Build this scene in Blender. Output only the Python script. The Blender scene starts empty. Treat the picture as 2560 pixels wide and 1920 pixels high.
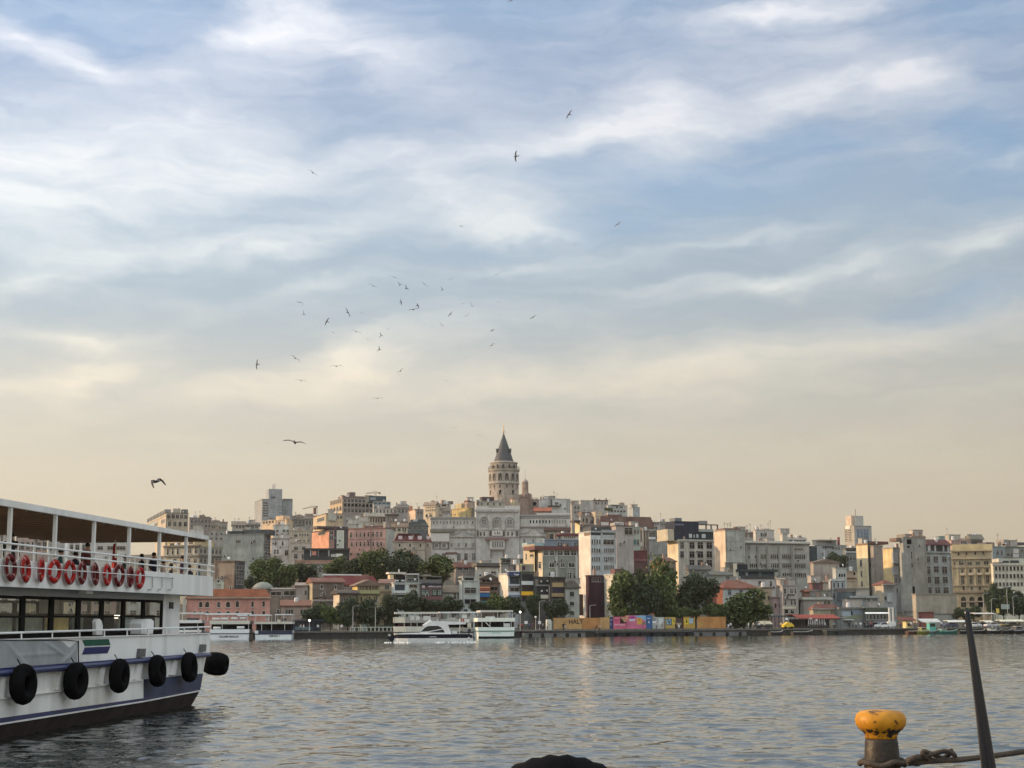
import bpy, bmesh, math, random
import numpy as np
from mathutils import Vector, Matrix
R = math.radians
S = bpy.context.scene
COL = S.collection

# ---------------------------------------------------------------- camera, sky, sun, exposure
F, H, PIT, ROLL = 3846.0, 3.1, math.atan(599/3846.0), R(.25)   # focal length in photo pixels, eye height, pitch, roll
_r, _f, _u = Vector((1,0,0)), Vector((0,math.cos(PIT),math.sin(PIT))), Vector((0,-math.sin(PIT),math.cos(PIT)))
CR = _r*math.cos(ROLL) - _u*math.sin(ROLL)
CU = _u*math.cos(ROLL) + _r*math.sin(ROLL)
cam = bpy.data.objects.new('camera', bpy.data.cameras.new('camera')); COL.objects.link(cam)
cam.data.sensor_width = 36; cam.data.lens = 36*F/2560; cam.data.clip_start = .1; cam.data.clip_end = 20000
M4 = Matrix((CR, CU, -_f)).transposed().to_4x4(); M4.translation = (0,0,H)
cam.matrix_world = M4
S.camera = cam
S.render.resolution_x, S.render.resolution_y = 1024, 768
S.view_settings.view_transform = 'Standard'; S.view_settings.look = 'None'
S.view_settings.exposure = 0.33; S.view_settings.gamma = 1
S.render.engine = 'CYCLES'
try:
    S.cycles.use_denoising = True; S.cycles.denoiser = 'OPENIMAGEDENOISE'
    S.cycles.max_bounces = 8; S.cycles.transparent_max_bounces = 12; S.cycles.sample_clamp_indirect = 4
except Exception: pass

def ray(u, v):
    d = _f + CR*((u-1280)/F) + CU*((960-v)/F)
    return d
def P(u, v, Y):
    d = ray(u, v); t = Y/d.y
    return Vector((d.x*t, Y, H+d.z*t))

SUN_EL, SUN_AZ = R(15), R(81)          # azimuth counted from +Y towards -X (the left of the view)
tosun = Vector((-math.sin(SUN_AZ)*math.cos(SUN_EL), math.cos(SUN_AZ)*math.cos(SUN_EL), math.sin(SUN_EL)))
sl = bpy.data.lights.new('sun', 'SUN'); sl.energy = 4.3; sl.angle = R(.5); sl.color = (1.0,.68,.40)
so = bpy.data.objects.new('sun', sl); COL.objects.link(so)
so.rotation_euler = (-tosun).to_track_quat('-Z','Y').to_euler(); so.location = tosun*500

def lin(c): return tuple((x/255/12.92 if x/255 <= .04045 else ((x/255+.055)/1.055)**2.4) for x in c)

W = bpy.data.worlds.new('World'); S.world = W; W.use_nodes = True
nt = W.node_tree; N, L = nt.nodes, nt.links; N.clear()
STR = .1
def nd(t, **k):
    n = N.new(t)
    for a, b in k.items(): setattr(n, a, b)
    return n
def mth(op, a, b=None, c=None, clamp=False):
    n = N.new('ShaderNodeMath'); n.operation = op; n.use_clamp = clamp
    for i, x in enumerate((a, b, c)):
        if x is None: continue
        if isinstance(x, (int, float)): n.inputs[i].default_value = x
        else: L.new(x, n.inputs[i])
    return n.outputs[0]
def mixc(f, a, b, mode='MIX'):
    n = N.new('ShaderNodeMix'); n.data_type = 'RGBA'; n.blend_type = mode
    for i, x in ((0, f), (6, a), (7, b)):
        if isinstance(x, (int, float)): n.inputs[i].default_value = x
        elif isinstance(x, tuple): n.inputs[i].default_value = (*x[:3], 1)
        else: L.new(x, n.inputs[i])
    return n.outputs[2]
def ramp(x, stops):
    n = N.new('ShaderNodeValToRGB'); e = n.color_ramp.elements
    while len(e) < len(stops): e.new(.5)
    for el, (p, c) in zip(e, stops): el.position = p; el.color = (*c, 1)
    L.new(x, n.inputs[0]); return n.outputs[0]
def azel(u, v):
    d = ray(u, v).normalized(); return math.atan2(d.x, d.y), math.asin(d.z)
sky = nd('ShaderNodeTexSky', sky_type='NISHITA', sun_disc=False, sun_elevation=SUN_EL, sun_rotation=-SUN_AZ)
sky.air_density = 1.2; sky.dust_density = 2.0; sky.ozone_density = 1.0
tc = nd('ShaderNodeTexCoord'); sp = nd('ShaderNodeSeparateXYZ'); L.new(tc.outputs['Generated'], sp.inputs[0])
X, Y_, Z = sp.outputs
az = mth('ARCTAN2', X, Y_); el = mth('ARCSINE', Z)
cv = nd('ShaderNodeCombineXYZ'); L.new(az, cv.inputs[0]); L.new(el, cv.inputs[1])
e0, e1 = azel(1280,1400)[1], azel(1280,0)[1]
el01 = mth('MULTIPLY', mth('SUBTRACT', el, e0), 1/(e1-e0), clamp=False)
el01c = mth('MINIMUM', mth('MAXIMUM', el01, 0.), 1.)
bright = tuple(x/STR for x in (1,1,1))
grad = ramp(el01c, [(0.0, lin((198,184,160))), (.16, lin((206,196,177))), (.33, lin((196,196,190))), (.45, lin((177,189,198))),
                    (.62, lin((168,187,206))), (.85, lin((164,181,207))), (1.0, lin((155,177,206)))])
# warp of the cloud coordinates
w1 = nd('ShaderNodeTexNoise'); w1.inputs['Scale'].default_value = 9; w1.inputs['Detail'].default_value = 4; w1.inputs['Roughness'].default_value=.6
mp = nd('ShaderNodeMapping'); L.new(cv.outputs[0], mp.inputs[0]); mp.inputs['Scale'].default_value = (1,2.2,1)
mp.inputs['Rotation'].default_value = (0,0,R(-9)); L.new(mp.outputs[0], w1.inputs['Vector'])
wv = nd('ShaderNodeVectorMath', operation='SUBTRACT'); L.new(w1.outputs['Color'], wv.inputs[0]); wv.inputs[1].default_value = (.5,.5,.5)
wv2 = nd('ShaderNodeVectorMath', operation='MULTIPLY'); L.new(wv.outputs[0], wv2.inputs[0]); wv2.inputs[1].default_value = (.10,.045,0)
wp = nd('ShaderNodeVectorMath', operation='ADD'); L.new(cv.outputs[0], wp.inputs[0]); L.new(wv2.outputs[0], wp.inputs[1])
CL = [(654,75,120,70,0,.85),(900,110,170,60,-25,.65),(64,110,120,35,-20,.6),(174,400,460,120,5,.55),(87,520,420,90,4,.4),
      (405,310,190,32,8,.35),(610,430,160,40,4,.35),(550,610,270,18,10,.45),(723,625,115,20,10,.65),(984,385,120,18,4,.5),
      (1040,470,180,55,8,.5),(1245,560,120,26,-10,.7),(230,620,190,20,6,.4),(87,706,80,22,20,.45),(230,845,140,24,2,.6),
      (278,926,110,24,12,.65),(87,950,170,18,4,.5),(810,712,140,13,8,.4),(868,903,100,40,25,.5),(700,945,300,34,8,.45),
      (1627,290,135,78,0,1.0),(1396,360,150,38,14,.75),(1945,260,240,36,8,.45),(2281,197,52,22,5,.6),(2290,245,120,60,20,.35),
      (1975,17,200,28,3,.65),(2060,115,160,110,0,.35),(2060,665,210,22,8,.6),(1905,700,55,14,8,.5),(2513,596,120,34,15,.65),
      (1800,607,230,12,8,.3),(1685,700,210,10,4,.35),(1338,655,120,16,8,.45),(2150,868,480,46,8,.4),(1627,905,320,42,5,.4),
      (2548,400,70,14,5,.4),(1290,520,130,60,0,.45),(1100,830,160,40,10,.2),(330,180,150,50,0,.2),(1200,960,260,30,4,.35)]
den = None
for (u, v, ru, rv, an, s) in CL:
    a, e = azel(u, v)
    m = nd('ShaderNodeMapping', vector_type='TEXTURE'); L.new(wp.outputs[0], m.inputs[0])
    m.inputs['Location'].default_value = (a, e, 0); m.inputs['Rotation'].default_value = (0,0,R(an))
    m.inputs['Scale'].default_value = (ru/F*1.25, rv/F*1.25, 1)
    ln = nd('ShaderNodeVectorMath', operation='DOT_PRODUCT'); L.new(m.outputs[0], ln.inputs[0]); L.new(m.outputs[0], ln.inputs[1])
    g = mth('MULTIPLY', mth('EXPONENT', mth('MULTIPLY', ln.outputs['Value'], -1.0)), s)
    den = g if den is None else mth('ADD', den, g)
# fine wisps everywhere
mw = nd('ShaderNodeMapping'); L.new(wp.outputs[0], mw.inputs[0]); mw.inputs['Rotation'].default_value = (0,0,R(-10)); mw.inputs['Scale'].default_value = (7,30,1)
n2 = nd('ShaderNodeTexNoise'); n2.inputs['Scale'].default_value = 1.5; n2.inputs['Detail'].default_value = 9; n2.inputs['Roughness'].default_value = .60
L.new(mw.outputs[0], n2.inputs['Vector'])
wisp = n2.outputs['Fac']
dm = mth('MULTIPLY', den, mth('ADD', mth('MULTIPLY', wisp, 1.2), .38))
dw = mth('MULTIPLY', mth('SUBTRACT', wisp, .45), 1.0)
dens = mth('MINIMUM', mth('MAXIMUM', mth('ADD', dm, dw), 0), 1.0)
low = mth('MINIMUM', mth('MULTIPLY', el01c, 4.0), 1.0)      # clouds thin out in the haze by the horizon
dens = mth('MULTIPLY', dens, low)
ccol = ramp(el01c, [(0, lin((214,200,172))), (.33, lin((221,212,194))), (.5, lin((208,214,214))), (.8, lin((221,223,228))), (1., lin((226,228,234)))])
rt = mth('MINIMUM', mth('MAXIMUM', mth('MULTIPLY', az, 1.0), -.35), .35)
rgt = mth('SUBTRACT', 1.0, mth('MULTIPLY', mth('ADD', rt, .1), .34))     # the side of the sky away from the sun is dimmer
c1 = mixc(.2, grad, mixc(1.0, sky.outputs[0], (.045,.045,.045), 'MULTIPLY'))
BL = [(2490,350,190,110,-15,.55),(2450,50,150,80,0,.42),(250,45,240,60,0,.3),(1300,25,220,35,0,.2),(2000,350,170,40,-5,.45),(1750,440,330,70,0,.4),(1500,560,260,40,6,.25),(2400,760,220,40,6,.35)]
blue = None
for (u, v, ru, rv, an, s) in BL:                     # gaps where the clear blue shows
    a, e = azel(u, v)
    m = nd('ShaderNodeMapping', vector_type='TEXTURE'); L.new(wp.outputs[0], m.inputs[0])
    m.inputs['Location'].default_value = (a, e, 0); m.inputs['Rotation'].default_value = (0,0,R(an)); m.inputs['Scale'].default_value = (ru/F*1.25, rv/F*1.25, 1)
    ln = nd('ShaderNodeVectorMath', operation='DOT_PRODUCT'); L.new(m.outputs[0], ln.inputs[0]); L.new(m.outputs[0], ln.inputs[1])
    g = mth('MULTIPLY', mth('EXPONENT', mth('MULTIPLY', ln.outputs['Value'], -1.0)), s)
    blue = g if blue is None else mth('MAXIMUM', blue, g)
c1 = mixc(blue, c1, lin((128,164,200)))
dens = mth('MULTIPLY', dens, mth('SUBTRACT', 1.0, mth('MULTIPLY', blue, .55)))
c2 = mixc(dens, c1, ccol)
# unseen sky overhead and behind the viewer is boosted to fill the shaded walls
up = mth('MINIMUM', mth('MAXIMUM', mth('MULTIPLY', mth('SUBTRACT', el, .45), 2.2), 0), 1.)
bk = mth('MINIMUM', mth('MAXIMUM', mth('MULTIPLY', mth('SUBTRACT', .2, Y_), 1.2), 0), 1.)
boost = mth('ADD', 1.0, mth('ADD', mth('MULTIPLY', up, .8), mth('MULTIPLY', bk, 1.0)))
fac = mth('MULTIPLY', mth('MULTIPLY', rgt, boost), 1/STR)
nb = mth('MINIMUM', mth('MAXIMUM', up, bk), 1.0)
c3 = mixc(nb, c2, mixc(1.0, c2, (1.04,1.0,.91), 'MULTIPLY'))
c3 = mixc(mth('MULTIPLY', mth('MINIMUM', mth('MAXIMUM', mth('MULTIPLY', mth('SUBTRACT', el, .40), 4.0), 0), 1.0), .75), c3, (.62,.64,.60))    # unseen grey cloud added overhead so the waves reflect less blue
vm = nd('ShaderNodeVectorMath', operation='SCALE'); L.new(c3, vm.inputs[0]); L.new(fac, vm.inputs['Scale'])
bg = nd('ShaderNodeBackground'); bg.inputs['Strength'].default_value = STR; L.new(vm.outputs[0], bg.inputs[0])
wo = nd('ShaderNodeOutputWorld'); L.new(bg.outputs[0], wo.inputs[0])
W.cycles.sampling_method = 'MANUAL'; W.cycles.sample_map_resolution = 512

# ---------------------------------------------------------------- materials
MATS = {}
def mat(key, col, rough=.8, kind='plain', var=.18, scale=.35, metal=0, bump=0, col2=None, emit=0, spec=.25):
    """procedural material; kind: plain / stain (streaks and patches of dirt) / tile / leaf / rust"""
    k = (key, tuple(round(c,3) for c in col), rough, kind, col2)
    if k in MATS: return MATS[k]
    m = bpy.data.materials.new(key); m.use_nodes = True
    t = m.node_tree; b = t.nodes['Principled BSDF']; b.inputs['Roughness'].default_value = rough; b.inputs['Metallic'].default_value = metal; b.inputs['Specular IOR Level'].default_value = spec
    geo = t.nodes.new('ShaderNodeNewGeometry')
    n1 = t.nodes.new('ShaderNodeTexNoise'); n1.inputs['Scale'].default_value = scale; n1.inputs['Detail'].default_value = 6; n1.inputs['Roughness'].default_value=.65
    t.links.new(geo.outputs['Position'], n1.inputs['Vector'])
    def mx(f, a, bb, mode='MIX'):
        n = t.nodes.new('ShaderNodeMix'); n.data_type = 'RGBA'; n.blend_type = mode
        for i, x in ((0,f),(6,a),(7,bb)):
            if isinstance(x,(int,float)): n.inputs[i].default_value = x
            elif isinstance(x,tuple): n.inputs[i].default_value = (*x,1)
            else: t.links.new(x, n.inputs[i])
        return n.outputs[2]
    def mr(x, a, bb, c, d):
        n = t.nodes.new('ShaderNodeMapRange'); t.links.new(x, n.inputs[0])
        for i, q in enumerate((a,bb,c,d)): n.inputs[i+1].default_value = q
        return n.outputs[0]
    lo = tuple(max(0,c*(1-var*1.6)) for c in col); hi = tuple(min(1,c*(1+var*.7)) for c in col)
    f = mr(n1.outputs['Fac'], .3, .7, 0, 1)
    c = mx(f, lo, hi)
    if kind == 'stain':
        mp = t.nodes.new('ShaderNodeMapping'); mp.inputs['Scale'].default_value = (1.1,1.1,.10); t.links.new(geo.outputs['Position'], mp.inputs[0])
        n3 = t.nodes.new('ShaderNodeTexNoise'); n3.inputs['Scale'].default_value = .9; n3.inputs['Detail'].default_value = 5
        t.links.new(mp.outputs[0], n3.inputs['Vector'])
        c = mx(mr(n3.outputs['Fac'], .50, .72, 0, .6), c, tuple(x*.5 for x in col))
        n4 = t.nodes.new('ShaderNodeTexNoise'); n4.inputs['Scale'].default_value = .13; n4.inputs['Detail'].default_value = 8; n4.inputs['Roughness'].default_value=.7
        t.links.new(geo.outputs['Position'], n4.inputs['Vector'])
        c = mx(mr(n4.outputs['Fac'], .52, .62, 0, .45), c, col2 or tuple(x*.7 for x in col))
    if kind == 'tile':
        mp = t.nodes.new('ShaderNodeMapping'); mp.inputs['Scale'].default_value = (2.6,2.6,4.5); t.links.new(geo.outputs['Position'], mp.inputs[0])
        n3 = t.nodes.new('ShaderNodeTexVoronoi'); n3.inputs['Scale'].default_value = .8; t.links.new(mp.outputs[0], n3.inputs['Vector'])
        c = mx(mr(n3.outputs['Color'] if False else n3.outputs['Distance'], .1,.9,0,.55), c, tuple(x*.5 for x in col))
        n4 = t.nodes.new('ShaderNodeTexNoise'); n4.inputs['Scale'].default_value = .25; n4.inputs['Detail'].default_value = 5
        t.links.new(geo.outputs['Position'], n4.inputs['Vector'])
        c = mx(mr(n4.outputs['Fac'], .5, .7, 0, .5), c, (.16,.13,.09))
    if kind == 'leaf':
        oi = t.nodes.new('ShaderNodeObjectInfo')
        n5 = t.nodes.new('ShaderNodeTexNoise'); n5.inputs['Scale'].default_value = 1.1; n5.inputs['Detail'].default_value=3
        t.links.new(geo.outputs['Position'], n5.inputs['Vector'])
        c = mx(mr(n5.outputs['Fac'], .42,.66,0,1), c, col2 or tuple(x*1.8 for x in col))
        c = mx(mr(oi.outputs['Random'],0,1,0,.3), c, (col[0]*1.1,col[1]*.8,col[2]*.8))
    if kind == 'rust':
        n5 = t.nodes.new('ShaderNodeTexNoise'); n5.inputs['Scale'].default_value = scale*2.2; n5.inputs['Detail'].default_value=9; n5.inputs['Roughness'].default_value=.7
        t.links.new(geo.outputs['Position'], n5.inputs['Vector'])
        c = mx(mr(n5.outputs['Fac'], .57,.62,0,1), c, col2 or (.05,.025,.015))
    t.links.new(c, b.inputs['Base Color'])
    if bump:
        bp = t.nodes.new('ShaderNodeBump'); bp.inputs['Strength'].default_value = bump; bp.inputs['Distance'].default_value = .05
        t.links.new(n1.outputs['Fac'], bp.inputs['Height']); t.links.new(bp.outputs[0], b.inputs['Normal'])
    if emit:
        b.inputs['Emission Color'].default_value = (*col,1); b.inputs['Emission Strength'].default_value = emit
    MATS[k] = m; return m
def wallm(col, col2=None): g=sum(col)/3; return mat('plaster', tuple((c*.88+g*.12)*.90 for c in col), .88, 'stain', .20, .3, col2=col2)
def tilem(col=(.24,.10,.07)): return mat('roof_tiles', col, .85, 'tile', .22, .4)
def paint(col, rough=.45, var=.07, scale=1.2): return mat('paint', col, rough, 'plain', var, scale)
GLASS = mat('window_glass', (.012,.013,.015), .12, var=.5, scale=.45, spec=.3)
GLASSB = mat('window_glass_pale', (.06,.062,.06), .15, var=.5, scale=.45, spec=.3)
DARK = mat('dark_recess', (.010,.010,.011), .9, var=.4, scale=1, spec=.05)
FRAME = paint((.33,.31,.29)); FRAMED = mat('dark_frame',(.016,.015,.014),.85,spec=.05)
STEEL = mat('dark_steel', (.06,.065,.07), .4, metal=.6, var=.2)
CONC = mat('concrete', (.27,.26,.24), .9, 'stain', .2, .5)

# ---------------------------------------------------------------- mesh helpers
class MB:
    def __init__(s): s.v=[]; s.f=[]; s.m=[]; s.mats=[]; s.smooth=False
    def mi(s, m):
        if m not in s.mats: s.mats.append(m)
        return s.mats.index(m)
    def face(s, idx, m): s.f.append(idx); s.m.append(s.mi(m))
    def poly(s, pts, m):
        n=len(s.v); s.v+= [tuple(p) for p in pts]; s.face(list(range(n,n+len(pts))), m)
    def box(s, x0,x1,y0,y1,z0,z1, m):
        n=len(s.v)
        s.v += [(x0,y0,z0),(x1,y0,z0),(x1,y1,z0),(x0,y1,z0),(x0,y0,z1),(x1,y0,z1),(x1,y1,z1),(x0,y1,z1)]
        for q in ((0,3,2,1),(4,5,6,7),(0,1,5,4),(1,2,6,5),(2,3,7,6),(3,0,4,7)): s.face([n+i for i in q], m)
        return s
    def prism(s, pts, vec, m):
        """closed polygon pts swept by vec"""
        n=len(s.v); k=len(pts); vec=Vector(vec)
        s.v += [tuple(p) for p in pts] + [tuple(Vector(p)+vec) for p in pts]
        s.face([n+i for i in range(k)][::-1], m); s.face([n+k+i for i in range(k)], m)
        for i in range(k): j=(i+1)%k; s.face([n+i,n+j,n+k+j,n+k+i], m)
        return s
    def tube(s, pts, r, m, k=8, cap=True):
        """round bar along pts; r a number or one per point"""
        pts=[Vector(p) for p in pts]; rr = r if isinstance(r,(list,tuple)) else [r]*len(pts)
        n=len(s.v)
        for i,p in enumerate(pts):
            d=(pts[min(i+1,len(pts)-1)]-pts[max(i-1,0)]).normalized()
            a=Vector((0,0,1)) if abs(d.z)<.9 else Vector((1,0,0))
            e1=d.cross(a).normalized(); e2=d.cross(e1)
            for j in range(k):
                t=2*math.pi*j/k; s.v.append(tuple(p+(e1*math.cos(t)+e2*math.sin(t))*rr[i]))
        for i in range(len(pts)-1):
            for j in range(k): s.face([n+i*k+j,n+i*k+(j+1)%k,n+(i+1)*k+(j+1)%k,n+(i+1)*k+j], m)
        if cap:
            s.face([n+j for j in range(k)][::-1], m); s.face([n+(len(pts)-1)*k+j for j in range(k)], m)
        return s
    def lathe(s, prof, m, k=24, c=(0,0,0), mf=None):
        """profile of (radius, z) turned about z"""
        n=len(s.v); c=Vector(c)
        for r,z in prof:
            for j in range(k):
                t=2*math.pi*j/k; s.v.append((c.x+r*math.cos(t), c.y+r*math.sin(t), c.z+z))
        for i in range(len(prof)-1):
            for j in range(k): s.face([n+i*k+j,n+i*k+(j+1)%k,n+(i+1)*k+(j+1)%k,n+(i+1)*k+j], mf(i) if mf else m)
        s.face([n+j for j in range(k)][::-1], m); s.face([n+(len(prof)-1)*k+j for j in range(k)], m)
        return s
    def torus(s, c, ax, R0, r, m, k=20, q=8, rough=0, mf=None, sq=1.0):
        """ring about axis ax"""
        ax=Vector(ax).normalized(); a=Vector((0,0,1)) if abs(ax.z)<.9 else Vector((1,0,0))
        e1=ax.cross(a).normalized(); e2=ax.cross(e1); c=Vector(c); n=len(s.v)
        for i in range(k):
            t=2*math.pi*i/k; d=e1*math.cos(t)+e2*math.sin(t)
            for j in range(q):
                w=2*math.pi*j/q; rr=r*(1+rough*((i%2)*2-1)*(1 if math.cos(w)>.3 else 0))
                s.v.append(tuple(c+d*(R0+rr*math.cos(w))+ax*(r*sq*math.sin(w))))
        for i in range(k):
            for j in range(q):
                s.face([n+i*q+j,n+((i+1)%k)*q+j,n+((i+1)%k)*q+(j+1)%q,n+i*q+(j+1)%q], mf(i) if mf else m)
        return s
    def mesh(s, name):
        me=bpy.data.meshes.new(name); me.from_pydata(s.v,[],s.f)
        for m in s.mats: me.materials.append(m)
        me.polygons.foreach_set('material_index', s.m)
        if s.smooth: me.polygons.foreach_set('use_smooth',[True]*len(s.f))
        bm=bmesh.new(); bm.from_mesh(me); bmesh.ops.recalc_face_normals(bm, faces=bm.faces); bm.to_mesh(me); bm.free()
        me.update(); return me
    def build(s, name, parent=None, loc=None, rz=None):
        o=bpy.data.objects.new(name, s.mesh(name)); COL.objects.link(o); o.parent=parent
        if loc is not None: o.location=loc
        if rz is not None: o.rotation_euler=(0,0,rz)
        return o
def smooth(o):
    o.data.polygons.foreach_set('use_smooth',[True]*len(o.data.polygons)); return o
def tag(o, label=None, cat=None, group=None, kind=None):
    if label: o['label']=label
    if cat: o['category']=cat
    if group: o['group']=group
    if kind: o['kind']=kind
    return o
def empty(name, loc=(0,0,0), rz=0, label=None, cat=None, group=None):
    o=bpy.data.objects.new(name,None); COL.objects.link(o); o.location=loc; o.rotation_euler=(0,0,rz); o.empty_display_size=.2
    return tag(o,label,cat,group)
def link(me, name, parent=None, loc=(0,0,0), rz=0, sc=None):
    o=bpy.data.objects.new(name, me); COL.objects.link(o); o.parent=parent; o.location=loc; o.rotation_euler=(0,0,rz)
    if sc: o.scale=sc
    return o
FONT={}
def text_mesh(txt, size, m, depth=.02, sx=1.0):
    c=bpy.data.curves.new('lettering','FONT'); c.offset=size*.018; c.body=txt; c.size=size; c.extrude=depth; c.align_x='CENTER'; c.align_y='CENTER'
    o=bpy.data.objects.new('lettering',c); COL.objects.link(o)
    dg=bpy.context.evaluated_depsgraph_get(); me=bpy.data.meshes.new_from_object(o.evaluated_get(dg))
    bpy.data.objects.remove(o); me.materials.clear(); me.materials.append(m)
    me.transform(Matrix.Rotation(R(90),4,'X') @ Matrix.Diagonal((sx,1,1,1)))      # stands upright, faces -y
    return me
# ---------------------------------------------------------------- setting: water, quay, hill
SH = .30                                     # the far shore runs obliquely: Y = Y0 + SH*x
def interp(x, xs, ys): return float(np.interp(x, xs, ys))
EY = [360,412,450,500,560,640,720,830,950,1200,1500,2500]; EZ = [1.5,1.5,3,8,14,22,29,37,44,52,56,56]
def elev(Y0): return interp(Y0, EY, EZ)
def depthY(u, Y0, v=1450):
    d=ray(u,v); k=d.x/d.y; return Y0/(1-SH*k)

def build_water():
    rng=np.random.default_rng(4)
    ys=[14.]
    while ys[-1] < 520: ys.append(ys[-1]+.05+.0014*ys[-1])
    ys=np.array([-400,-60,0,8]+ys); ny=len(ys)
    nx=600; t=np.linspace(-1,1,nx)
    t=np.concatenate([[-8,-4,-2.5,-1.5],t,[1.5,2.5,4,8]])
    half=.42*np.maximum(ys,30)+6
    Xg=t[None,:]*half[:,None]; Yg=np.repeat(ys[:,None],len(t),1)
    Zg=np.zeros_like(Xg)
    dy=np.gradient(ys)[:,None]; dx=(half*2/nx)[:,None]
    sp=np.maximum(np.maximum(dy,dx),.05)
    for i in range(120):
        lam=.34*(2.4/.34)**rng.random() if i<104 else rng.uniform(2.4,7)
        th=rng.normal(R(80),R(36))            # crests lie mostly across the view
        k=2*math.pi/lam
        amp=(.0041*lam**.8 if i<104 else .0012*lam**.5)*(.5+rng.random())
        fade=np.clip((lam/sp-2.2)/2,0,1)
        ph=rng.random()*6.28
        a=k*(Xg*math.cos(th)+Yg*math.sin(th))+ph
        Zg+=fade*amp*.62*(.55*np.sin(a)+.75*(1-2*np.abs(np.sin(a/2))**.9) if i<104 else np.sin(a))
    env=.75+.35*np.sin(Xg*.021+Yg*.013+1)+.25*np.sin(Xg*.05-Yg*.031)
    Zg*=np.clip(env,.35,1.5)
    Zg[:6]*=0; Zg[np.abs(Xg)>half[:,None]*1.2]*=0
    nv=ny*len(t)
    me=bpy.data.meshes.new('water'); me.vertices.add(nv)
    co=np.stack([Xg,Yg,Zg],-1).reshape(-1).astype(np.float32); me.vertices.foreach_set('co',co)
    i=np.arange((ny-1)*len(t)).reshape(ny-1,len(t))[:,:-1].reshape(-1)
    q=np.stack([i,i+1,i+1+len(t),i+len(t)],-1).reshape(-1)
    nf=len(i); me.loops.add(nf*4); me.loops.foreach_set('vertex_index',q.astype(np.int32))
    me.polygons.add(nf); me.polygons.foreach_set('loop_start',np.arange(0,nf*4,4,dtype=np.int32))
    me.update(calc_edges=True); me.polygons.foreach_set('use_smooth',[True]*nf)
    m=bpy.data.materials.new('sea_water'); m.use_nodes=True; t_=m.node_tree; b=t_.nodes['Principled BSDF']
    b.inputs['Base Color'].default_value=(.012,.018,.016,1); b.inputs['Roughness'].default_value=.035; b.inputs['Specular Tint'].default_value=(1,.97,.86,1); b.inputs['IOR'].default_value=1.95
    g=t_.nodes.new('ShaderNodeNewGeometry'); mp=t_.nodes.new('ShaderNodeMapping'); mp.inputs['Scale'].default_value=(.55,1.0,1)
    t_.links.new(g.outputs['Position'],mp.inputs[0])
    def noise(sc,det):
        n=t_.nodes.new('ShaderNodeTexNoise'); n.inputs['Scale'].default_value=sc; n.inputs['Detail'].default_value=det; n.inputs['Roughness'].default_value=.55
        t_.links.new(mp.outputs[0],n.inputs['Vector']); return n.outputs['Fac']
    b1=t_.nodes.new('ShaderNodeBump'); b1.inputs['Distance'].default_value=.045; b1.inputs['Strength'].default_value=.5; t_.links.new(noise(3.0,3),b1.inputs['Height'])
    b2=t_.nodes.new('ShaderNodeBump'); b2.inputs['Distance'].default_value=.15; b2.inputs['Strength'].default_value=.5; t_.links.new(noise(.8,3),b2.inputs['Height'])
    t_.links.new(b2.outputs[0],b1.inputs['Normal']); t_.links.new(b1.outputs[0],b.inputs['Normal'])
    me.materials.append(m)
    o=bpy.data.objects.new('water',me); COL.objects.link(o); tag(o,'grey green choppy harbour water between the two shores','water',kind='structure')
build_water()

def build_hill():
    xs=np.linspace(-620,760,120); y0=np.concatenate([np.linspace(378,700,60),np.linspace(710,2600,50)])
    Xg,Yg=np.meshgrid(xs,y0); Z=np.interp(Yg,EY,EZ)
    rng=np.random.default_rng(1)
    Z=Z+np.where(Yg>430,1,0)*(np.sin(Xg*.05+Yg*.03)*.8+np.sin(Xg*.021-Yg*.05)*.8)-.12
    v=np.stack([Xg,Yg+SH*Xg*np.clip((2600-Yg)/2200,0,1),Z],-1).reshape(-1,3); n=len(xs); me=bpy.data.meshes.new('hill')
    f=[(j*n+i,j*n+i+1,(j+1)*n+i+1,(j+1)*n+i) for j in range(len(y0)-1) for i in range(n-1)]
    me.from_pydata([tuple(p) for p in v],[],f); me.materials.append(mat('hill_earth',(.075,.07,.05),.95,'leaf',.5,.12,col2=(.12,.11,.09)))
    o=bpy.data.objects.new('hill',me); COL.objects.link(o); tag(o,kind='structure')
build_hill()
def shoreY(x): return 372+SH*x
def build_quay():
    stone=mat('quay_stone',(.045,.043,.040),.9,'stain',.25,.8); cap=mat('quay_cap',(.13,.125,.115),.9,'stain',.2,.8); pav=mat('promenade_paving',(.085,.082,.078),.9,'stain',.2,.6)
    b=MB(); x0,x1=-420,520
    def sl(y,z,x): return (x,y+SH*x,z)
    b.prism([sl(372,-3,x0),sl(372,1.2,x0),sl(384,1.2,x0),sl(384,-3,x0)], Vector((x1-x0,SH*(x1-x0),0)), stone)
    b.prism([sl(371.7,1.2,x0),sl(371.7,1.5,x0),sl(373,1.5,x0),sl(373,1.2,x0)], Vector((x1-x0,SH*(x1-x0),0)), cap)
    o=b.build('quay_wall'); tag(o,'dark stone quay wall along the far shore','quay wall',kind='structure')
    b=MB(); b.poly([sl(373,1.46,x0),sl(373,1.46,x1),sl(415,1.46,x1),sl(415,1.46,x0)],pav)
    o=b.build('promenade'); tag(o,kind='structure')
build_quay()

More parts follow.
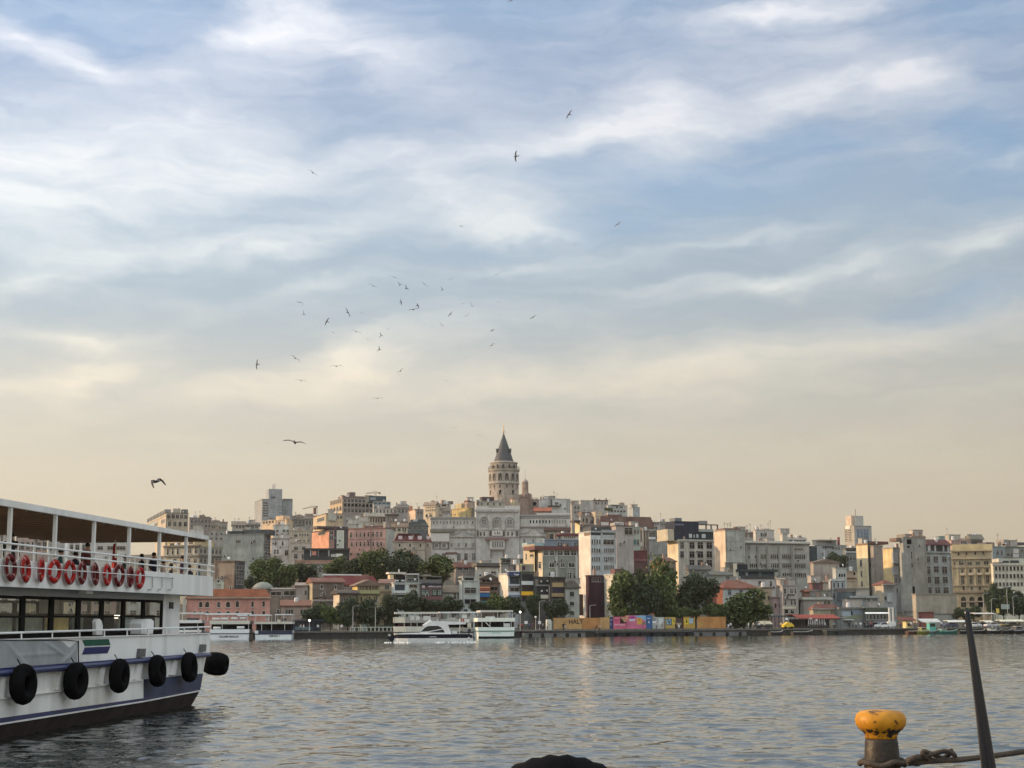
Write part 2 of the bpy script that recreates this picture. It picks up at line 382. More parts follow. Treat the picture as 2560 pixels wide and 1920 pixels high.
# ---------------------------------------------------------------- buildings: frame + pixel helpers
Zm = {'A':(340,1180,460/1734),'B':(740,1180,380/1433),'C':(1060,1020,380/1501),'D':(1000,1380,400/2212),'E':(1300,1220,380/1659),
      'F':(1620,1250,440/2086),'G':(2020,1270,300/1508),'H':(2280,1310,280/1602),'a1':(740,1200,260/2157),'a2':(740,1380,260/2054),
      'a3':(960,1220,220/1825),'a4':(1240,1380,260/2054),'a5':(1400,1220,260/2157),'a6':(1800,1400,260/2157),'a7':(2020,1400,220/1825),
      'a8':(2380,1330,180/1757),'a9':(960,1410,180/2212),'s1':(510,1520,240/2212),'s5':(440,1450,200/2212),'s6':(960,1520,340/2212),
      's7':(1880,1500,320/2212),'s8':(2180,1480,380/2212),'s3':(1340,1530,260/2212),'s4':(1500,1520,320/2212),
      'f1':(0,1200,560/2212),'f2':(0,1500,640/2212),'px':(0,0,1)}
class Fr:
    """a wall frame in the world: corner, yaw, width, depth; turns zoom pixels on its faces into local coordinates"""
    def __init__(s, Z, x0, xc, x1, Y0, yaw=None, base=None, vt=None, depth=None, abs_y=False):
        s.Z=Zm[Z]; U=lambda x: s.Z[0]+x*s.Z[2]; V=lambda y: s.Z[1]+y*s.Z[2]; s.U,s.V=U,V
        v=V(vt) if vt is not None else 1480
        k=lambda u: ray(u,v).x/ray(u,v).y
        Yc=Y0 if abs_y else depthY(U(xc),Y0)
        if yaw is None: yaw = 20 if x0<xc else max(-4.0,-math.degrees(math.atan(k(U(xc))))-1.0)
        a=R(yaw); s.yaw=a
        r=Vector((math.cos(a),math.sin(a),0)); l=Vector((-math.sin(a),math.cos(a),0))
        K=Vector((k(U(xc))*Yc,Yc,0))
        def solve(d,kk): return (kk*K.y-K.x)/(d.x-kk*d.y)
        if x0<xc and yaw<0 and x1>xc or (yaw<0 and x0<xc):          # right side seen
            s.w=-solve(r,k(U(x0))) ; s.C=K-r*s.w
            s.d=solve(l,k(U(x1))) if x1>xc else (depth or 9)
        else:
            s.C=K; s.w=solve(r,k(U(x1)))
            s.d=solve(l,k(U(x0))) if x0<xc else (depth or 9)
        s.d=min(max(s.d,2.0),45)
        s.r,s.l=r,l
        s.base=elev(Y0)-.6 if base is None else base
        s.C=Vector((s.C.x,s.C.y,s.base))
        s.h=P(U(xc),V(vt),K.y).z-s.base if vt is not None else 0
    def hit(s, x, y, face='F', off=0):
        d=ray(s.U(x),s.V(y)); O=Vector((0,0,H))
        n={'F':-s.l,'L':-s.r,'R':s.r}[face]
        p0=s.C+n*off+(s.r*s.w if face=='R' else Vector())
        t=(p0-O).dot(n)/d.dot(n); p=O+d*t-s.C
        return (p.dot(s.r) if face=='F' else p.dot(s.l)), p.z
    def rect(s, x0,x1,y0,y1, face='F', off=0):
        a0,zt=s.hit(x0,y0,face,off); a1,zb=s.hit(x1,y1,face,off)
        a2,zt2=s.hit(x1,y0,face,off); a3,zb2=s.hit(x0,y1,face,off)
        aa=sorted(((a0+a3)/2,(a1+a2)/2)); return aa[0],aa[1],(zb+zb2)/2,(zt+zt2)/2
WINC={}
def window_mesh(style, w, h, fm, gm):
    w=max(.3,round(w*5)/5); h=max(.3,round(h*5)/5); key=(style,w,h,fm.name,gm.name)
    if key in WINC: return WINC[key]
    b=MB(); t=min(.13,w*.09)
    if style=='arch' :
        n=8; arc=[(w/2*math.cos(math.pi*i/n), 0, h-w/2+w/2*math.sin(math.pi*i/n)) for i in range(n+1)]
        ou=[((w/2+t)*math.cos(math.pi*i/n), 0, h-w/2+(w/2+t)*math.sin(math.pi*i/n)) for i in range(n+1)]
        b.prism([(-w/2,-.03,0),(w/2,-.03,0)]+[(p[0],-.03,p[2]) for p in arc],(0,.05,0),gm)
        ring_o=[(w/2+t,0,0)]+ou+[(-w/2-t,0,0)]; ring_i=[(w/2,0,0)]+arc+[(-w/2,0,0)]
        for i in range(len(ring_o)-1):
            q=[ring_o[i],ring_o[i+1],ring_i[i+1],ring_i[i]]; b.prism([(p[0],-.09,p[2]) for p in q],(0,.11,0),fm)
        b.box(-w/2-t,w/2+t,-.16,.02,-.14,0,fm)
    elif style=='hole':
        b.box(-w/2,w/2,-.02,.03,0,h,gm)
    else:
        b.box(-w/2+t*.5,w/2-t*.5,-.03,.03,t*.5,h-t*.5,gm)
        b.box(-w/2,-w/2+t,-.09,.02,0,h,fm); b.box(w/2-t,w/2,-.09,.02,0,h,fm)
        b.box(-w/2+t,w/2-t,-.09,.02,h-t,h,fm); b.box(-w/2-.08,w/2+.08,-.17,.02,-.1,t*.6,fm)
        n={'d':1 if w<1.0 else 2,'w':max(2,int(w/1.2)),'s':2}[style if style in ('d','w','s') else 'd']
        for i in range(1,n): b.box(-w/2+i*w/n-.04,-w/2+i*w/n+.04,-.07,.02,t*.6,h-t,fm)
        if h>1.5: b.box(-w/2+t,w/2-t,-.065,.02,h*.66-.04,h*.66+.04,fm)
        if style=='s':                                # open shutters either side
            b.box(-w/2-w*.4,-w/2,-.06,.02,0,h,fm); b.box(w/2,w/2+w*.4,-.06,.02,0,h,fm)
    me=b.mesh('window'); WINC[key]=me; return me
FACEROT={'F':0,'L':R(-90),'R':R(90)}
def fpos(fr, face, a, out, z):
    return {'F':(a,-out,z),'L':(-out,a,z),'R':(fr.w+out,a,z)}[face]
def add_window(root, fr, face, a0,a1,z0,z1, style='d', fm=FRAME, gm=GLASS, name='window'):
    me=window_mesh(style,abs(a1-a0),abs(z1-z0),fm,gm)
    return link(me,name,root,fpos(fr,face,(a0+a1)/2,0,min(z0,z1)),FACEROT[face])
RNG=random.Random(7)
def roof_mb(kind, w, d, h, rise, m, over=.4, wallmat=None):
    b=MB(); o=over; z=h
    if kind=='hip':
        i=min(d/2,w/2)
        A=[(-o,-o,z),(w+o,-o,z),(w+o,d+o,z),(-o,d+o,z)]; r0,r1=(i,d/2,z+rise),(max(w-i,i+.1),d/2,z+rise)
        lo=[(p[0],p[1],z-.25) for p in A]
        n=len(b.v); b.v+=A+[r0,r1]+lo
        for f in ([0,1,5,4],[1,2,5],[2,3,4,5],[3,0,4],[6,7,1,0],[7,8,2,1],[8,9,3,2],[9,6,0,3],[9,8,7,6]): b.face([n+q for q in f],m)
    elif kind=='gable':
        b.prism([(-o,-o,z),(-o,d/2,z+rise),(-o,d+o,z),(-o,d+o,z-.25),(-o,-o,z-.25)],(w+2*o,0,0),m)
    elif kind=='gablef':
        b.prism([(-o,-o,z),(w/2,-o,z+rise),(w+o,-o,z),(w+o,-o,z-.25),(-o,-o,z-.25)],(0,d+2*o,0),m)
    elif kind=='mansard':
        s=min(1.6,rise*.5)
        A=[(-.3,-.3,z),(w+.3,-.3,z),(w+.3,d+.3,z),(-.3,d+.3,z)]; T=[(s,s,z+rise),(w-s,s,z+rise),(w-s,d-s,z+rise),(s,d-s,z+rise)]
        n=len(b.v); b.v+=A+T
        for f in ([0,1,5,4],[1,2,6,5],[2,3,7,6],[3,0,4,7],[4,5,6,7],[3,2,1,0]): b.face([n+q for q in f],m)
    else:
        b.box(-.18,w+.18,-.18,d+.18,z-.02,z+.28,m)
    return b
def clutter(root, fr, n, seed, ztop):
    g=random.Random(seed)
    for i in range(n):
        a=g.uniform(.8,max(1,fr.w-.8)); y=g.uniform(.6,max(.8,min(fr.d-.6,4))); t=g.random()
        b=MB()
        if t<.3:
            b.box(-.4,.4,-.3,.3,0,g.uniform(1,2),mat('chimney_brick',(.28,.2,.16),.9,var=.3)); b.box(-.5,.5,-.4,.4,2,2.12,CONC) if False else None
            b.build('chimney',root,(a,y,ztop))
        elif t<.52:
            hh=g.uniform(2,4.5); b.tube([(0,0,0),(0,0,hh)],.05,STEEL,5)
            for k in range(3): b.tube([(-.5,0,hh-.3*k-.1),(.5,0,hh-.3*k-.1)],.03,STEEL,4)
            b.build('antenna',root,(a,y,ztop))
        elif t<.72:
            b.lathe([(.02,.35),(.3,.25),(.45,.1),(.48,.12),(.3,.3),(.02,.42)],paint((.6,.6,.6)),12); o=b.build('satellite_dish',root,(a,y,ztop+.8)); o.rotation_euler=(R(70),0,R(40))
            b=MB(); b.tube([(0,.1,-.8),(0,.1,.1)],.04,STEEL,5); b.build('dish_post',root,(a,y,ztop+.8))
        elif t<.86:
            w=g.uniform(1.2,2.6); hh=g.uniform(1.4,2.4); b.box(-w,w,0,2.2,0,hh,wallm((.42,.38,.34))); b.box(-w-.15,w+.15,-.15,2.35,hh,hh+.15,CONC)
            b.build('roof_hut',root,(min(max(a,w),max(w,fr.w-w)),y+.6,ztop))
        else:
            b.lathe([(.55,0),(.6,.1),(.6,1.2),(.5,1.35),(.1,1.4)],paint((.5,.5,.5)),12); b.build('water_tank',root,(a,y,ztop))
_b=MB(); _b.box(-.45,.45,-.36,-.02,0,.62,paint((.46,.46,.44))); _b.box(-.3,.3,-.375,-.361,.06,.56,FRAMED); ACM=_b.mesh('air_conditioner')
_b=MB(); _b.tube([(0,0,0),(0,0,1)],.07,paint((.22,.20,.18)),6); PIPEM=_b.mesh('rain_pipe')
NB=0
def bld(Z, kind, label, x0, xc, x1, vt, Y0, col, wins='auto', roof='flat', vr=None, parts=(), roofc=None, yaw=None, depth=None,
        cat='building', group=None, junk=None, fm=None, gm=GLASS, base=None, colL=None, gmt=True, col2=None, over=.4):
    global NB; NB+=1
    fr=Fr(Z,x0,xc,x1,Y0,yaw,base,vt,depth)
    root=empty(kind, fr.C, fr.yaw, label, cat, group)
    fm=fm or FRAME; w,d,h=fr.w,fr.d,fr.h
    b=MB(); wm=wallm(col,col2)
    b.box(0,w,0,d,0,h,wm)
    if colL:                                          # side wall's own colour; on sunlit sides the light is painted in
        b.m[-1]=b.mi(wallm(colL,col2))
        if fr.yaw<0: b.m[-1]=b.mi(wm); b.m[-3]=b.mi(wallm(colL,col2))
    if roof=='gablef' and vr is not None:
        rise=P(fr.U(xc),fr.V(vr),fr.C.y).z-fr.base-h
        b.prism([(0,0,h),(w,0,h),(w/2,0,h+rise)],(0,d,0),wm)
    if roof=='gable' and vr is not None:
        rise=P(fr.U(xc),fr.V(vr),fr.C.y).z-fr.base-h
        b.prism([(0,0,h),(0,d,h),(0,d/2,h+rise*.98)],(w,0,0),wm)
    b.build('wall',root)
    if roof=='flat':
        roof_mb('flat',w,d,h,0,mat('roof_edge',roofc or tuple(c*.75 for c in col),.9,'stain')).build('roof',root)
        ztop=h+.26
    else:
        rise=P(fr.U(xc),fr.V(vr),fr.C.y).z-fr.base-h if vr is not None else 2
        roof_mb(roof,w,d,h+(.05 if roof!='mansard' else 0),rise,tilem(roofc or (.24,.10,.07)),over).build('roof',root); ztop=h+rise*.5
    if wins=='auto':
        wins=[]; nz=max(1,int(min(h-1,11)/3.2)); nx=max(1,min(8,int(w/2.7)))
        for j in range(nz):
            for i in range(nx):
                zc=h-1.3-3.1*j; xx=(i+.5)*w/nx
                if RNG.random()<.9: add_window(root,fr,'F',xx-.65,xx+.65,zc-1.65,zc,'d',fm,gm if RNG.random()<.8 else GLASSB)
    else:
        for q in wins:
            face,xa,xb,ya,yb=q[:5]; nx,ny=(q[5],q[6]) if len(q)>6 else (1,1); st=q[7] if len(q)>7 else 'd'; fx=q[8] if len(q)>8 else (.74 if nx>1 else 1); fy=q[9] if len(q)>9 else (.6 if ny>1 else 1)
            a0,a1,z0,z1=fr.rect(xa,xb,ya,yb,face)
            for i in range(nx):
                for j in range(ny):
                    pw=(a1-a0)/(nx-1+fx) if nx>1 else (a1-a0); ph=(z1-z0)/(ny-1+fy) if ny>1 else (z1-z0)
                    A=a0+i*pw; B_=A+(pw*fx if nx>1 else pw); zb=z0+j*ph; zt=zb+(ph*fy if ny>1 else ph)
                    if min(zb,zt)<.2: continue
                    g2=gm if RNG.random()<.82 else GLASSB
                    add_window(root,fr,face,A,B_,zb,zt,st,DARK if st=='hole' else fm,DARK if st=='hole' else g2)
    for q in parts:
        nm,xa,xb,ya,yb,off,th,cc=q[:8]; face=q[8] if len(q)>8 else 'F'
        pbox(root,fr,nm,xa,xb,ya,yb,off,th,cc,face)
    if h>9 and w>5 and wins!=[]:                      # air conditioners, a rain pipe
        for k in range(RNG.randint(1,4)):
            a=RNG.uniform(.6,w-.6); z=h-RNG.uniform(2.2,9.0); link(ACM,'air_conditioner',root,(a,0,z))
        if RNG.random()<.6: a=RNG.choice((.35,w-.35)); link(PIPEM,'rain_pipe',root,(a,-.1,h-9),0,(1,1,9))
    if junk is None: junk = 6 if roof=='flat' else 3
    clutter(root,fr,junk,NB,ztop)
    return root,fr
def pbox(root, fr, nm, xa, xb, ya, yb, off, th, cc, face='F', bev=0):
    a0,a1,z0,z1=fr.rect(xa,xb,ya,yb,face,off)
    m=cc if isinstance(cc,bpy.types.Material) else wallm(cc) if nm in ('wing','bay','penthouse','roof_hut','pilaster','cornice','annex') else paint(cc,.6,.12)
    b=MB(); jit=(NB%7)*.0011+.002*RNG.random()
    z0=max(z0,.05)
    if face=='F': b.box(a0,a1,-off-jit,-off+th,z0,z1,m)
    elif face=='L': b.box(-off-jit,-off+th,a0,a1,z0,z1,m)
    else: b.box(fr.w+off-th,fr.w+off+jit,a0,a1,z0,z1,m)
    return b.build(nm,root)
# ---------------------------------------------------------------- the big passenger ferry moored on the left
FA=math.atan(.0963); FD=Vector((math.sin(FA),math.cos(FA),0)); FN=Vector((-math.cos(FA),math.sin(FA),0)); FS0=55.0
FO=Vector((-18.49,0,0))+FD*FS0; FW=6.4
def fxy(Z,x,y,t=0):
    """photo point -> (s, z) on the vertical plane t metres inboard of the ferry's side"""
    z=Zm[Z]; d=ray(z[0]+x*z[2], z[1]+y*z[2]); O=Vector((0,0,H)); k=((FO+FN*t)-O).dot(FN)/d.dot(FN); p=O+d*k
    return (p-FO).dot(FD), p.z
WHITE=mat('ferry_white',(.80,.81,.81),.4,'stain',.06,.5,col2=(.62,.60,.55)); WHITED=mat('hull_white',(.74,.74,.73),.4,'stain',.07,.6,col2=(.45,.40,.30)); NAVY=paint((.016,.024,.10),.4,.12); GREY=paint((.34,.36,.37),.5,.08)
ANTI=mat('antifouling',(.045,.032,.03),.8,'stain',.3,1.2); RUB=mat('rubber',(.008,.008,.009),.85,'plain',.3,3,bump=.3,spec=.03); WOOD=mat('roof_boards',(.11,.062,.036),.7,'stain',.25,.8)
WOODL=paint((.26,.18,.12)); INT=mat('cabin_inside',(.05,.045,.04),.8)
def glass_mat():
    m=bpy.data.materials.new('cabin_glass'); m.use_nodes=True; t=m.node_tree; t.nodes.clear()
    o=t.nodes.new('ShaderNodeOutputMaterial'); mx=t.nodes.new('ShaderNodeMixShader'); tr=t.nodes.new('ShaderNodeBsdfTransparent'); gl=t.nodes.new('ShaderNodeBsdfGlossy'); fr=t.nodes.new('ShaderNodeLayerWeight')
    tr.inputs[0].default_value=(.94,.95,.93,1); gl.inputs['Roughness'].default_value=.03; gl.inputs[0].default_value=(.8,.8,.8,1); fr.inputs[0].default_value=.25
    mm=t.nodes.new('ShaderNodeMath'); mm.operation='MULTIPLY'; mm.inputs[1].default_value=.3; t.links.new(fr.outputs['Fresnel'],mm.inputs[0])
    t.links.new(mm.outputs[0],mx.inputs[0]); t.links.new(tr.outputs[0],mx.inputs[1]); t.links.new(gl.outputs[0],mx.inputs[2]); t.links.new(mx.outputs[0],o.inputs[0]); return m
CGLASS=glass_mat()
ferry=empty('passenger_ferry',(FO.x,FO.y,0),0,'big white double-decked passenger ferry with a navy rubbing strake and tyres along its side','ferry')
ferry.rotation_euler=(0,0,math.atan2(FD.y,FD.x))
def fpoly(b,Z,pts,t,th,m):
    q=[fxy(Z,x,y,t) for x,y in pts]; b.prism([(s,t,z) for s,z in q],(0,th,0),m); return b
def ftube(b,Z,pts,t,r,m,k=6):
    q=[fxy(Z,x,y,t) for x,y in pts]; b.tube([(s,t,z) for s,z in q],r,m,k)
def ext(p,q,x):   # straight photo line p-q continued to x
    return (x,p[1]+(q[1]-p[1])*(x-p[0])/(q[0]-p[0]))
SL=-1100          # far beyond the left frame edge
sR,zR=fxy('f1',2060,570); sEnd=fxy('f1',2104,1000)[0]; s_l=fxy('f2',SL,600)[0]
# roof
b=MB(); tl,tr_=ext((0,180),(2060,550),SL),(2062,551); bl,br=ext((0,247),(2060,592),SL),(2062,592)
fpoly(b,'f1',[tl,tr_,br,bl],0,.12,WHITE)
q=[fxy('f1',*p) for p in (tl,tr_,br,bl)]
b.prism([(q[0][0],.12,q[0][1]-.03),(q[1][0],.12,q[1][1]-.03),(q[1][0],.12,q[1][1]-.10),(q[0][0],.12,q[0][1]-.10)],(0,FW-.24,0),GREY)
b.prism([(q[0][0],FW-.12,q[0][1]),(q[1][0],FW-.12,q[1][1]),(q[2][0],FW-.12,q[2][1]),(q[3][0],FW-.12,q[3][1])],(0,.12,0),WHITE)
roof=b.build('roof',ferry)
b=MB(); n=26
for i in range(n):
    f=i/(n-1); s=q[0][0]+(q[1][0]-q[0][0])*f; z=q[0][1]+(q[1][1]-q[0][1])*f-.11
    b.box(s-.05,s+.05,.13,FW-.13,z-.13,z,WOODL)
b.build('roof_beams',roof)
b=MB()
for j in range(16):
    y0=.13+j*(FW-.26)/16
    b.prism([(q[0][0],y0,q[0][1]-.101),(q[1][0],y0,q[1][1]-.101),(q[1][0],y0,q[1][1]-.125),(q[0][0],y0,q[0][1]-.125)],(0,(FW-.26)/16-.03,0),WOOD)
b.build('roof_lining',roof)
# upper deck bulwark, floor
b=MB(); bt,bb=((0,772),(2103,955)),((0,1050),(2103,1146))
fpoly(b,'f1',[ext(*bt,SL),bt[1],bb[1],ext(*bb,SL)],0,.07,WHITE)
q2=[fxy('f1',*p) for p in (ext(*bt,SL),bt[1],bb[1],ext(*bb,SL))]
b.prism([(s,FW-.07,z) for s,z in q2],(0,.07,0),WHITE)
b.box(q2[1][0]-.07,q2[1][0],.07,FW-.07,q2[2][1],q2[1][1],WHITE)
up=b.build('upper_bulwark',ferry)
b=MB(); zf0,zf1=q2[3][1],q2[2][1]
b.prism([(q2[3][0],.08,zf0+.02),(q2[2][0]-.08,.08,zf1+.02),(q2[2][0]-.08,.08,zf1+.14),(q2[3][0],.08,zf0+.14)],(0,FW-.16,0),GREY)
b.build('upper_deck',ferry)
def zdeck(s): return zf0+(zf1-zf0)*(s-q2[3][0])/(q2[2][0]-q2[3][0])+.14
def zroof(s): return q[3][1]+(q[2][1]-q[3][1])*(s-q[3][0])/(q[2][0]-q[3][0])
# posts
for x,yt in ((85,262),(535,335),(920,400),(1270,455),(1570,505),(1835,552),(2098,592),(-480,165),(-1000,80)):
    for t in (.1,FW-.2):
        s,_=fxy('f1',x,700,.1); s=min(s,sR+.55); b=MB(); b.box(s-.06,s+.06,t-.05,t+.05,zdeck(s),min(zroof(s),zroof(sR))+.03,WHITE); b.build('roof_post',ferry)
# rails above the bulwark
for pts in (((0,617),(2112,850)),((0,687),(2112,905))):
    b=MB(); ftube(b,'f1',[ext(*pts,SL),pts[1]],.03,.032,WHITE); b.build('hand_rail',ferry)
    b=MB(); qq=[fxy('f1',*p,.03) for p in (ext(*pts,SL),pts[1])]; b.tube([(s,FW-.03,z) for s,z in qq],.032,WHITE,6); b.build('hand_rail',ferry)
for x in (-900,-700,-500,-300,-100,20,180,330,480,640,790,940,1080,1200,1330,1450,1555,1655,1752,1850,1950,2050):
    a=ext((0,620),(2112,852),x); c=ext((0,772),(2103,955),x); b=MB(); ftube(b,'f1',[a,c],.03,.022,WHITE,5); b.build('stanchion',ferry)
b=MB(); ftube(b,'f1',[ext((0,845),(1430,945),SL),(1430,945)],-.22,.014,WHITE,5); b.build('buoy_rail',ferry)
b=MB(); ftube(b,'f1',[(1430,950),(1720,972)],-.06,.014,GREY,5)
for x in (1505,1600,1700): ftube(b,'f1',[(x,960),(x+2,1060),(x-14,1085),(x-40,1080)],-.06,.02,GREY,5)
b.build('buoy_hook',ferry)
# main deck cabin
zc0=fxy('f1',0,1500)[1]; zmd=fxy('f1',1000,1560)[1]-.2
cabR=fxy('f1',1775,1300,.7)[0]; cabW=fxy('f1',1612,1300,.7)[0]
def zsof(s): return zdeck(s)-.13
b=MB(); b.box(cabW,cabR,.7,.78,zmd,zsof(cabR)+.02,WHITE); b.box(cabW,cabR,FW-.78,FW-.7,zmd,zsof(cabR)+.02,WHITE); b.box(cabR-.08,cabR-.002,.78,FW-.78,zmd,zmd+.5,WHITE); b.box(cabR-.08,cabR-.002,.78,FW-.78,zsof(cabR)-.25,zsof(cabR)+.02,WHITE); [b.box(cabR-.08,cabR-.002,y-.07,y+.07,zmd+.5,zsof(cabR)-.25,WHITE) for y in (.86,2.0,3.2,4.4,FW-.86)]
wtop=lambda s: fxy('f1',*ext((0,1132),(1610,1187),0),.7)[1] if False else zsof(s)-.22
b.prism([(s_l,.69,zsof(s_l)+.02),(cabW,.69,zsof(cabW)+.02),(cabW,.69,wtop(cabW)),(s_l,.69,wtop(s_l))],(0,.1,0),GREY)
cab=b.build('cabin',ferry)
a=[fxy('f1',1672,1205,.69),fxy('f1',1707,1272,.69)]; b=MB(); b.box(a[0][0],a[1][0],.66,.71,a[1][1],a[0][1],GLASS); b.box(a[0][0]-.04,a[1][0]+.04,.67,.70,a[1][1]-.04,a[1][1]-.002,WHITE); b.build('porthole',cab)
edges=[-1400,-1100,-830,-560,-260,230,515,780,1010,1225,1420,1608]
sill=zmd+.35
for i in range(len(edges)-1):
    s0,s1=fxy('f1',edges[i],1300,.7)[0],fxy('f1',edges[i+1],1300,.7)[0]; s0=max(s0,-30)
    for t in (.7,FW-.78):
        fb=MB(); zt=wtop((s0+s1)/2)-.005; zm=zt-.62
        fb.box(s0+.002,s0+.16,t,t+.07,sill,zt,FRAMED); fb.box(s1-.16,s1-.002,t,t+.07,sill,zt,FRAMED); fb.box(s0+.13,s1-.13,t,t+.07,zt-.09,zt,FRAMED)
        fb.box(s0+.13,s1-.13,t,t+.07,zm-.03,zm+.03,FRAMED); fb.box(s0+.13,s1-.13,t,t+.07,sill,sill+.06,FRAMED); fb.box(s0+.002,s1-.002,t+.01,t+.06,zmd,sill-.002,FRAMED)
        w=fb.build('window',cab); gb=MB(); gb.box(s0+.12,s1-.12,t+.03,t+.04,sill+.05,zt-.08,CGLASS); gb.build('pane',w)
    if i in (6,7,5,9,4):                               # curtains behind some panes
        cb=MB(); cc={6:(.78,.58,.24)}.get(i,(.46,.47,.40)); cm=mat('curtain',cc,.9,var=.25,scale=1.2); k=14; f0,f1={7:(.1,.5),6:(.03,.9),5:(.05,.95),9:(.1,.9),4:(.05,.95)}[i]
        for j in range(k):
            u0=s0+(s1-s0)*(f0+(f1-f0)*j/k); u1=s0+(s1-s0)*(f0+(f1-f0)*(j+1)/k); y=.95+.06*(j%2)
            cb.prism([(u0,y,sill+.05),(u1,1.01-(y-.95),sill+.05),(u1,1.01-(y-.95),zm-.02),(u0,y,zm-.02)],(0,.012,0),cm)
        cb.build('curtain',cab)
b=MB(); b.box(s_l,cabR-.1,.2,FW-.2,zmd-.12,zmd-.01,INT)
for k in range(14):
    s=-13+1.5*k
    if s<cabR-1: b.box(s,s+.5,1.2,2.4,zmd,zmd+.45,INT); b.box(s+.42,s+.5,1.2,2.4,zmd+.45,zmd+1.0,INT); b.box(s,s+.5,3.6,5,zmd,zmd+.45,INT); b.box(s+.42,s+.5,3.6,5,zmd+.45,zmd+1.0,INT)
b.build('seats',cab)
lampm=mat('ceiling_lamp',(1,.92,.75),.5,emit=2.5)
s,z=fxy('f1',1125,1350,1.6); b=MB(); b.box(s-.35,s+.35,1.5,1.8,z-.06,z+.06,lampm); b.build('cabin_lamp',cab)
s,z=fxy('f1',855,1108,.35); b=MB(); b.box(s-.3,s+.3,.25,.5,z-.05,z+.06,WHITE); b.build('soffit_lamp',ferry)
# hull
hull=empty('hull',(0,0,0)); hull.parent=ferry
b=MB(); T0=((690,318),(1815,284)); T1=((0,590),(1812,456)); T2=((0,664),(1812,490))
fpoly(b,'f2',[ext(*T0,SL),T0[1],T1[1],ext(*T1,SL)],0,.08,WHITE); fpoly(b,'f2',[ext(*T0,SL),T0[1],(1815,292),ext((690,327),(1815,292),SL)],-.05,.049,WHITE)
qq=[fxy('f2',*p) for p in (ext(*T0,SL),T0[1],T1[1],ext(*T1,SL))]; b.prism([(s,FW-.08,z) for s,z in qq],(0,.08,0),WHITE); b.box(qq[1][0]-.08,qq[1][0],.08,FW-.08,qq[2][1],qq[1][1],WHITE)
b.build('bulwark',hull)
b=MB(); fpoly(b,'f2',[ext(*T1,SL),T1[1],T2[1],ext(*T2,SL)],-.13,.13,NAVY)
m1=((0,630),(1812,472)); q5=[fxy('f2',*p,-.13) for p in (ext(*m1,SL),m1[1])]; b.tube([(s,-.13,z) for s,z in q5],.07,paint((.05,.06,.14),.35),8)
b.build('rubbing_strake',hull)
b=MB(); T3=[(0,850),(1240,686),(1752,636)]; 
fpoly(b,'f2',[ext(*T2,SL),(1780,492),T3[2],T3[1],T3[0],ext(T3[0],T3[1],SL)],.07,.1,WHITED)
for x in (-700,-330,40,545,895,1215,1525,1725):
    a=ext(*T2,x); c=(x-28,ext(T3[0],T3[1],x)[1]); 
    fpoly(b,'f2',[(x-22,a[1]),(x+22,a[1]),(x-5,c[1]),(x-45,c[1])],-.04,.11,WHITED)
b.build('upper_side',hull)
b=MB(); T4=[(0,1020),(1240,848),(1733,764)]; T5=[(0,1064),(1240,870),(1730,778)]
fpoly(b,'f2',[ext(T3[0],T3[1],SL),T3[0],T3[1],T4[1],T4[0],ext(T4[0],T4[1],SL)],0,.15,WHITED)
fpoly(b,'f2',[ext(T3[0],T3[1],SL),T3[0],T3[1],(1240,694),(0,860),ext((0,860),(1240,694),SL)],-.07,.069,WHITED)
b.build('lower_side',hull)
b=MB(); fpoly(b,'f2',[(1241,688),(1755,636),(1733,764),(1241,848)],-.005,.15,mat('hull_blue',(.036,.048,.10),.55,'stain',.2,.8)); b.build('blue_panel',hull)
b=MB(); fpoly(b,'f2',[ext(T4[0],T4[1],SL),T4[0],T4[1],T4[2],T5[2],T5[1],T5[0],ext(T5[0],T5[1],SL)],.01,.15,NAVY); b.build('boot_stripe',hull)
b=MB(); st=[ext(T5[0],T5[1],SL),T5[0],T5[1],T5[2]]; sz=[fxy('f2',*p,.02) for p in st]
for i in range(3):
    (s0,z0),(s1,z1)=sz[i],sz[i+1]; e0=e1=0
    if i==2: e1=-.35
    b.poly([(s0,.02,z0),(s1,.02,z1),(s1+e1,.5,-.5),(s0+e0,.5,-.5)],ANTI)
    b.prism([(s0,0,z0),(s1,0,z1),(s1,0,z1-.05),(s0,0,z0-.05)],(0,.05,0),WHITED)
b.box(sz[0][0],sz[3][0]-.6,.3,FW-.1,-.5,zmd-.2,ANTI); b.box(sz[0][0],sz[3][0]-.1,.3,FW-.1,min(z for s,z in sz)-.1,zmd-.13,INT)
b.build('underwater_hull',hull)
# fore and aft things on the hull
for pts,m in (([(712,345),(940,337),(955,390),(735,398)],paint((.006,.075,.045),.6)),([(735,410),(955,400),(930,460),(710,472)],paint((.016,.02,.10),.6))):
    b=MB(); fpoly(b,'f2',pts,-.012,.013,m); b.build('emblem',ferry)
for x0,y0,x1,y1 in ((1210,420,1262,492),(1745,383,1785,446)):
    b=MB(); fpoly(b,'f2',[(x0+6,y0),(x1,y0),(x1-6,y1),(x0-4,y1)],-.13,.3,paint((.10,.10,.105))); b.build('mooring_bitt',ferry)
# lower rail
b=MB(); rl=((0,1512),(2070,1450)); ftube(b,'f1',[ext(*rl,SL),rl[1]],.1,.035,WHITE); b.build('hand_rail',ferry)
for x in (-800,-550,-320,-90,210,515,785,1030,1255,1460,1640,1820,1960):
    b=MB(); ftube(b,'f1',[ext(*rl,x),(x,1590)],.1,.028,WHITE,5); b.build('stanchion',ferry)
for pts,t,th,m in (([(950,1530),(945,1400),(960,1372),(985,1370),(1005,1395),(1015,1440),(1012,1530)],.3,.12,WHITE),
                   ([(1395,1520),(1397,1420),(1415,1380),(1440,1372),(1495,1372),(1520,1395),(1518,1440),(1510,1520)],.3,.75,WHITE)):
    b=MB(); fpoly(b,'f1',pts,t,th,m); b.build('ventilation_cowl',ferry)
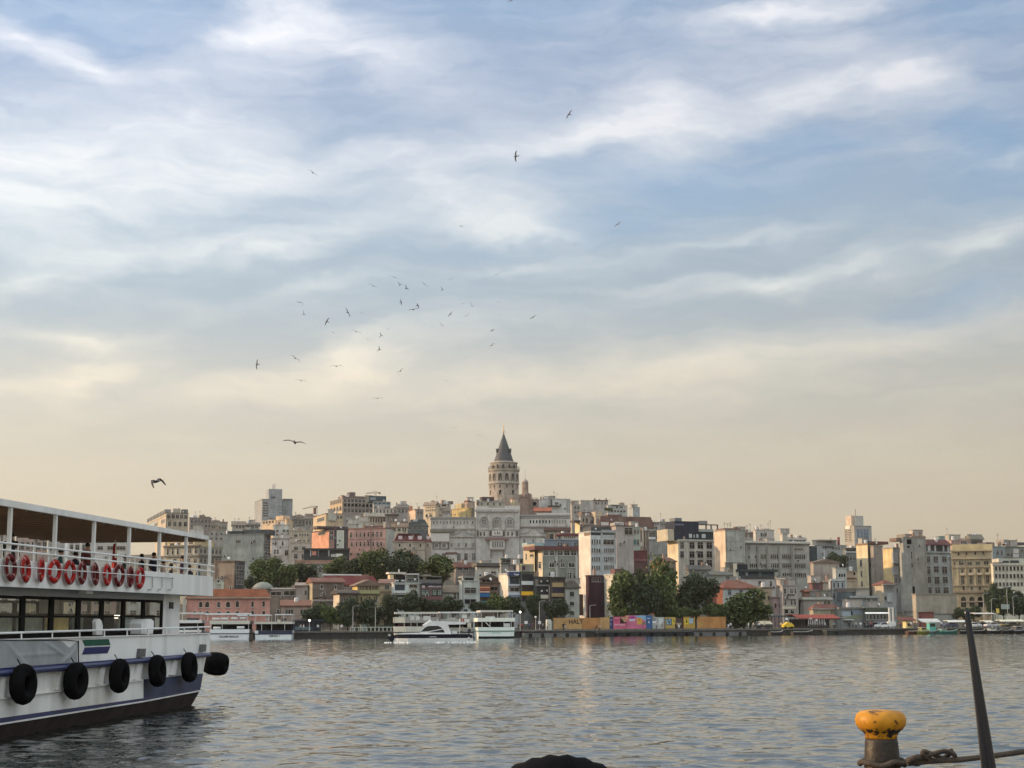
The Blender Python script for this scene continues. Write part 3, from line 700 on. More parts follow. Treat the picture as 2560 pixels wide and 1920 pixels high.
# tyre fenders
def tyre_mb(R0,r,rough=0,m=RUB):
    b=MB(); b.torus((0,0,0),(0,1,0),R0,r,m,36,12,rough,sq=1.25); b.torus((0,0,0),(0,1,0),R0-.3*r,r*.78,m,24,10,sq=1.45); return b
TY=[(190,728,360,.05,'tyre fender with chunky tread, the one hanging lowest and nearest along the ferry side'),(645,700,315,0,'smooth tyre fender hanging below the end of the grey tarpaulin'),
    (1022,655,280,0,'tyre fender hanging before the grey mooring bitt in the middle of the ferry side'),(1350,612,255,0,'tyre fender hanging at the start of the blue hull panel'),
    (1627,580,255,0,'tyre fender hanging over the blue hull panel, last on the side')]
for x,y,hh,rg,lb in TY:
    s,z=fxy('f2',x,y,-.32); b=tyre_mb(.40,.175,rg); o=smooth(b.build('tyre_fender')); p=FO+FD*s+FN*(-.36); o.location=(p.x,p.y,z)
    o.rotation_euler=(R(RNG.uniform(-4,4)),0,ferry.rotation_euler.z+R(RNG.uniform(-6,10))); tag(o,lb,'tyre','tyre fenders hung on the ferry')
    b=MB(); b.tube([(0,0,.40),(0,.2,.70)],.018,RUB,5); b.build('hanging_rope',o)
s,z=fxy('f2',1835,552,.5); o=smooth(tyre_mb(.30,.19).build('tyre_fender')); p=FO+FD*(s+.1)+FN*.38; o.location=(p.x,p.y,z); o.rotation_euler=(R(6),R(8),ferry.rotation_euler.z+R(4)); o.scale=(1,2.1,1); tag(o,'fat black tyre fender sticking out from the stern corner of the ferry','tyre','tyre fenders hung on the ferry')
# tarpaulin
tm=mat('tarpaulin',(.33,.35,.36),.75,'stain',.12,1.0); b=MB(); NX,NZ=110,24; sa,za=fxy('f2',-500,345,-.03); sb,zb=fxy('f2',668,352,-.03); sc,zc=fxy('f2',668,552,-.03); sd,zd=fxy('f2',-500,640,-.03)
rg=random.Random(3)
CRS=[((.10,0),(.02,1),.05),((.38,0),(.27,.9),.05),((.41,0),(.58,1),.06),((.70,0),(.88,.6),.06),((.99,.15),(.86,1),.05),((.62,.1),(.70,1),.03),((.2,.3),(.12,1),.03),((.45,.55),(.9,.5),.03)]
for i in range(NX+1):
    for j in range(NZ+1):
        fx,fz=i/NX,j/NZ; s=sa+(sb-sa)*fx; top=za+(zb-za)*fx-(.20*math.exp(-((fx-.93)/.05)**2))-.05*math.exp(-((fx-.25)/.1)**2); bot=zd+(zc-zd)*fx; z=top+(bot-top)*fz
        y=-.05
        for (p0,p1,hh) in CRS:
            dx,dz=(p1[0]-p0[0])*4,p1[1]-p0[1]; qx,qz=(fx-p0[0])*4,fz-p0[1]; L2=dx*dx+dz*dz; t=(qx*dx+qz*dz)/L2; dd=(qx*dz-qz*dx)/math.sqrt(L2)
            if -.1<t<1.1: y-=hh*.55*math.exp(-(dd/.07)**2)*max(0,math.sin(math.pi*min(1,max(0,t))))**.5
        b.v.append((s,y,z))
for i in range(NX):
    for j in range(NZ): k=i*(NZ+1)+j; b.face([k,k+NZ+1,k+NZ+2,k+1],tm)
o=smooth(b.build('tarpaulin',ferry))
sm=o.modifiers.new('thickness','SOLIDIFY'); sm.thickness=.012
b=MB(); b.tube([(sb,-.07,zb),(sc,-.07,zc)],.02,RUB,6); b.tube([(sa,-.07,za),(sb-1,-.07,zb+.03),(sb,-.07,zb-.02)],.014,RUB,5); b.build('tie_rope',o)
# lifebuoys
RED=mat('buoy_orange',(.36,.014,.012),.6,'stain',.25,2.5,col2=(.18,.012,.012),spec=.12); REDD=mat('buoy_dull_red',(.13,.013,.014),.65,'stain',.3,2.5,spec=.12); BWH=mat('buoy_band',(.34,.20,.19),.6,'stain',.2,3)
BU=[(100,865,280,1,'dull maroon lifebuoy, nearest of the row on the ferry side'),(250,880,255,0,'bright red lifebuoy hanging a little askew with a pointed lower edge'),(403,887,245,0,'red lifebuoy overlapped by the bright one on its far side'),
    (535,902,240,0,'bright red lifebuoy in front of the second roof post'),(685,912,240,0,'red lifebuoy after the wide gap in the row'),(808,918,230,1,'dull red lifebuoy below the seated passengers'),
    (938,928,230,1,'dull red lifebuoy under the third roof post'),(1055,936,225,0,'small looking red lifebuoy under the red flag'),(1173,942,220,1,'dark maroon lifebuoy between the flag and the fourth roof post'),
    (1285,955,215,1,'dull red lifebuoy, last but one of the row'),(1380,968,210,0,'red lifebuoy at the stern end of the row beside the empty hooks')]
for k,(x,y,hh,dull,lb) in enumerate(BU):
    s,z=fxy('f1',x,y,-.1); m=REDD if dull else RED; b=MB(); b.torus((0,0,0),(0,1,0),.295,.085,m,32,10,sq=.7,mf=lambda i: BWH if i%8==2 else m)
    o=smooth(b.build('lifebuoy')); p=FO+FD*s+FN*(-.11); o.location=(p.x,p.y,z); o.rotation_euler=(R(RNG.uniform(-5,3)),R(45+RNG.uniform(-25,25)),ferry.rotation_euler.z+R(RNG.uniform(-12,12))); o.scale=(RNG.uniform(.93,1.03),)*3; tag(o,lb,'lifebuoy','red lifebuoys along the ferry upper deck')
    b=MB(); b.torus((0,0,0),(0,1,0),.392,.012,BWH,24,5); b.build('grab_line',o)

# ---------------------------------------------------------------- people
def person_mesh(pose):
    bm=bmesh.new(); J={}
    if pose=='sit':
        pts={'pel':(0,0,.5),'wai':(0,.02,.72),'che':(0,.03,.98),'nek':(0,.0,1.16),'hea':(0,-.02,1.24),'top':(0,-.02,1.40),'lsh':(-.19,.02,1.08),'rsh':(.19,.02,1.08),'lel':(-.25,-.05,.80),'rel':(.25,-.05,.80),'lha':(-.15,-.30,.72),'rha':(.15,-.30,.72),
             'lhi':(-.1,0,.5),'rhi':(.1,0,.5),'lkn':(-.12,-.45,.50),'rkn':(.12,-.45,.50),'lan':(-.12,-.45,.08),'ran':(.12,-.45,.08),'lto':(-.12,-.60,.04),'rto':(.12,-.60,.04)}
    else:
        w=.16 if pose=='walk' else .02
        pts={'pel':(0,0,.95),'wai':(0,0,1.12),'che':(0,.01,1.36),'nek':(0,.01,1.50),'hea':(0,-.02,1.58),'top':(0,-.02,1.75),'lsh':(-.2,.01,1.44),'rsh':(.2,.01,1.44),'lel':(-.27,.04+w*.5,1.16),'rel':(.27,.04-w*.5,1.16),'lha':(-.26,-.08+w*.6,.92),'rha':(.26,-.08-w*.6,.92),
             'lhi':(-.1,0,.92),'rhi':(.1,0,.92),'lkn':(-.11,-w-.02,.5),'rkn':(.11,w*.6-.02,.5),'lan':(-.11,-w*1.2,.08),'ran':(.11,w*1.8,.1),'lto':(-.11,-w*1.2-.15,.04),'rto':(.11,w*1.8-.15,.05)}
    rad={'pel':.15,'wai':.135,'che':.16,'nek':.06,'hea':.088,'top':.07,'lsh':.08,'rsh':.08,'lel':.05,'rel':.05,'lha':.04,'rha':.04,'lhi':.095,'rhi':.095,'lkn':.065,'rkn':.065,'lan':.045,'ran':.045,'lto':.04,'rto':.04}
    for k,p in pts.items(): J[k]=bm.verts.new(p)
    for a,c in ('pel wai,wai che,che nek,nek hea,hea top,che lsh,che rsh,lsh lel,rsh rel,lel lha,rel rha,pel lhi,pel rhi,lhi lkn,rhi rkn,lkn lan,rkn ran,lan lto,ran rto'.replace(' ','|').split(',') and [e.split() for e in 'pel wai,wai che,che nek,nek hea,hea top,che lsh,che rsh,lsh lel,rsh rel,lel lha,rel rha,pel lhi,pel rhi,lhi lkn,rhi rkn,lkn lan,rkn ran,lan lto,ran rto'.split(',')]): bm.edges.new((J[a],J[c]))
    me=bpy.data.meshes.new('person_'+pose); bm.verts.index_update(); keys=list(pts); bm.to_mesh(me); bm.free()
    o=bpy.data.objects.new('person_tmp',me); COL.objects.link(o); md=o.modifiers.new('s','SKIN'); o.modifiers.new('u','SUBSURF').levels=1
    for i,k in enumerate(keys):
        sv=me.skin_vertices[0].data[i]; sv.radius=(rad[k],rad[k]); sv.use_root=(k=='pel')
    dg=bpy.context.evaluated_depsgraph_get(); m2=bpy.data.meshes.new_from_object(o.evaluated_get(dg)); bpy.data.objects.remove(o)
    m2.materials.clear()
    for nm in ('skin','top','legs'): m2.materials.append(None)
    neck=pts['nek'][2]; hip=pts['pel'][2]+.02
    for p in m2.polygons:
        c=p.center; hand=(abs(c.x)>.1 and (Vector((abs(c.x),c.y,c.z))-Vector((abs(pts['lha'][0]),pts['lha'][1],pts['lha'][2]))).length<.09)
        p.material_index=0 if (c.z>neck or hand) else (1 if (c.z>hip or abs(c.x)>.2) else 2); p.use_smooth=True
    m2.name='person_'+pose; return m2
PM={k:person_mesh(k) for k in ('stand','walk','sit')}
SKIN=mat('skin',(.42,.26,.19),.6,var=.1); HAIRM=mat('hair',(.02,.015,.012),.7)
_hb=MB(); _hb.lathe([(.03,.12),(.085,.09),(.105,.03),(.1,-.03),(.06,-.05)],HAIRM,12); HAIR=_hb.mesh('hair'); HAIR.polygons.foreach_set('use_smooth',[True]*len(HAIR.polygons))
def person(loc, rz, pose, top, legs, label, group=None, scale=1.0, hair=True):
    o=bpy.data.objects.new('person',PM[pose]); COL.objects.link(o); o.location=loc; o.rotation_euler=(0,0,rz); o.scale=(scale,)*3
    for i,m in enumerate((SKIN,mat('cloth',top,.85,var=.2,scale=4),mat('cloth',legs,.85,var=.2,scale=4))):
        o.material_slots[i].link='OBJECT'; o.material_slots[i].material=m
    tag(o,label,'person',group)
    if hair:
        z={'sit':1.36,'stand':1.70,'walk':1.70}[pose]; link(HAIR,'hair',o,(0,0,z))
    return o
DK=(.02,.02,.024); NV=(.03,.035,.06); GR=(.12,.12,.12); WT=(.6,.6,.6); RD=(.30,.04,.04); TL=(.03,.10,.10)
for x,y,t,pose,top,legs,rz,lb in ((110,650,1.2,'stand',DK,NV,190,'passenger in black standing beside the first roof post of the ferry'),(865,672,1.4,'stand',(.10,.03,.03),DK,60,'dark haired passenger in a maroon top leaning at the ferry rail'),
        (748,715,1.8,'sit',NV,DK,80,'passenger in navy sitting bent forward on the ferry upper deck'),(600,775,1.5,'sit',TL,DK,100,'passenger in dark teal sitting low behind the rail'),(1240,745,1.6,'sit',(.03,.06,.04),DK,90,'passenger in dark green sitting by the fourth roof post'),
        (1400,760,2.6,'stand',DK,DK,120,'passenger all in black standing past the fourth roof post'),(1520,775,1.7,'stand',NV,DK,70,'passenger in navy just before the fifth roof post'),(1615,820,1.3,'sit',(.45,.36,.32),DK,90,'passenger in a pale pink top at the fifth roof post'),
        (1690,840,2.2,'sit',DK,DK,110,'passenger in black sitting with others near the stern'),(1800,832,1.5,'stand',(.05,.03,.06),DK,100,'passenger in dark purple before the sixth roof post'),(1870,850,2.0,'sit',DK,NV,60,'passenger in black just past the sixth roof post'),
        (1960,865,1.8,'sit',(.08,.09,.10),DK,90,'passenger in grey sitting at the stern end of the upper deck')):
    s,z=fxy('f1',x,y,t); p=FO+FD*s+FN*t; zd=zdeck(s); hd={'sit':1.44,'stand':1.8}[pose]
    zz=zd if pose=='stand' else max(zd, zd)
    person((p.x,p.y,zz),R(rz),pose,top,legs,lb,'passengers on the ferry upper deck',min(1.08,max(.86,(z-zd)/hd)))
b=MB()
for k in range(9): s=-9+1.9*k; b.box(s,s+.42,1.0,2.6,zdeck(s),zdeck(s)+.42,GREY); b.box(s,s+.42,3.4,5.6,zdeck(s),zdeck(s)+.42,GREY)
b.build('deck_benches',ferry)
# flag
s,z=fxy('f1',1138,620,2.6); fl=empty('flag',FO+FD*s+FN*2.6+Vector((0,0,zdeck(s))),R(95),'furled red and white flag on a pole on the ferry upper deck','flag')
b=MB(); hh=z-zdeck(s); b.tube([(.15,0,0),(0,0,hh+.1)],.025,WHITE,6); b.build('pole',fl)
b=MB(); rdm=mat('flag_red',(.38,.02,.025),.8,var=.15); wm_=paint((.7,.68,.68)); prev=None
for i in range(9):
    f=i/8; zz=hh*(1-f*.78)-.04; wd=.05+.34*f**.8; ring=[(.02+.1*f+wd*.2,-.05-.05*f,zz),(.02+.1*f-wd,-.02,zz),(.02+.1*f-wd*.6,.07+.04*f,zz),(.02+.1*f+wd*.3,.05,zz)]
    n=len(b.v); b.v+=ring
    if prev is not None:
        for j in range(4): b.face([prev+j,prev+(j+1)%4,n+(j+1)%4,n+j], wm_ if (i<=3 and j==0) or (i<3 and j==3) else rdm)
    prev=n
o=b.build('flag_cloth',fl)
# ---------------------------------------------------------------- boats near the far shore
def hullmb(stn, m_top, m_low, zsplit=None):
    """boat shell lofted from stations (x, half beam at deck, z deck, half beam at waterline, z keel)"""
    b=MB(); n=0
    for (x,bd,zd,bw,zk) in stn: b.v += [(x,-bd,zd),(x,-(bd+bw)/2-.06,(zd*.5+.15)),(x,-bw,.05),(x,-bw*.5,zk),(x,bw*.5,zk),(x,bw,.05),(x,(bd+bw)/2+.06,zd*.5+.15),(x,bd,zd)]
    for i in range(len(stn)-1):
        for j in range(7): b.face([i*8+j,i*8+j+1,(i+1)*8+j+1,(i+1)*8+j], m_top if j in (0,6) else m_low)
        b.face([i*8,i*8+7,(i+1)*8+7,(i+1)*8][::-1],m_low)
    b.face(list(range(8)),m_low); k=(len(stn)-1)*8; b.face([k+i for i in range(8)][::-1],m_low)
    return b
IVORY=paint((.50,.49,.44),.5,.1); BW=paint((.60,.61,.62),.45,.08); GRNP=paint((.05,.16,.13)); BLK=mat('black_gelcoat',(.008,.010,.018),.4,spec=.12)
# motor yacht under way, side on
yfr=Fr('s6',140,140,1440,262,yaw=0,base=0,vt=560,abs_y=True,depth=4)
ya=empty('motor_yacht',yfr.C,0,'white and black cabin cruiser under way with a raked windscreen','boat')
def yq(x,y): return yfr.hit(x,y)
Lx=yfr.w; kx=Lx/1300
def yx(x): return (x-140)*kx
zb=lambda y: yq(700,y)[1]
stn=[(yx(150),.05,zb(440),.03,-.1),(yx(230),.75,zb(428),.5,-.3),(yx(400),1.5,zb(425),1.2,-.4),(yx(700),1.9,zb(425),1.65,-.45),(yx(1400),1.85,zb(425),1.65,-.4),(yx(1445),1.8,zb(440),1.6,-.3)]
b=MB(); zs=zb(490)
for (x,bd,zd,bw,zk) in stn:
    bm_=bd*.62+bw*.38
    for sgn in (-1,1): b.v += [(x,sgn*bd,zd),(x,sgn*bm_,zs),(x,sgn*bw,.0),(x,sgn*bw*.4,zk)]
for i in range(len(stn)-1):
    for s_ in (0,4):
        for j,m in ((0,BLK),(1,BW),(2,BW)): b.face([i*8+s_+j,i*8+s_+j+1,(i+1)*8+s_+j+1,(i+1)*8+s_+j],m)
    b.face([i*8,i*8+4,(i+1)*8+4,(i+1)*8],BW)
for k in (0,(len(stn)-1)*8): b.face([k,k+1,k+2,k+3,k+7,k+6,k+5,k+4],BW)
b.build('hull',ya)
b=MB(); b.prism([(yx(170),-.2,zb(436)),(yx(62),-.2,zb(462)),(yx(56),-.2,zb(490)),(yx(128),-.2,zb(556)),(yx(165),-.2,zb(515))],(0,.4,0),BLK); b.torus((yx(88),0,zb(440)),(0,1,0),.14,.05,BW,12,6); b.build('anchor_sprit',ya)
prof=[(290,425),(300,405),(590,400),(650,300),(740,225),(800,212),(1190,225),(1330,235),(1330,268),(1040,272),(1065,330),(1100,415),(1100,425)]
b=MB(); b.prism([(yx(x),-1.55,zb(y)) for x,y in prof],(0,3.1,0),BW); cb=b.build('cabin',ya)
gl=mat('yacht_glass',(.02,.024,.03),.08)
b=MB(); b.prism([(yx(x),-1.58,zb(y)) for x,y in ((605,385),(670,320),(730,292),(880,290),(930,310),(960,335),(720,378))],(0,.025,0),gl); b.prism([(yx(x),-1.58,zb(y)) for x,y in ((720,396),(965,348),(985,375),(995,400))],(0,.025,0),gl); b.build('side_window',cb)
b=MB(); b.prism([(yx(x),-1.3,zb(y)) for x,y in ((628,275),(735,200),(765,205),(770,225),(640,292))],(0,2.6,0),paint((.74,.74,.72))); b.build('visor',cb)
b=MB(); b.tube([(yx(745),-.6,zb(222)),(yx(745),-.6,zb(175))],.05,BW,6); b.tube([(yx(872),0,zb(215)),(yx(872),0,zb(185))],.04,BW,6); b.build('mast_light',ya)
b=MB(); b.tube([(yx(1235),-1.4,zb(425)),(yx(1235),-1.4,zb(270))],.05,BW,6); b.tube([(yx(1235),1.4,zb(425)),(yx(1235),1.4,zb(270))],.05,BW,6); b.box(yx(1105),yx(1400),-1.5,1.5,zb(428),zb(422),GREY); b.box(yx(1110),yx(1190),-1,1,zb(420),zb(375),BW); b.build('cockpit',ya)
b=MB(); b.box(yx(750),yx(862),-1.87,-1.80,zb(474),zb(461),GREY); b.build('name_plate',ya)
b=MB(); b.torus((yx(1385),-1.8,zb(495)),(1,0,0),.1,.13,BW,12,8); b.build('fender',ya)
FOAM=mat('foam',(.75,.76,.74),.9,var=.1)
b=MB(); rg=random.Random(8)
for x,y0,L_ in ((100,-1.9,1.6),(200,-1.9,2.0),(330,-2.2,2.2),(930,-2.1,2.2),(1080,-2.0,2.6),(1250,-2.2,2.8),(1400,-1.6,2.2),(1450,0,1.6)):
    for k in range(9):
        a=rg.uniform(-L_/2,L_/2); r=rg.uniform(.07,.2); b.lathe([(r*.3,.16+r*.22),(r*.8,.14),(r,0.02),(r,-.1)],FOAM,7,(yx(x)+a,y0+rg.uniform(-.3,.15),-.04))
o=b.build('bow_wave',None,yfr.C); o.location=yfr.C; tag(o,'white foam along the waterline of the moving yacht','foam',kind='stuff')
p=yfr.C+Vector((yx(1385),.3,zb(425)-.6)); person(p,R(200),'stand',NV,DK,'person in navy standing at the stern of the moving yacht',scale=.95)
p=yfr.C+Vector((yx(1275),.1,zb(425))); person(p,R(240),'sit',(.55,.48,.4),DK,'person in a beige top seated in the yacht cockpit',scale=1)

# tour boats with their sterns or sides to the viewer
def raft(root, x,y,z,w,r):
    b=MB(); b.tube([(x,y,z),(x+.12,y,z),(x+w-.12,y,z),(x+w,y,z)],[r*.75,r,r,r*.75],BW,10); smooth(b.build('life_raft',root))
def stern_boat(Z,label,xl,xr,Yb,ys,cols,rafts=(),name=None,sub=None,L=13,posts=(),roofs=(),extra=None,nlet=.9):
    """ys: roof top, roof bottom, upper band top, upper band bottom, bulwark top, strake, hull bottom, waterline"""
    fr=Fr(Z,xl,xl,xr,Yb,yaw=6,base=0,vt=ys[0],abs_y=True,depth=L); w=fr.w
    r=empty('tour_boat',fr.C,fr.yaw,label,'boat'); z=[fr.hit((xl+xr)/2,y)[1] for y in ys]
    hullc,strake,bandc,roofc=cols
    b=MB(); i=.18
    b.prism([(0,0,z[4]),(w,0,z[4]),(w-i,0,z[6]),(w-i*1.5,0,-.5),(i*1.5,0,-.5),(i,0,z[6])],(0,L,0),hullc); hl=b.build('hull',r)
    b=MB(); b.box(-.06,w+.06,-.07,L,z[5]-.09,z[5]+.09,strake); b.box(i*.8,w-i*.8,-.03,.02,-.3,z[7]+.12,BLK); b.build('strake',hl)
    b=MB(); b.box(.25,w-.25,1.2,L-1,z[4],z[3]-.01,DARK); b.build('cabin',r)
    b=MB(); b.box(-.05,w+.05,-.02,.10,z[3],z[2],bandc); b.box(-.05,.05,.10,L,z[3],z[2],bandc); b.box(w-.05,w+.05,.10,L,z[3],z[2],bandc); b.box(.05,w-.05,.10,L-.2,z[3],z[3]+.08,GREY); b.build('upper_deck',r)
    for (xa,xb,ya,yb) in roofs:
        a0,a1,z0,z1=fr.rect(xa,xb,ya,yb); b=MB(); b.box(a0,a1,-.1,L-1,z0,z1,roofc); b.build('roof',r)
    for x,ya,yb in posts:
        a,_=fr.hit(x,ya); z1=fr.hit(x,ya)[1]; z0=fr.hit(x,yb)[1]
        b=MB(); b.tube([(a,.05,z0),(a,.05,z1)],.05,BW,6); b.build('post',r)
        b=MB(); b.tube([(a,L-1.5,z0),(a,L-1.5,z1)],.05,BW,6); b.build('post',r)
    for xa,xb,yy in rafts:
        a0,zz=fr.hit(xa,yy); a1,_=fr.hit(xb,yy); raft(r,a0,.35,zz,a1-a0,.28)
    if name:
        tx,yy,hh=name; a,zz=fr.hit(tx[1],yy); me=text_mesh(tx[0],hh,BLK,.01,tx[2]); link(me,'name_lettering',hl,(a,-.03,zz))
    if extra: extra(r,fr,z)
    return r,fr
stern_boat('s1','white tour boat with six white life raft canisters and dark lettering on its stern',140,1055,331,(122,160,292,372,492,592,735,765),(paint((.60,.62,.66),.4),BLK,IVORY,BW),
    rafts=((190,365,252),(385,558,248),(620,780,240),(820,975,236),(212,385,460),(755,930,450)),name=(('NAZIM INALDI',570,1.0),662,.62),roofs=((20,1020,118,158),(765,1000,150,186)),posts=((90,160,292),(1010,160,292),(560,160,292),(160,372,500),(1030,372,500),(420,372,500)))
stern_boat('s1','smaller tour boat with a navy bulwark and dark lettering on its white stern',1175,2040,333,(150,182,318,368,520,600,716,742),(paint((.62,.66,.68),.4),BLK,IVORY,BW),
    name=(('SERKEZ I',1625,1.0),648,.58),roofs=((1040,1510,148,180),(1630,2045,138,162)),posts=((1180,180,318),(1500,180,318),(1650,160,318),(2030,160,318),(1840,160,318),(1330,368,520),(1560,368,520),(1860,368,520)),
    extra=lambda r,fr,z:(pbox(r,fr,'navy_bulwark',1250,2035,520,598,.09,.1,(.03,.035,.07)),pbox(r,fr,'deck_seat',1690,1760,265,355,.1,.5,(.5,.48,.4)),pbox(r,fr,'deck_seat',1420,1500,190,290,-1,.5,(.5,.5,.48)),pbox(r,fr,'deck_seat',1800,1900,240,290,-1,.5,(.05,.05,.07))))
stern_boat('s5','low white boat with a covered dinghy on top, half hidden behind the ferry stern',-260,720,336,(905,945,1110,1190,1380,1460,1600,1640),(BW,BLK,BW,BW),roofs=((-260,760,900,935),),posts=((180,935,1110),(690,935,1110),(600,1190,1380)),L=10,
    extra=lambda r,fr,z:(raft(r,fr.hit(260,1130)[0],.6,fr.hit(260,1150)[1],fr.hit(620,1130)[0]-fr.hit(260,1130)[0],.35),pbox(r,fr,'dinghy_cover',290,620,1050,1120,-.2,1.4,(.05,.07,.08))))
# side-on two-deck boat behind the yacht
def ex1(r,fr,z):
    pbox(r,fr,'bow_bulwark',170,345,150,240,.12,.3,(.62,.56,.46)); pbox(r,fr,'bow_side',160,360,300,390,.14,.4,(.62,.56,.46))
    for xa in (430,520,640,700): pbox(r,fr,'deck_bench',xa,xa+60,130,200,.05,.6,(.5,.5,.47))
    for xa,xb in ((225,350),(385,425),(470,510),(600,650)): pbox(r,fr,'window',xa,xb,250,300,-1.15,.1,(.06,.02,.02))
    pbox(r,fr,'saloon_wall',400,540,300,345,-1.0,.3,(.36,.36,.34))
stern_boat('s6','two-decked ivory tour boat lying behind the moving yacht with a sunlit bow',165,890,340,(66,98,150,240,300,395,450,470),(IVORY,BLK,paint((.27,.26,.25)),IVORY),L=6,roofs=((175,880,64,96),),posts=((330,96,330),(610,96,200),(870,96,200),(440,240,330),(540,240,330)),extra=ex1)
def ex2(r,fr,z):
    b=MB(); a,zz=fr.hit(1275,205); b.torus((a,-.2,zz),(0,1,0),.32,.1,RED,16,8); b.build('lifebuoy_ring',r)
    pbox(r,fr,'wheelhouse',1220,1390,180,235,.1,1.2,(.66,.66,.62)); pbox(r,fr,'awning',1270,1350,70,160,-.3,.6,(.6,.62,.58)); pbox(r,fr,'deck_seat',1020,1165,160,205,-.2,.6,(.45,.45,.44)); pbox(r,fr,'deck_house',1360,1420,240,345,.05,1,(.62,.58,.5))
stern_boat('s6','two-decked boat with a rounded window frame and a red lifebuoy at its upper rail',905,1470,343,(58,84,180,236,320,395,440,465),(paint((.30,.30,.28)),BLK,paint((.36,.35,.33)),BW),L=6,roofs=((905,1570,60,84),),posts=((915,84,190),(1050,84,180),(1410,84,180),(1450,84,200)),extra=ex2)
def ex3(r,fr,z):
    pbox(r,fr,'green_line',1560,2115,368,382,.09,.1,(.03,.13,.09)); pbox(r,fr,'name_board',1755,1905,395,415,.03,.04,(.35,.5,.45)); pbox(r,fr,'deck_box',1655,1805,138,165,.02,.3,(.66,.68,.68))
    b=MB(); a0,z0=fr.hit(1650,232); a1,z1=fr.hit(1730,310); b.tube([(a0,-.05,z0),(a1,-.05,z1)],.08,BW,6); b.build('stair_rail',r)
    pbox(r,fr,'stern_seat',1955,2050,250,305,-.2,.4,(.5,.5,.5))
stern_boat('s6','white two-decked tour boat with a thin green line round its square stern',1525,2125,332,(38,72,160,222,312,375,450,470),(paint((.62,.68,.66),.4),GRNP,paint((.66,.68,.62)),IVORY),L=12,roofs=((1570,2100,36,66),),
   posts=((1580,66,170),(2095,66,170),(1850,66,170),(1595,222,320),(1725,222,320),(1950,222,320),(2070,222,320)),extra=ex3)

# ---------------------------------------------------------------- near quay: bollard, rope, tyre, pole
pv=mat('near_quay_stone',(.12,.115,.11),.9,'stain',.2,1.5)
b=MB(); b.box(-60,60,-30,12.6,-3,1.72,pv); o=b.build('near_quay'); tag(o,'paved edge of the near quay just below the view','quay',kind='structure')
YB=11.6; pc=P(2203,1840,YB); zt=P(2203,1776,YB).z; sc=YB/F*1.012
YEL=mat('bollard_yellow',(.46,.20,.010),.5,'rust',.3,4.5,col2=(.03,.017,.01)); IRON=mat('bollard_iron',(.035,.027,.021),.5,'rust',.4,4,col2=(.10,.065,.035),bump=.4)
bo=empty('mooring_bollard',(pc.x,pc.y,1.72),0,'yellow capped iron mooring bollard with a rope round its foot','bollard')
h0=zt-1.72; p_=lambda r,y: (r*sc, h0-(y-1776)*sc)
head=[(1,1775),(30,1775),(48,1778),(57,1785),(61,1797),(59,1810),(52,1820),(42,1828),(38,1836),(38,1842)]
def worn_shaded(m,z0,z1):
    """worn paint plus painted underside shade in a ragged band between heights z0 and z1"""
    t=m.node_tree; bs=t.nodes['Principled BSDF']; old=bs.inputs['Base Color'].links[0].from_socket
    tc_=t.nodes.new('ShaderNodeTexCoord'); sx=t.nodes.new('ShaderNodeSeparateXYZ'); t.links.new(tc_.outputs['Object'],sx.inputs[0])
    def mt(op,x,y):
        n=t.nodes.new('ShaderNodeMath'); n.operation=op
        for i,q in enumerate((x,y)):
            if isinstance(q,(int,float)): n.inputs[i].default_value=q
            else: t.links.new(q,n.inputs[i])
        return n.outputs[0]
    d=mt('ABSOLUTE',mt('DIVIDE',mt('SUBTRACT',sx.outputs[2],(z0+z1)/2),(z1-z0)/2),0)
    nz=t.nodes.new('ShaderNodeTexNoise'); nz.inputs['Scale'].default_value=14; nz.inputs['Detail'].default_value=8; nz.inputs['Roughness'].default_value=.65; t.links.new(tc_.outputs['Object'],nz.inputs['Vector'])
    f=mt('GREATER_THAN',mt('SUBTRACT',nz.outputs['Fac'],mt('MULTIPLY',d,.16)),.44)
    mx=t.nodes.new('ShaderNodeMix'); mx.data_type='RGBA'; t.links.new(f,mx.inputs[0]); t.links.new(old,mx.inputs[6]); mx.inputs[7].default_value=(.022,.014,.010,1); t.links.new(mx.outputs[2],bs.inputs['Base Color'])
worn_shaded(YEL,p_(0,1838)[1],p_(0,1812)[1])  # dark band under the cap: wear and shade in one colour
b=MB(); b.lathe([p_(r,y) for r,y in head],YEL,64); smooth(b.build('bollard_head',bo))
b=MB(); b.lathe([p_(37.5,1840),p_(39,1850),p_(42,1890),p_(44,1925),(.14,.10),(.24,.03),(.24,0)],IRON,48); smooth(b.build('bollard_post',bo))
def rope_mb(pts, r, m, twist=26, k=18):
    """laid rope: three strands wound along a smooth path"""
    n=140; path=[]
    for i in range(n+1):
        f=i/n*(len(pts)-1); j=min(int(f),len(pts)-2); t=f-j
        p0,p1,p2,p3=(Vector(pts[max(j-1,0)]),Vector(pts[j]),Vector(pts[j+1]),Vector(pts[min(j+2,len(pts)-1)]))
        path.append(.5*((2*p1)+(-p0+p2)*t+(2*p0-5*p1+4*p2-p3)*t*t+(-p0+3*p1-3*p2+p3)*t**3))
    b=MB()
    for s_ in range(3):
        st=[]
        for i,p in enumerate(path):
            d=(path[min(i+1,n)]-path[max(i-1,0)]).normalized(); a=Vector((0,0,1)) if abs(d.z)<.9 else Vector((0,1,0)); e1=d.cross(a).normalized(); e2=d.cross(e1); w=i/n*twist*2*math.pi/1.0*.8+s_*2.094
            st.append(p+(e1*math.cos(w)+e2*math.sin(w))*r*.5)
        b.tube(st,r*.62,m,7)
    return b
ROPE=mat('old_rope',(.075,.058,.046),.95,'stain',.35,8,bump=.6)
zr=lambda u,v,Y: P(u,v,Y)
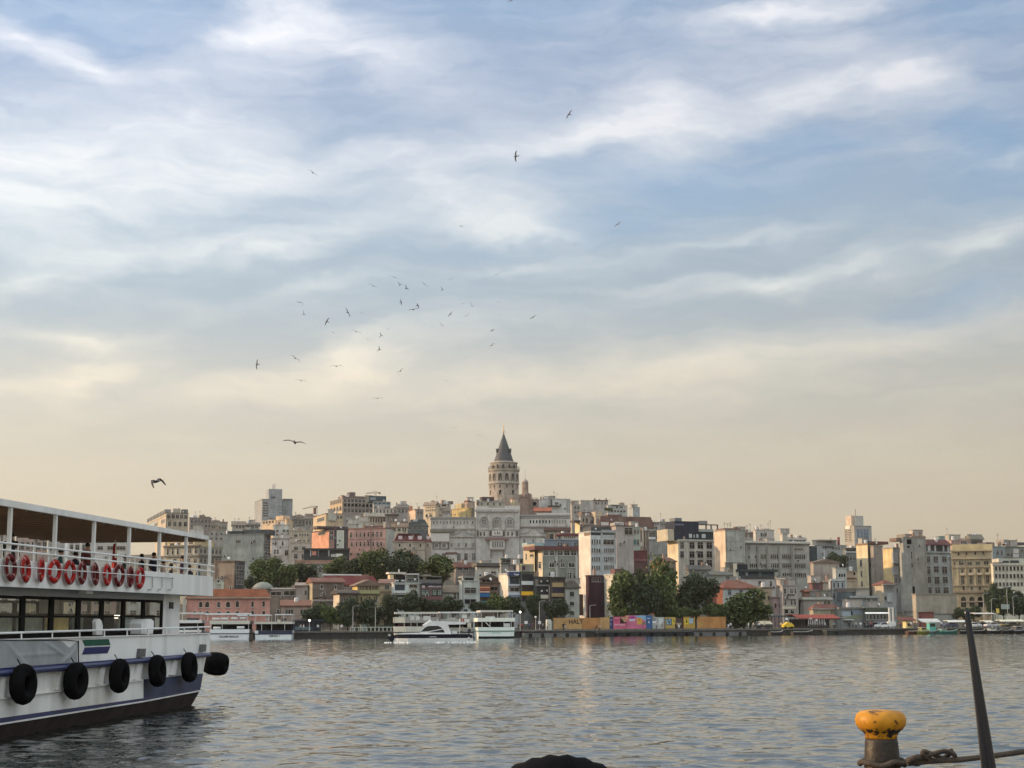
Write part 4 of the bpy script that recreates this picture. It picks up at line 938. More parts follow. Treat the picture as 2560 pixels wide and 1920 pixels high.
b=rope_mb([zr(2640,1868,11.5),zr(2560,1879,11.5),zr(2480,1890,11.45),zr(2400,1899,11.42),zr(2340,1902,11.4),zr(2270,1908,11.4)],.020,ROPE,28); rp=smooth(b.build('mooring_rope')); tag(rp,'thick weathered mooring rope tied round the bollard and running off to the right','rope')
c=Vector((pc.x,pc.y,0)); rr=46*sc+.02; pts=[]
for i in range(14):
    t=math.pi*2*i/12+.3; pts.append((c.x+rr*math.cos(t),c.y+rr*math.sin(t),P(2203,1907+4*(i%3-1),YB).z+.005*(i%2)))
b=rope_mb(pts,.021,ROPE,30); smooth(b.build('rope_turn',rp))
kp=zr(2345,1893,11.4); pts=[]
for i in range(15):
    t=2*math.pi*i/6.5; pts.append((kp.x+.10*math.cos(t*.77)+.03*math.sin(t),kp.y+.05*math.sin(t*1.1),kp.z+.035*math.cos(t*1.3)+.01))
b=rope_mb(pts,.017,ROPE,28); smooth(b.build('knot',rp))
kp=zr(2285,1903,11.4); b=rope_mb([(kp.x-.05,kp.y-.03,kp.z),(kp.x,kp.y-.05,kp.z+.03),(kp.x+.06,kp.y,kp.z+.02),(kp.x+.03,kp.y+.04,kp.z-.02),(kp.x-.04,kp.y+.02,kp.z+.01)],.02,ROPE,8); smooth(b.build('knot',rp))
# black tyre, its top just in view
YT=5.4; tc_=P(1397,1888,YT); Rt=.352
b=MB(); b.torus((0,0,0),(0,1,0),Rt-.09,.09,RUB,72,14,.035,sq=1.1); o=smooth(b.build('tyre')); o.location=(tc_.x,tc_.y,tc_.z-Rt); o.rotation_euler=(R(-3),0,0); tag(o,'black tyre standing on the near quay with only its treaded top in view','tyre')
b=MB(); b.box(-.5,.5,.115,.30,-Rt-.0,-Rt+.5,pv); blk=b.build('kerb_block'); blk.location=(tc_.x,tc_.y,1.72+Rt); blk.dimensions; tag(blk,kind='structure')
o.location.z=max(o.location.z,1.72+Rt);
# slanting black pole
YP=4.6; a=P(2417,1529,YP); c=P(2476,1925,YP-.02); d=(c-a).normalized(); e=a+d*((a.z-1.72)/-d.z)
BLKM=mat('black_steel',(.005,.007,.013),.2,var=.1,spec=.28)
kk=YP/F*1.012; ft=lambda f: (7.2+7.2*f)*kk
pole=empty('slanting_pole',e,0,'tapered black steel pole slanting up in front of the water','pole')
b=MB(); L0=(a-e).length; pts=[a-e+(-d)*.006,a-e,a-e+d*.01,c-e,Vector((0,0,0))]; fr_=(c-a).length
b.tube(pts,[ft(0)*.55,ft(0)*.9,ft(0),ft(1),ft(1)*1.5],BLKM,24); smooth(b.build('pole_tube',pole))
a2=P(2415,1552,YP+.01); c2=P(2459,1925,YP+.01); d2=(c2-a2).normalized(); e2=a2+d2*((a2.z-1.72)/-d2.z)
b=MB(); b.tube([a2-e,c2-e,e2-e],[1.2*kk,5.0*kk,8*kk],mat('black_rubber_rod',(.012,.012,.014),.5),14); smooth(b.build('side_rod',pole))
# ---------------------------------------------------------------- the city on the far shore
WH=(.56,.54,.50); CRM=(.50,.43,.33); GY=(.29,.28,.26); STN=(.36,.31,.26); GYD=(.17,.165,.16); YLW=(.52,.42,.22); PNK=(.52,.25,.20); MAR=(.10,.03,.035)
DKR=(.035,.04,.05); BLU=(.20,.25,.30)
# --- far towers and the skyline on the left
bld('A','hotel_tower','grey slab hotel tower with a taller middle block far behind the left rooftops',1118,1190,1250,256,1500,(.30,.32,.33),[('F',1195,1246,285,420,1,6,'w',1,.6)],parts=[('wing',1250,1376,160,440,0,14,(.30,.32,.34)),('wing',1376,1475,258,440,-1,12,(.24,.27,.29)),('window',1270,1312,232,248,.05,.3,(.05,.06,.07)),
   ('window_band',1335,1415,318,332,.05,.3,(.16,.19,.21)),('window_band',1335,1415,345,360,.05,.3,(.16,.19,.21)),('window_band',1335,1415,374,390,.05,.3,(.16,.19,.21)),('mast',1288,1296,118,165,-5,.8,(.3,.3,.3)),('mast',1306,1312,108,165,-5,.8,(.3,.3,.3)),('cornice',1385,1475,252,262,.1,.5,(.14,.15,.16))],junk=0,cat='hotel')
bld('A','hotel','cream hotel block with a glazed penthouse, topmost roof seen over the ferry',100,283,495,388,900,CRM,[('L',108,276,398,438,6,1,'w',.85),('F',292,488,398,440,5,1,'w',.9),('L',115,270,478,512,3,1,'d',.5),('F',300,480,468,512,4,1,'d',.6)],
   parts=[('roof_hut',270,330,352,386,-3,4,GY),('roof_hut',350,420,345,386,-4,4,(.5,.42,.34)),('roof_hut',435,490,352,386,-3,4,GYD),('cornice',100,283,442,456,.2,.4,CRM,'L')],junk=4,roofc=DKR)
bld('A','grey_block','grey brown apartment block crowded with roof huts right of the glazed penthouse hotel',500,505,715,432,880,(.27,.24,.22),[('F',515,705,446,480,6,1,'w'),('F',515,705,495,520,6,1,'d')],parts=[('roof_hut',600,650,406,432,-2,4,(.2,.18,.16)),('roof_hut',655,700,420,432,-2,4,(.25,.22,.2))],junk=5)
bld('A','brown_apartments','brownish apartment house with a stepped top below the skyline, left of the bare stained wall',700,700,862,472,860,(.30,.26,.22),[('F',712,770,500,530,3,1),('F',780,850,510,540,3,1)],parts=[('penthouse',715,790,455,475,-1,5,(.24,.21,.19))],junk=4)
bld('A','flat_roofed_house','low white flat roofed house just above the ferry roof end',505,505,640,545,830,WH,[],junk=2)
bld('A','grey_house','plain grey house between the ferry roof end and the bare stained wall',690,690,872,552,800,(.33,.31,.29),[('F',702,860,572,640,4,2,'d',.5,.5)],junk=3)
bld('A','small_gabled_house','pale small house with a gable on the skyline left of the hotel tower',905,905,1030,500,720,(.40,.38,.35),[('F',940,1020,505,530,3,1)],roof='gable',vr=458,roofc=(.20,.17,.15),junk=3)
bld('A','small_gabled_house','second pale roof on the skyline, nearer to the hotel tower',1030,1030,1162,498,735,(.37,.35,.33),[('F',1045,1150,505,530,3,1)],roof='gable',vr=470,roofc=(.16,.14,.13),junk=4)
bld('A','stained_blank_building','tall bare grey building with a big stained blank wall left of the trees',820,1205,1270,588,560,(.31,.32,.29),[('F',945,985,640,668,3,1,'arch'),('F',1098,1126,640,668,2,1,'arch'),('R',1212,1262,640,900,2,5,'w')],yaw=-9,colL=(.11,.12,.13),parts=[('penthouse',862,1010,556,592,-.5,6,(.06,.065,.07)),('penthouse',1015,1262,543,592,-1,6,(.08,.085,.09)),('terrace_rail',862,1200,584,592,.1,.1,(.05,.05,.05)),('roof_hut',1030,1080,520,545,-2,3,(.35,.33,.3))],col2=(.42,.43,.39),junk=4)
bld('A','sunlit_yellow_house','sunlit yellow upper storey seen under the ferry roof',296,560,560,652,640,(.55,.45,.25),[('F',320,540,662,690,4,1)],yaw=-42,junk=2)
bld('A','corniced_building','cream building with wide eaves and a heavy cornice seen through the ferry posts',262,592,815,704,520,(.42,.39,.31),[('F',290,405,720,780,3,1,'d',.45),('F',490,585,705,770,2,1,'d',.55),('F',350,575,812,862,4,1,'d',.5),('R',600,806,722,770,6,1,'w'),('R',600,806,812,860,6,1,'w')],yaw=-26,parts=[('cornice',255,596,690,703,.7,1,(.18,.17,.15)),('cornice',258,596,786,800,.5,1,(.18,.17,.15)),('cornice',592,815,786,800,.5,1,(.18,.17,.15),'R')],junk=4)
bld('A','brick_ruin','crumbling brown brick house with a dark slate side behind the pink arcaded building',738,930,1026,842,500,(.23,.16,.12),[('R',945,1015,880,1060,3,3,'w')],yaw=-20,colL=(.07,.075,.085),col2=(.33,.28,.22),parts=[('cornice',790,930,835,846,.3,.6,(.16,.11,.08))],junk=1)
bld('A','pipe_house','small pale house with a fat bent pipe at the end of the ferry upper deck',730,730,822,1020,445,(.42,.42,.37),[('F',765,788,1018,1045,1,1)],parts=[('pipe',800,826,1030,1105,.3,.4,(.40,.42,.36)),('pipe',762,800,1040,1058,.3,.4,(.40,.42,.36))],junk=0)
bld('A','pink_arcaded_building','long pink waterfront building with pointed white framed windows and a tiled hip roof',440,480,1262,1190,412,PNK,[('F',594,626,1218,1275,1,1,'arch'),('F',652,690,1218,1275,1,1,'arch'),('F',765,795,1218,1275,1,1,'arch'),('F',850,886,1218,1275,1,1,'arch'),('F',938,972,1218,1275,1,1,'arch'),('F',1086,1110,1218,1272,1,1,'arch'),('F',1190,1216,1218,1270,1,1,'arch'),
   ('F',535,570,1312,1342,1,1,'arch'),('F',594,626,1312,1342,1,1,'arch'),('F',652,690,1312,1342,1,1,'arch'),('F',762,798,1312,1342,1,1,'arch'),('F',850,886,1312,1342,1,1,'arch'),('F',936,974,1312,1342,1,1,'arch'),('F',1084,1112,1305,1345,1,1),('F',1188,1218,1305,1345,1,1)],roof='hip',vr=1104,roofc=(.28,.10,.055),yaw=8,depth=12,parts=[('cornice',478,1275,1180,1192,.5,.6,(.36,.30,.24)),('pilaster',440,470,1185,1345,.1,.5,(.5,.48,.42)),('pilaster',1036,1042,1192,1345,.15,.3,(.5,.28,.2))],fm=paint((.52,.46,.42)),junk=1)
bld('A','domed_building','low brick building with a shallow lead dome beside the trees',1088,1088,1246,1098,450,(.26,.20,.15),[('F',1140,1215,1130,1150,2,1)],parts=[('cornice',1095,1246,1092,1102,.2,.5,(.5,.48,.42))],junk=0)
fr=Fr('A',1088,1088,1300,455,vt=1092); r=[o for o in bpy.data.objects if o.name.startswith('domed_building')][0]
b=MB(); w=fr.hit(1300,1090)[0]/2; b.lathe([(w,0),(w*.98,.25),(w*.85,.9),(w*.6,1.6),(w*.3,2.0),(.1,2.1)],mat('lead_dome',(.20,.21,.19),.6),28,(w,w*.8,fr.h)); smooth(b.build('dome',r))
bld('A','white_lined_roof_house','low brown building with a bright white roof line left of the stone warehouse',1246,1246,1512,1098,450,(.24,.19,.15),[('F',1270,1370,1125,1165,1,1,'w'),('F',1390,1500,1120,1165,1,1,'w')],parts=[('cornice',1240,1512,1092,1104,.2,.5,(.62,.6,.56))],junk=1)
bld('A','tiled_roof_house','beige house under a sloping brown tiled roof between pink building and round trees',1370,1370,1640,1260,425,(.38,.29,.24),[('F',1410,1480,1295,1338,3,1),('F',1548,1600,1295,1338,2,1)],roof='gable',vr=1204,roofc=(.20,.10,.075),depth=9,junk=1)
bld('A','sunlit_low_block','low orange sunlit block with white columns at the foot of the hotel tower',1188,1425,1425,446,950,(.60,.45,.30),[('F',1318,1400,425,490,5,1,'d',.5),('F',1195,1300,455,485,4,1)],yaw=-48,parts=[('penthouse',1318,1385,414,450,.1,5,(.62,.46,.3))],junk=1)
bld('A','narrow_white_house','white house with few small windows under the sunlit low block',1295,1295,1452,502,740,WH,[('F',1320,1346,545,566,1,1),('F',1385,1440,540,566,2,1),('F',1318,1440,580,600,3,1,'d',.4)],parts=[('roof_hut',1330,1400,486,505,-1,4,(.5,.48,.45))],junk=3)
bld('A','broad_white_house','broad white house with a shallow balcony above the left trees',1275,1275,1445,628,690,(.52,.49,.47),[('F',1308,1390,655,690,2,1,'d',.25),('F',1298,1345,730,788,2,1,'w'),('F',1400,1435,735,788,1,1)],parts=[('balcony_rail',1285,1380,772,792,.5,.1,(.4,.38,.36)),('cornice',1275,1445,622,632,.3,.5,(.3,.28,.26))],junk=2)
bld('A','cream_stepped_house','cream house with an arched attic strip left of the orange gable',1440,1440,1645,560,720,CRM,[('F',1488,1522,588,612,1,1),('F',1540,1625,582,600,4,1,'arch',.5),('F',1540,1628,640,656,3,1,'d',.4)],junk=3)
bld('A','cream_terrace_house','cream terraced house with four dark windows at the left edge of the trees',1460,1460,1655,668,680,(.48,.42,.36),[('F',1488,1524,698,736,1,1),('F',1562,1600,698,736,1,1),('F',1488,1524,772,816,1,1),('F',1560,1595,772,816,1,1)],parts=[('cornice',1460,1655,745,752,.2,.4,(.42,.36,.3))],junk=2)
bld('A','dark_roof_house','dark roofed grey house on the skyline right of the hotel tower',1478,1478,1605,448,900,GYD,[('F',1490,1600,455,490,3,1)],roof='gable',vr=405,roofc=(.10,.09,.085),junk=5)
bld('A','grey_roof_house','grey house with a slanting roof before the chimney house',1590,1590,1690,440,880,(.30,.28,.26),[('F',1600,1680,455,500,3,1)],roof='gable',vr=405,roofc=(.17,.15,.14),junk=3)
# --- upper left centre
bld('B','chimney_house','sunlit cream house with a dark brick chimney left of the stone palace',163,282,445,394,820,(.55,.43,.28),[('L',200,268,430,466,1,1,'w'),('F',310,375,395,452,1,1,'w'),('F',385,435,410,440,2,1)],roofc=(.12,.08,.07),parts=[('chimney',168,190,335,396,-1,1.5,(.16,.09,.08)),('bay',306,378,388,458,.6,2,(.50,.48,.42))],junk=2)
bld('B','stone_palace','large weathered stone palace with a sunlit corner and a mansard top on the left skyline',318,437,735,252,950,(.34,.29,.27),[('L',326,430,268,302,6,1),('L',326,430,330,372,4,1,'arch'),('F',450,720,258,286,8,1),('F',450,720,300,330,8,1,'arch'),('F',450,720,350,382,8,1)],yaw=24,colL=(.50,.38,.24),parts=[('cornice',437,735,287,295,.4,.6,(.32,.28,.25)),('cornice',437,735,336,343,.4,.6,(.32,.28,.25)),('roof',440,700,228,254,-1.5,9,(.15,.11,.10)),('penthouse',470,500,212,236,-1,3,(.6,.58,.55)),('penthouse',505,560,190,252,-2,5,(.17,.13,.12))],junk=5,cat='palace')
bld('B','glass_box_building','pale building with a dark blue glass box on its roof right of the stone palace',728,732,892,284,930,(.42,.43,.42),[('F',735,885,276,306,4,1,'w',.8),('F',740,885,325,345,5,1)],parts=[('penthouse',690,850,226,284,-1,8,(.06,.085,.10)),('window_band',728,892,296,306,.1,.3,(.06,.16,.22)),('window_band',700,752,240,262,-.8,.3,(.22,.26,.28))],junk=2)
bld('B','pale_long_house','long pale grey house under the glass box building',745,745,948,346,880,(.46,.43,.40),[('F',755,940,352,386,6,1,'d',.45)],junk=3)
bld('B','grey_hipped_house','grey house under a broad hipped roof on the skyline between palace and tower',920,920,1092,335,900,(.33,.31,.29),[('F',930,1085,345,385,5,1)],roof='hip',vr=280,roofc=(.20,.18,.165),junk=4)
bld('B','sunlit_gable_house','small house with a sunlit peach gable wall on the skyline left of the cream mansion',1048,1126,1202,354,860,(.30,.28,.27),[('F',1140,1190,365,395,2,1)],colL=(.60,.45,.33),roofc=(.28,.13,.09),parts=[('chimney',1075,1098,320,356,-1,1,(.4,.18,.11))],junk=2)
bld('B','long_eaved_house','cream house under a long overhanging pale roof below the glass box building',665,668,850,418,840,(.52,.44,.34),[('F',700,835,432,476,6,1,'d',.5)],roof='gable',vr=382,roofc=(.34,.31,.26),over=1.2,junk=3)
bld('B','brown_eaved_house','brown house under a wide dark eave right of the long pale roof',845,845,968,404,830,(.30,.25,.22),[('F',860,950,420,455,4,1)],roofc=(.10,.075,.065),parts=[('cornice',835,972,396,408,.8,1,(.12,.09,.08))],junk=2)
bld('B','green_roof_house','house under a dull green metal roof behind the pink buildings',480,480,665,456,790,(.36,.35,.32),[('F',490,590,470,500,4,1)],roof='gable',vr=424,roofc=(.12,.15,.13),junk=4)
bld('B','arched_top_house','small white house with a rounded top behind the pink building roof',488,488,568,492,720,(.50,.49,.44),[],junk=2)
bld('B','flat_white_house','flat white house tucked under the green roof',588,588,682,470,760,(.52,.49,.43),[],junk=2)
bld('B','brown_terrace_house','brown house with a flat terrace beneath the brown eaved house',880,880,1052,470,780,(.28,.22,.18),[('F',900,1040,480,505,5,1)],junk=3)
bld('B','orange_gable_building','bright orange gable wall building with a dark roof terrace restaurant below it',150,312,492,546,620,(.40,.24,.20),[('L',212,276,560,594,1,1,'w'),('F',320,350,550,640,1,2,'w',1,.8)],colL=(.62,.30,.19),yaw=27,parts=[('panel',384,452,545,726,.15,.3,(.55,.55,.48)),('pilaster',362,384,530,726,.1,.3,(.08,.06,.07)),('pilaster',452,490,530,726,.1,.3,(.09,.08,.085)),('window_band',398,440,560,715,.2,.1,(.45,.47,.40)),('roof',200,490,512,534,-2,8,(.08,.065,.065))],roofc=(.09,.07,.07),junk=3)
bld('B','terrace_restaurant','dark terraced restaurant with posts and glass below the orange gable',75,75,505,726,600,(.05,.055,.055),[],parts=[('roof_edge',75,500,722,738,.8,3,(.035,.035,.038)),('terrace_rail',80,500,795,830,.9,.2,(.035,.04,.04)),('post',135,142,735,800,.8,.2,(.5,.5,.5)),('post',205,215,735,800,.8,.2,(.15,.15,.15)),('post',305,315,735,800,.8,.2,(.35,.34,.33)),('lit_room',150,190,745,785,.3,.2,(.55,.25,.18)),('terrace_table',375,440,770,800,1.0,.2,(.55,.55,.5)),('terrace_table',330,372,775,800,1.0,.2,(.4,.4,.38))],junk=0,cat='restaurant')
bld('B','pink_wall_house','low salmon wall running under the dark terrace restaurant',-10,-10,425,838,575,(.48,.28,.21),[('F',148,168,898,942,1,1)],junk=0,roofc=(.40,.24,.19))
bld('B','grey_annex','grey house with a dark window half hidden by the trees under the salmon wall',138,138,340,872,545,(.30,.29,.27),[('F',148,168,898,942,1,1),('F',212,244,902,945,1,1)],junk=0,roofc=(.15,.13,.12))
bld('B','pink_building','long pink building with rows of pale framed windows and a white side above the trees',490,850,928,530,640,(.50,.29,.25),[('F',508,530,566,620,1,1),('F',560,692,566,612,4,1,'d',.5),('F',718,812,562,612,3,1,'d',.5),('F',515,535,658,702,1,1),('F',562,690,656,700,4,1,'d',.45),('F',720,812,656,700,3,1,'d',.45),('F',568,594,760,792,1,1),('F',508,528,760,792,1,1)],yaw=-14,colL=(.46,.47,.44),roofc=(.17,.10,.085),parts=[('cornice',490,850,622,630,.2,.4,(.50,.34,.29)),('chimney',822,842,470,535,-.5,1.2,(.5,.42,.34)),('downpipe',702,710,560,745,.15,.2,(.12,.08,.08)),('roof',640,812,508,532,-2,6,(.14,.08,.08)),('cornice',490,850,526,534,.3,.5,(.36,.2,.16))],fm=paint((.46,.40,.34)),junk=2)
bld('B','mansard_building','cream building with a maroon mansard roof and white dormers left of the white palace',928,930,1216,657,620,(.42,.36,.29),[('F',966,986,674,704,1,1),('F',1066,1086,674,704,1,1),('F',1162,1182,674,704,1,1)],roof='mansard',vr=578,roofc=(.12,.035,.04),parts=[('dormer',966,1002,602,648,-.3,2,(.55,.46,.48)),('dormer',1062,1100,602,648,-.3,2,(.55,.46,.48)),('dormer',1150,1186,602,648,-.3,2,(.55,.46,.48)),('cornice',925,1216,654,662,.3,.5,(.38,.32,.26)),('cornice',930,1216,728,734,.2,.4,(.38,.32,.26))],junk=1)
bld('B','mansard_annex','narrow cream annex with one dormer between the mansard building and the white palace',1216,1216,1274,657,622,(.38,.33,.27),[('F',1234,1250,676,704,1,1)],roof='mansard',vr=585,roofc=(.14,.05,.05),parts=[('dormer',1232,1262,602,642,-.3,2,(.5,.42,.42))],junk=1)
bld('B','cream_arched_house','bright cream house with a brown roof between pink building and slate roofs',905,905,1052,518,720,(.55,.49,.37),[('F',910,942,528,560,1,1),('F',958,988,528,558,1,1),('F',1002,1040,528,560,2,1)],roof='gable',vr=480,roofc=(.22,.15,.11),junk=2)
bld('B','slate_roof_house','dark slate roofed house with a dormer left of the white palace wing',1050,1050,1245,510,740,(.12,.14,.14),[('F',1060,1230,515,540,4,1)],roof='mansard',vr=445,roofc=(.055,.07,.07),parts=[('roof_hut',1100,1150,446,470,-1,3,(.42,.42,.38))],junk=2)
bld('B','orange_roof_shed','small orange tiled shed roof rising behind the big tree',965,965,1100,805,600,(.42,.20,.13),[],roof='gable',vr=752,roofc=(.48,.20,.11),junk=0)
bld('B','blue_grey_shed','small blue grey gabled house right of the big tree',1095,1095,1192,832,590,(.27,.30,.31),[],roof='gablef',vr=790,roofc=(.07,.07,.08),junk=2)
# --- waterfront left of centre
bld('a2','stone_warehouse','brown stone warehouse with two white framed windows and a tiled roof',228,328,945,592,440,(.17,.135,.115),[('F',478,532,635,728,1,1,'d'),('F',758,806,655,735,1,1,'d'),('F',475,522,822,862,1,1),('F',440,540,918,962,1,1,'w'),('F',610,705,918,962,1,1,'w')],roof='gable',vr=502,roofc=(.19,.09,.075),colL=(.42,.36,.24),col2=(.24,.20,.17),fm=paint((.62,.58,.54)),
   parts=[('cornice',318,960,578,598,.3,.6,(.34,.24,.19)),('cornice',330,830,935,975,.2,.4,(.40,.36,.32)),('cornice',330,830,898,918,.3,.4,(.13,.07,.06))],junk=0)
bld('a2','grey_lean_to','plain mauve grey house leaning on the stone warehouse',5,5,235,655,445,(.34,.30,.28),[('F',166,216,756,856,1,1)],roof='gable',vr=600,roofc=(.32,.27,.24),depth=7,junk=0)
bld('a2','red_hall','wide hall under a big dark red hipped roof with a white ridge line',500,505,1610,645,470,(.30,.22,.19),[('F',950,1110,655,700,3,1)],roof='hip',vr=468,roofc=(.20,.055,.055),parts=[('ridge_wall',510,1292,436,462,-6,.5,(.62,.6,.58))],depth=16,junk=0,cat='hall')
bld('a2','yellow_pediment_house','yellow wooden house with a triangular pediment and a row of gallery windows',1112,1212,1655,655,425,(.42,.36,.19),[('F',1252,1350,664,758,2,1,'w',.9),('F',1365,1485,664,758,2,1,'w',.9),('F',1500,1612,664,758,2,1,'w',.9),('F',1268,1314,884,990,1,1),('F',1382,1414,880,978,1,1),('F',1434,1466,880,978,1,1),('F',1536,1566,880,978,1,1),('F',1578,1604,880,978,1,1),('F',1265,1320,1120,1250,1,1)],roof='gablef',vr=545,roofc=(.20,.14,.11),colL=(.62,.46,.14),
   parts=[('balcony',1215,1640,768,822,.7,.8,(.30,.30,.15)),('cornice',1210,1680,828,852,.3,.5,(.2,.16,.1))],junk=0,over=.7,fm=paint((.40,.33,.22)))
bld('a2','dark_roof_shop','brown shop with a dark overhanging roof and one sunlit white side',740,858,1195,812,421,(.20,.16,.13),[('F',895,1165,915,985,6,1,'d',.55)],colL=(.62,.54,.42),roof='gable',vr=745,roofc=(.07,.06,.06),over=.8,depth=8,junk=0)
bld('a2','ochre_house','ochre house with a brown gable roof right of the yellow pediment house',1655,1655,1932,615,436,(.42,.34,.22),[('F',1745,1846,640,742,1,1,'w'),('F',1748,1832,830,895,2,1)],roof='gable',vr=528,roofc=(.22,.13,.11),gm=GLASSB,parts=[('cornice',1655,1932,775,800,.25,.5,(.26,.2,.13))],junk=1)
bld('a9','white_terrace_cafe','white cafe building with an open roof terrace and a deep balcony recess',290,300,1110,600,424,(.55,.58,.55),[('F',762,1028,628,735,1,1,'w'),('F',765,865,862,962,1,1),('F',935,1032,862,962,1,1)],
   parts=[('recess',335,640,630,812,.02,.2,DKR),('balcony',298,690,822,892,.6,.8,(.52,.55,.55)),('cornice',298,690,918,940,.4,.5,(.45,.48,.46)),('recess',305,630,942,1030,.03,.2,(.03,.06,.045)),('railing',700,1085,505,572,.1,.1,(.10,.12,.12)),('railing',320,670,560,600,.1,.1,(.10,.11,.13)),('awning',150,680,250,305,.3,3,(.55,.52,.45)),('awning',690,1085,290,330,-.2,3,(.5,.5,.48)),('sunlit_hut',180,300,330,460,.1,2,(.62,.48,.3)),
     ('terrace_back',360,690,330,560,-3,.2,(.02,.022,.03)),('terrace_wall',700,930,350,470,-2,.3,(.26,.29,.28)),('post',660,682,330,590,.15,.15,(.4,.42,.42)),('post',1050,1075,340,570,.15,.15,(.3,.32,.32)),('terrace_sofa',350,455,490,528,0,.5,(.6,.6,.6)),('terrace_sofa',535,635,490,530,0,.5,(.6,.6,.6)),('flue',445,480,160,255,-1,.2,(.5,.5,.5))],junk=1,cat='cafe')
r,fr=bld('a9','brown_cafe','dull maroon cafe with white sign lettering, two wide pale windows and a roof terrace',1150,1158,1805,632,423,(.15,.10,.10),[('F',1155,1370,790,968,2,1,'w',.88),('F',1478,1776,790,968,2,1,'w',.9)],gm=mat('pale_glass',(.23,.29,.27),.2,var=.3,scale=.5),fm=FRAMED,
   parts=[('fascia',1150,1805,590,640,.4,.5,(.03,.032,.045)),('base',1175,1800,1000,1095,.1,.3,(.17,.075,.08)),('railing',1100,1770,480,575,.1,.1,(.13,.13,.13)),('canopy',1090,1480,355,372,-.5,4,(.3,.3,.28)),('canopy',1480,1775,370,395,-.5,4,(.16,.16,.16)),('terrace_back',1100,1770,395,478,-3,.2,(.03,.032,.03)),('sign_board',1172,1252,655,742,.15,.1,(.5,.42,.42))],junk=1,cat='cafe')
a,z=fr.hit(1550,682); link(text_mesh("caffeine juice",.62,paint((.75,.68,.74)),.02,1.15),'sign_lettering',r,(a,-.12,z-.05))
bld('D','grey_barn_house','low house under a broad grey gable roof right of the maroon cafe',600,600,842,560,425,(.40,.41,.38),[('F',740,830,565,650,2,1,'w')],roof='gable',vr=455,roofc=(.14,.125,.105),junk=1)
bld('D','tall_pale_house','narrow pale four storey house with wide dark windows near the pier',848,850,1100,405,419,(.47,.50,.46),[('F',888,1056,490,572,1,1,'w'),('F',885,1056,642,720,1,1,'w'),('F',885,930,790,860,1,1)],
   parts=[('terrace_roof',865,1040,335,356,-.2,4,(.22,.23,.21)),('terrace_back',880,1030,356,404,-1.5,.2,DKR),('post',862,878,356,405,0,.2,(.5,.5,.48)),('post',1028,1040,356,405,0,.2,(.5,.5,.48)),('pilaster',1085,1100,405,860,.1,.3,(.5,.53,.5)),('pilaster',848,862,405,860,.1,.3,(.5,.53,.5))],junk=1,fm=paint((.28,.30,.28)))
bld('D','arched_roof_shop','brown brick shop under a rounded roof with orange and blue awnings',1102,1102,1368,430,432,(.17,.125,.10),[('F',1260,1345,480,600,2,2,'hole')],parts=[('awning',1104,1240,480,502,1.2,1.4,(.55,.24,.13)),('awning',1104,1242,540,560,1.4,1.6,(.6,.4,.3)),('awning',1104,1242,566,620,1.3,1.5,(.02,.12,.30)),('awning',1104,1240,512,528,1.0,1.4,(.4,.1,.08)),('cornice',1102,1365,412,432,.4,6,(.10,.085,.07)),('awning',1115,1220,672,712,1.2,1.5,(.05,.16,.16))],junk=2,cat='shop')
bld('D','brick_gable_house','house with a maroon gable and white eave between the arched shop and the palace',1110,1110,1372,372,455,(.19,.10,.09),[('F',1140,1250,380,420,2,1,'hole')],roof='gablef',vr=305,roofc=(.10,.075,.065),junk=1)
bld('D','red_brown_roof_house','house under a long red brown roof below the palace windows',770,772,1072,208,500,(.24,.21,.19),[('F',800,945,212,255,2,1,'w'),('F',1010,1060,215,260,1,1)],roof='gable',vr=142,roofc=(.17,.075,.065),junk=2)
bld('D','white_band_house','dark roofed house with a long blank white wall below the palace',1060,1064,1378,206,490,(.55,.52,.47),[('F',1255,1330,262,300,1,1)],roofc=(.03,.03,.032),parts=[('roof',1060,1378,150,206,-.5,5,(.10,.095,.085)),('cornice',1060,1370,196,210,.5,.6,(.03,.028,.028))],junk=2)
bld('D','green_roof_terrace','terrace building with a dark green glazed top at the foot of the palace',1395,1397,1712,100,540,(.33,.33,.29),[('F',1410,1700,112,150,1,1,'w')],gm=GLASS,parts=[('cornice',1395,1712,88,108,.3,.8,(.07,.10,.09)),('cornice',1395,1712,150,165,.3,.6,(.09,.11,.10))],junk=2)
bld('D','mauve_attic_house','mauve and green attic house right behind the narrow sunlit cafe',1500,1500,1690,185,440,(.24,.18,.18),[('F',1560,1600,190,250,1,1),('F',1612,1650,190,250,1,1)],roofc=(.12,.13,.11),junk=2)
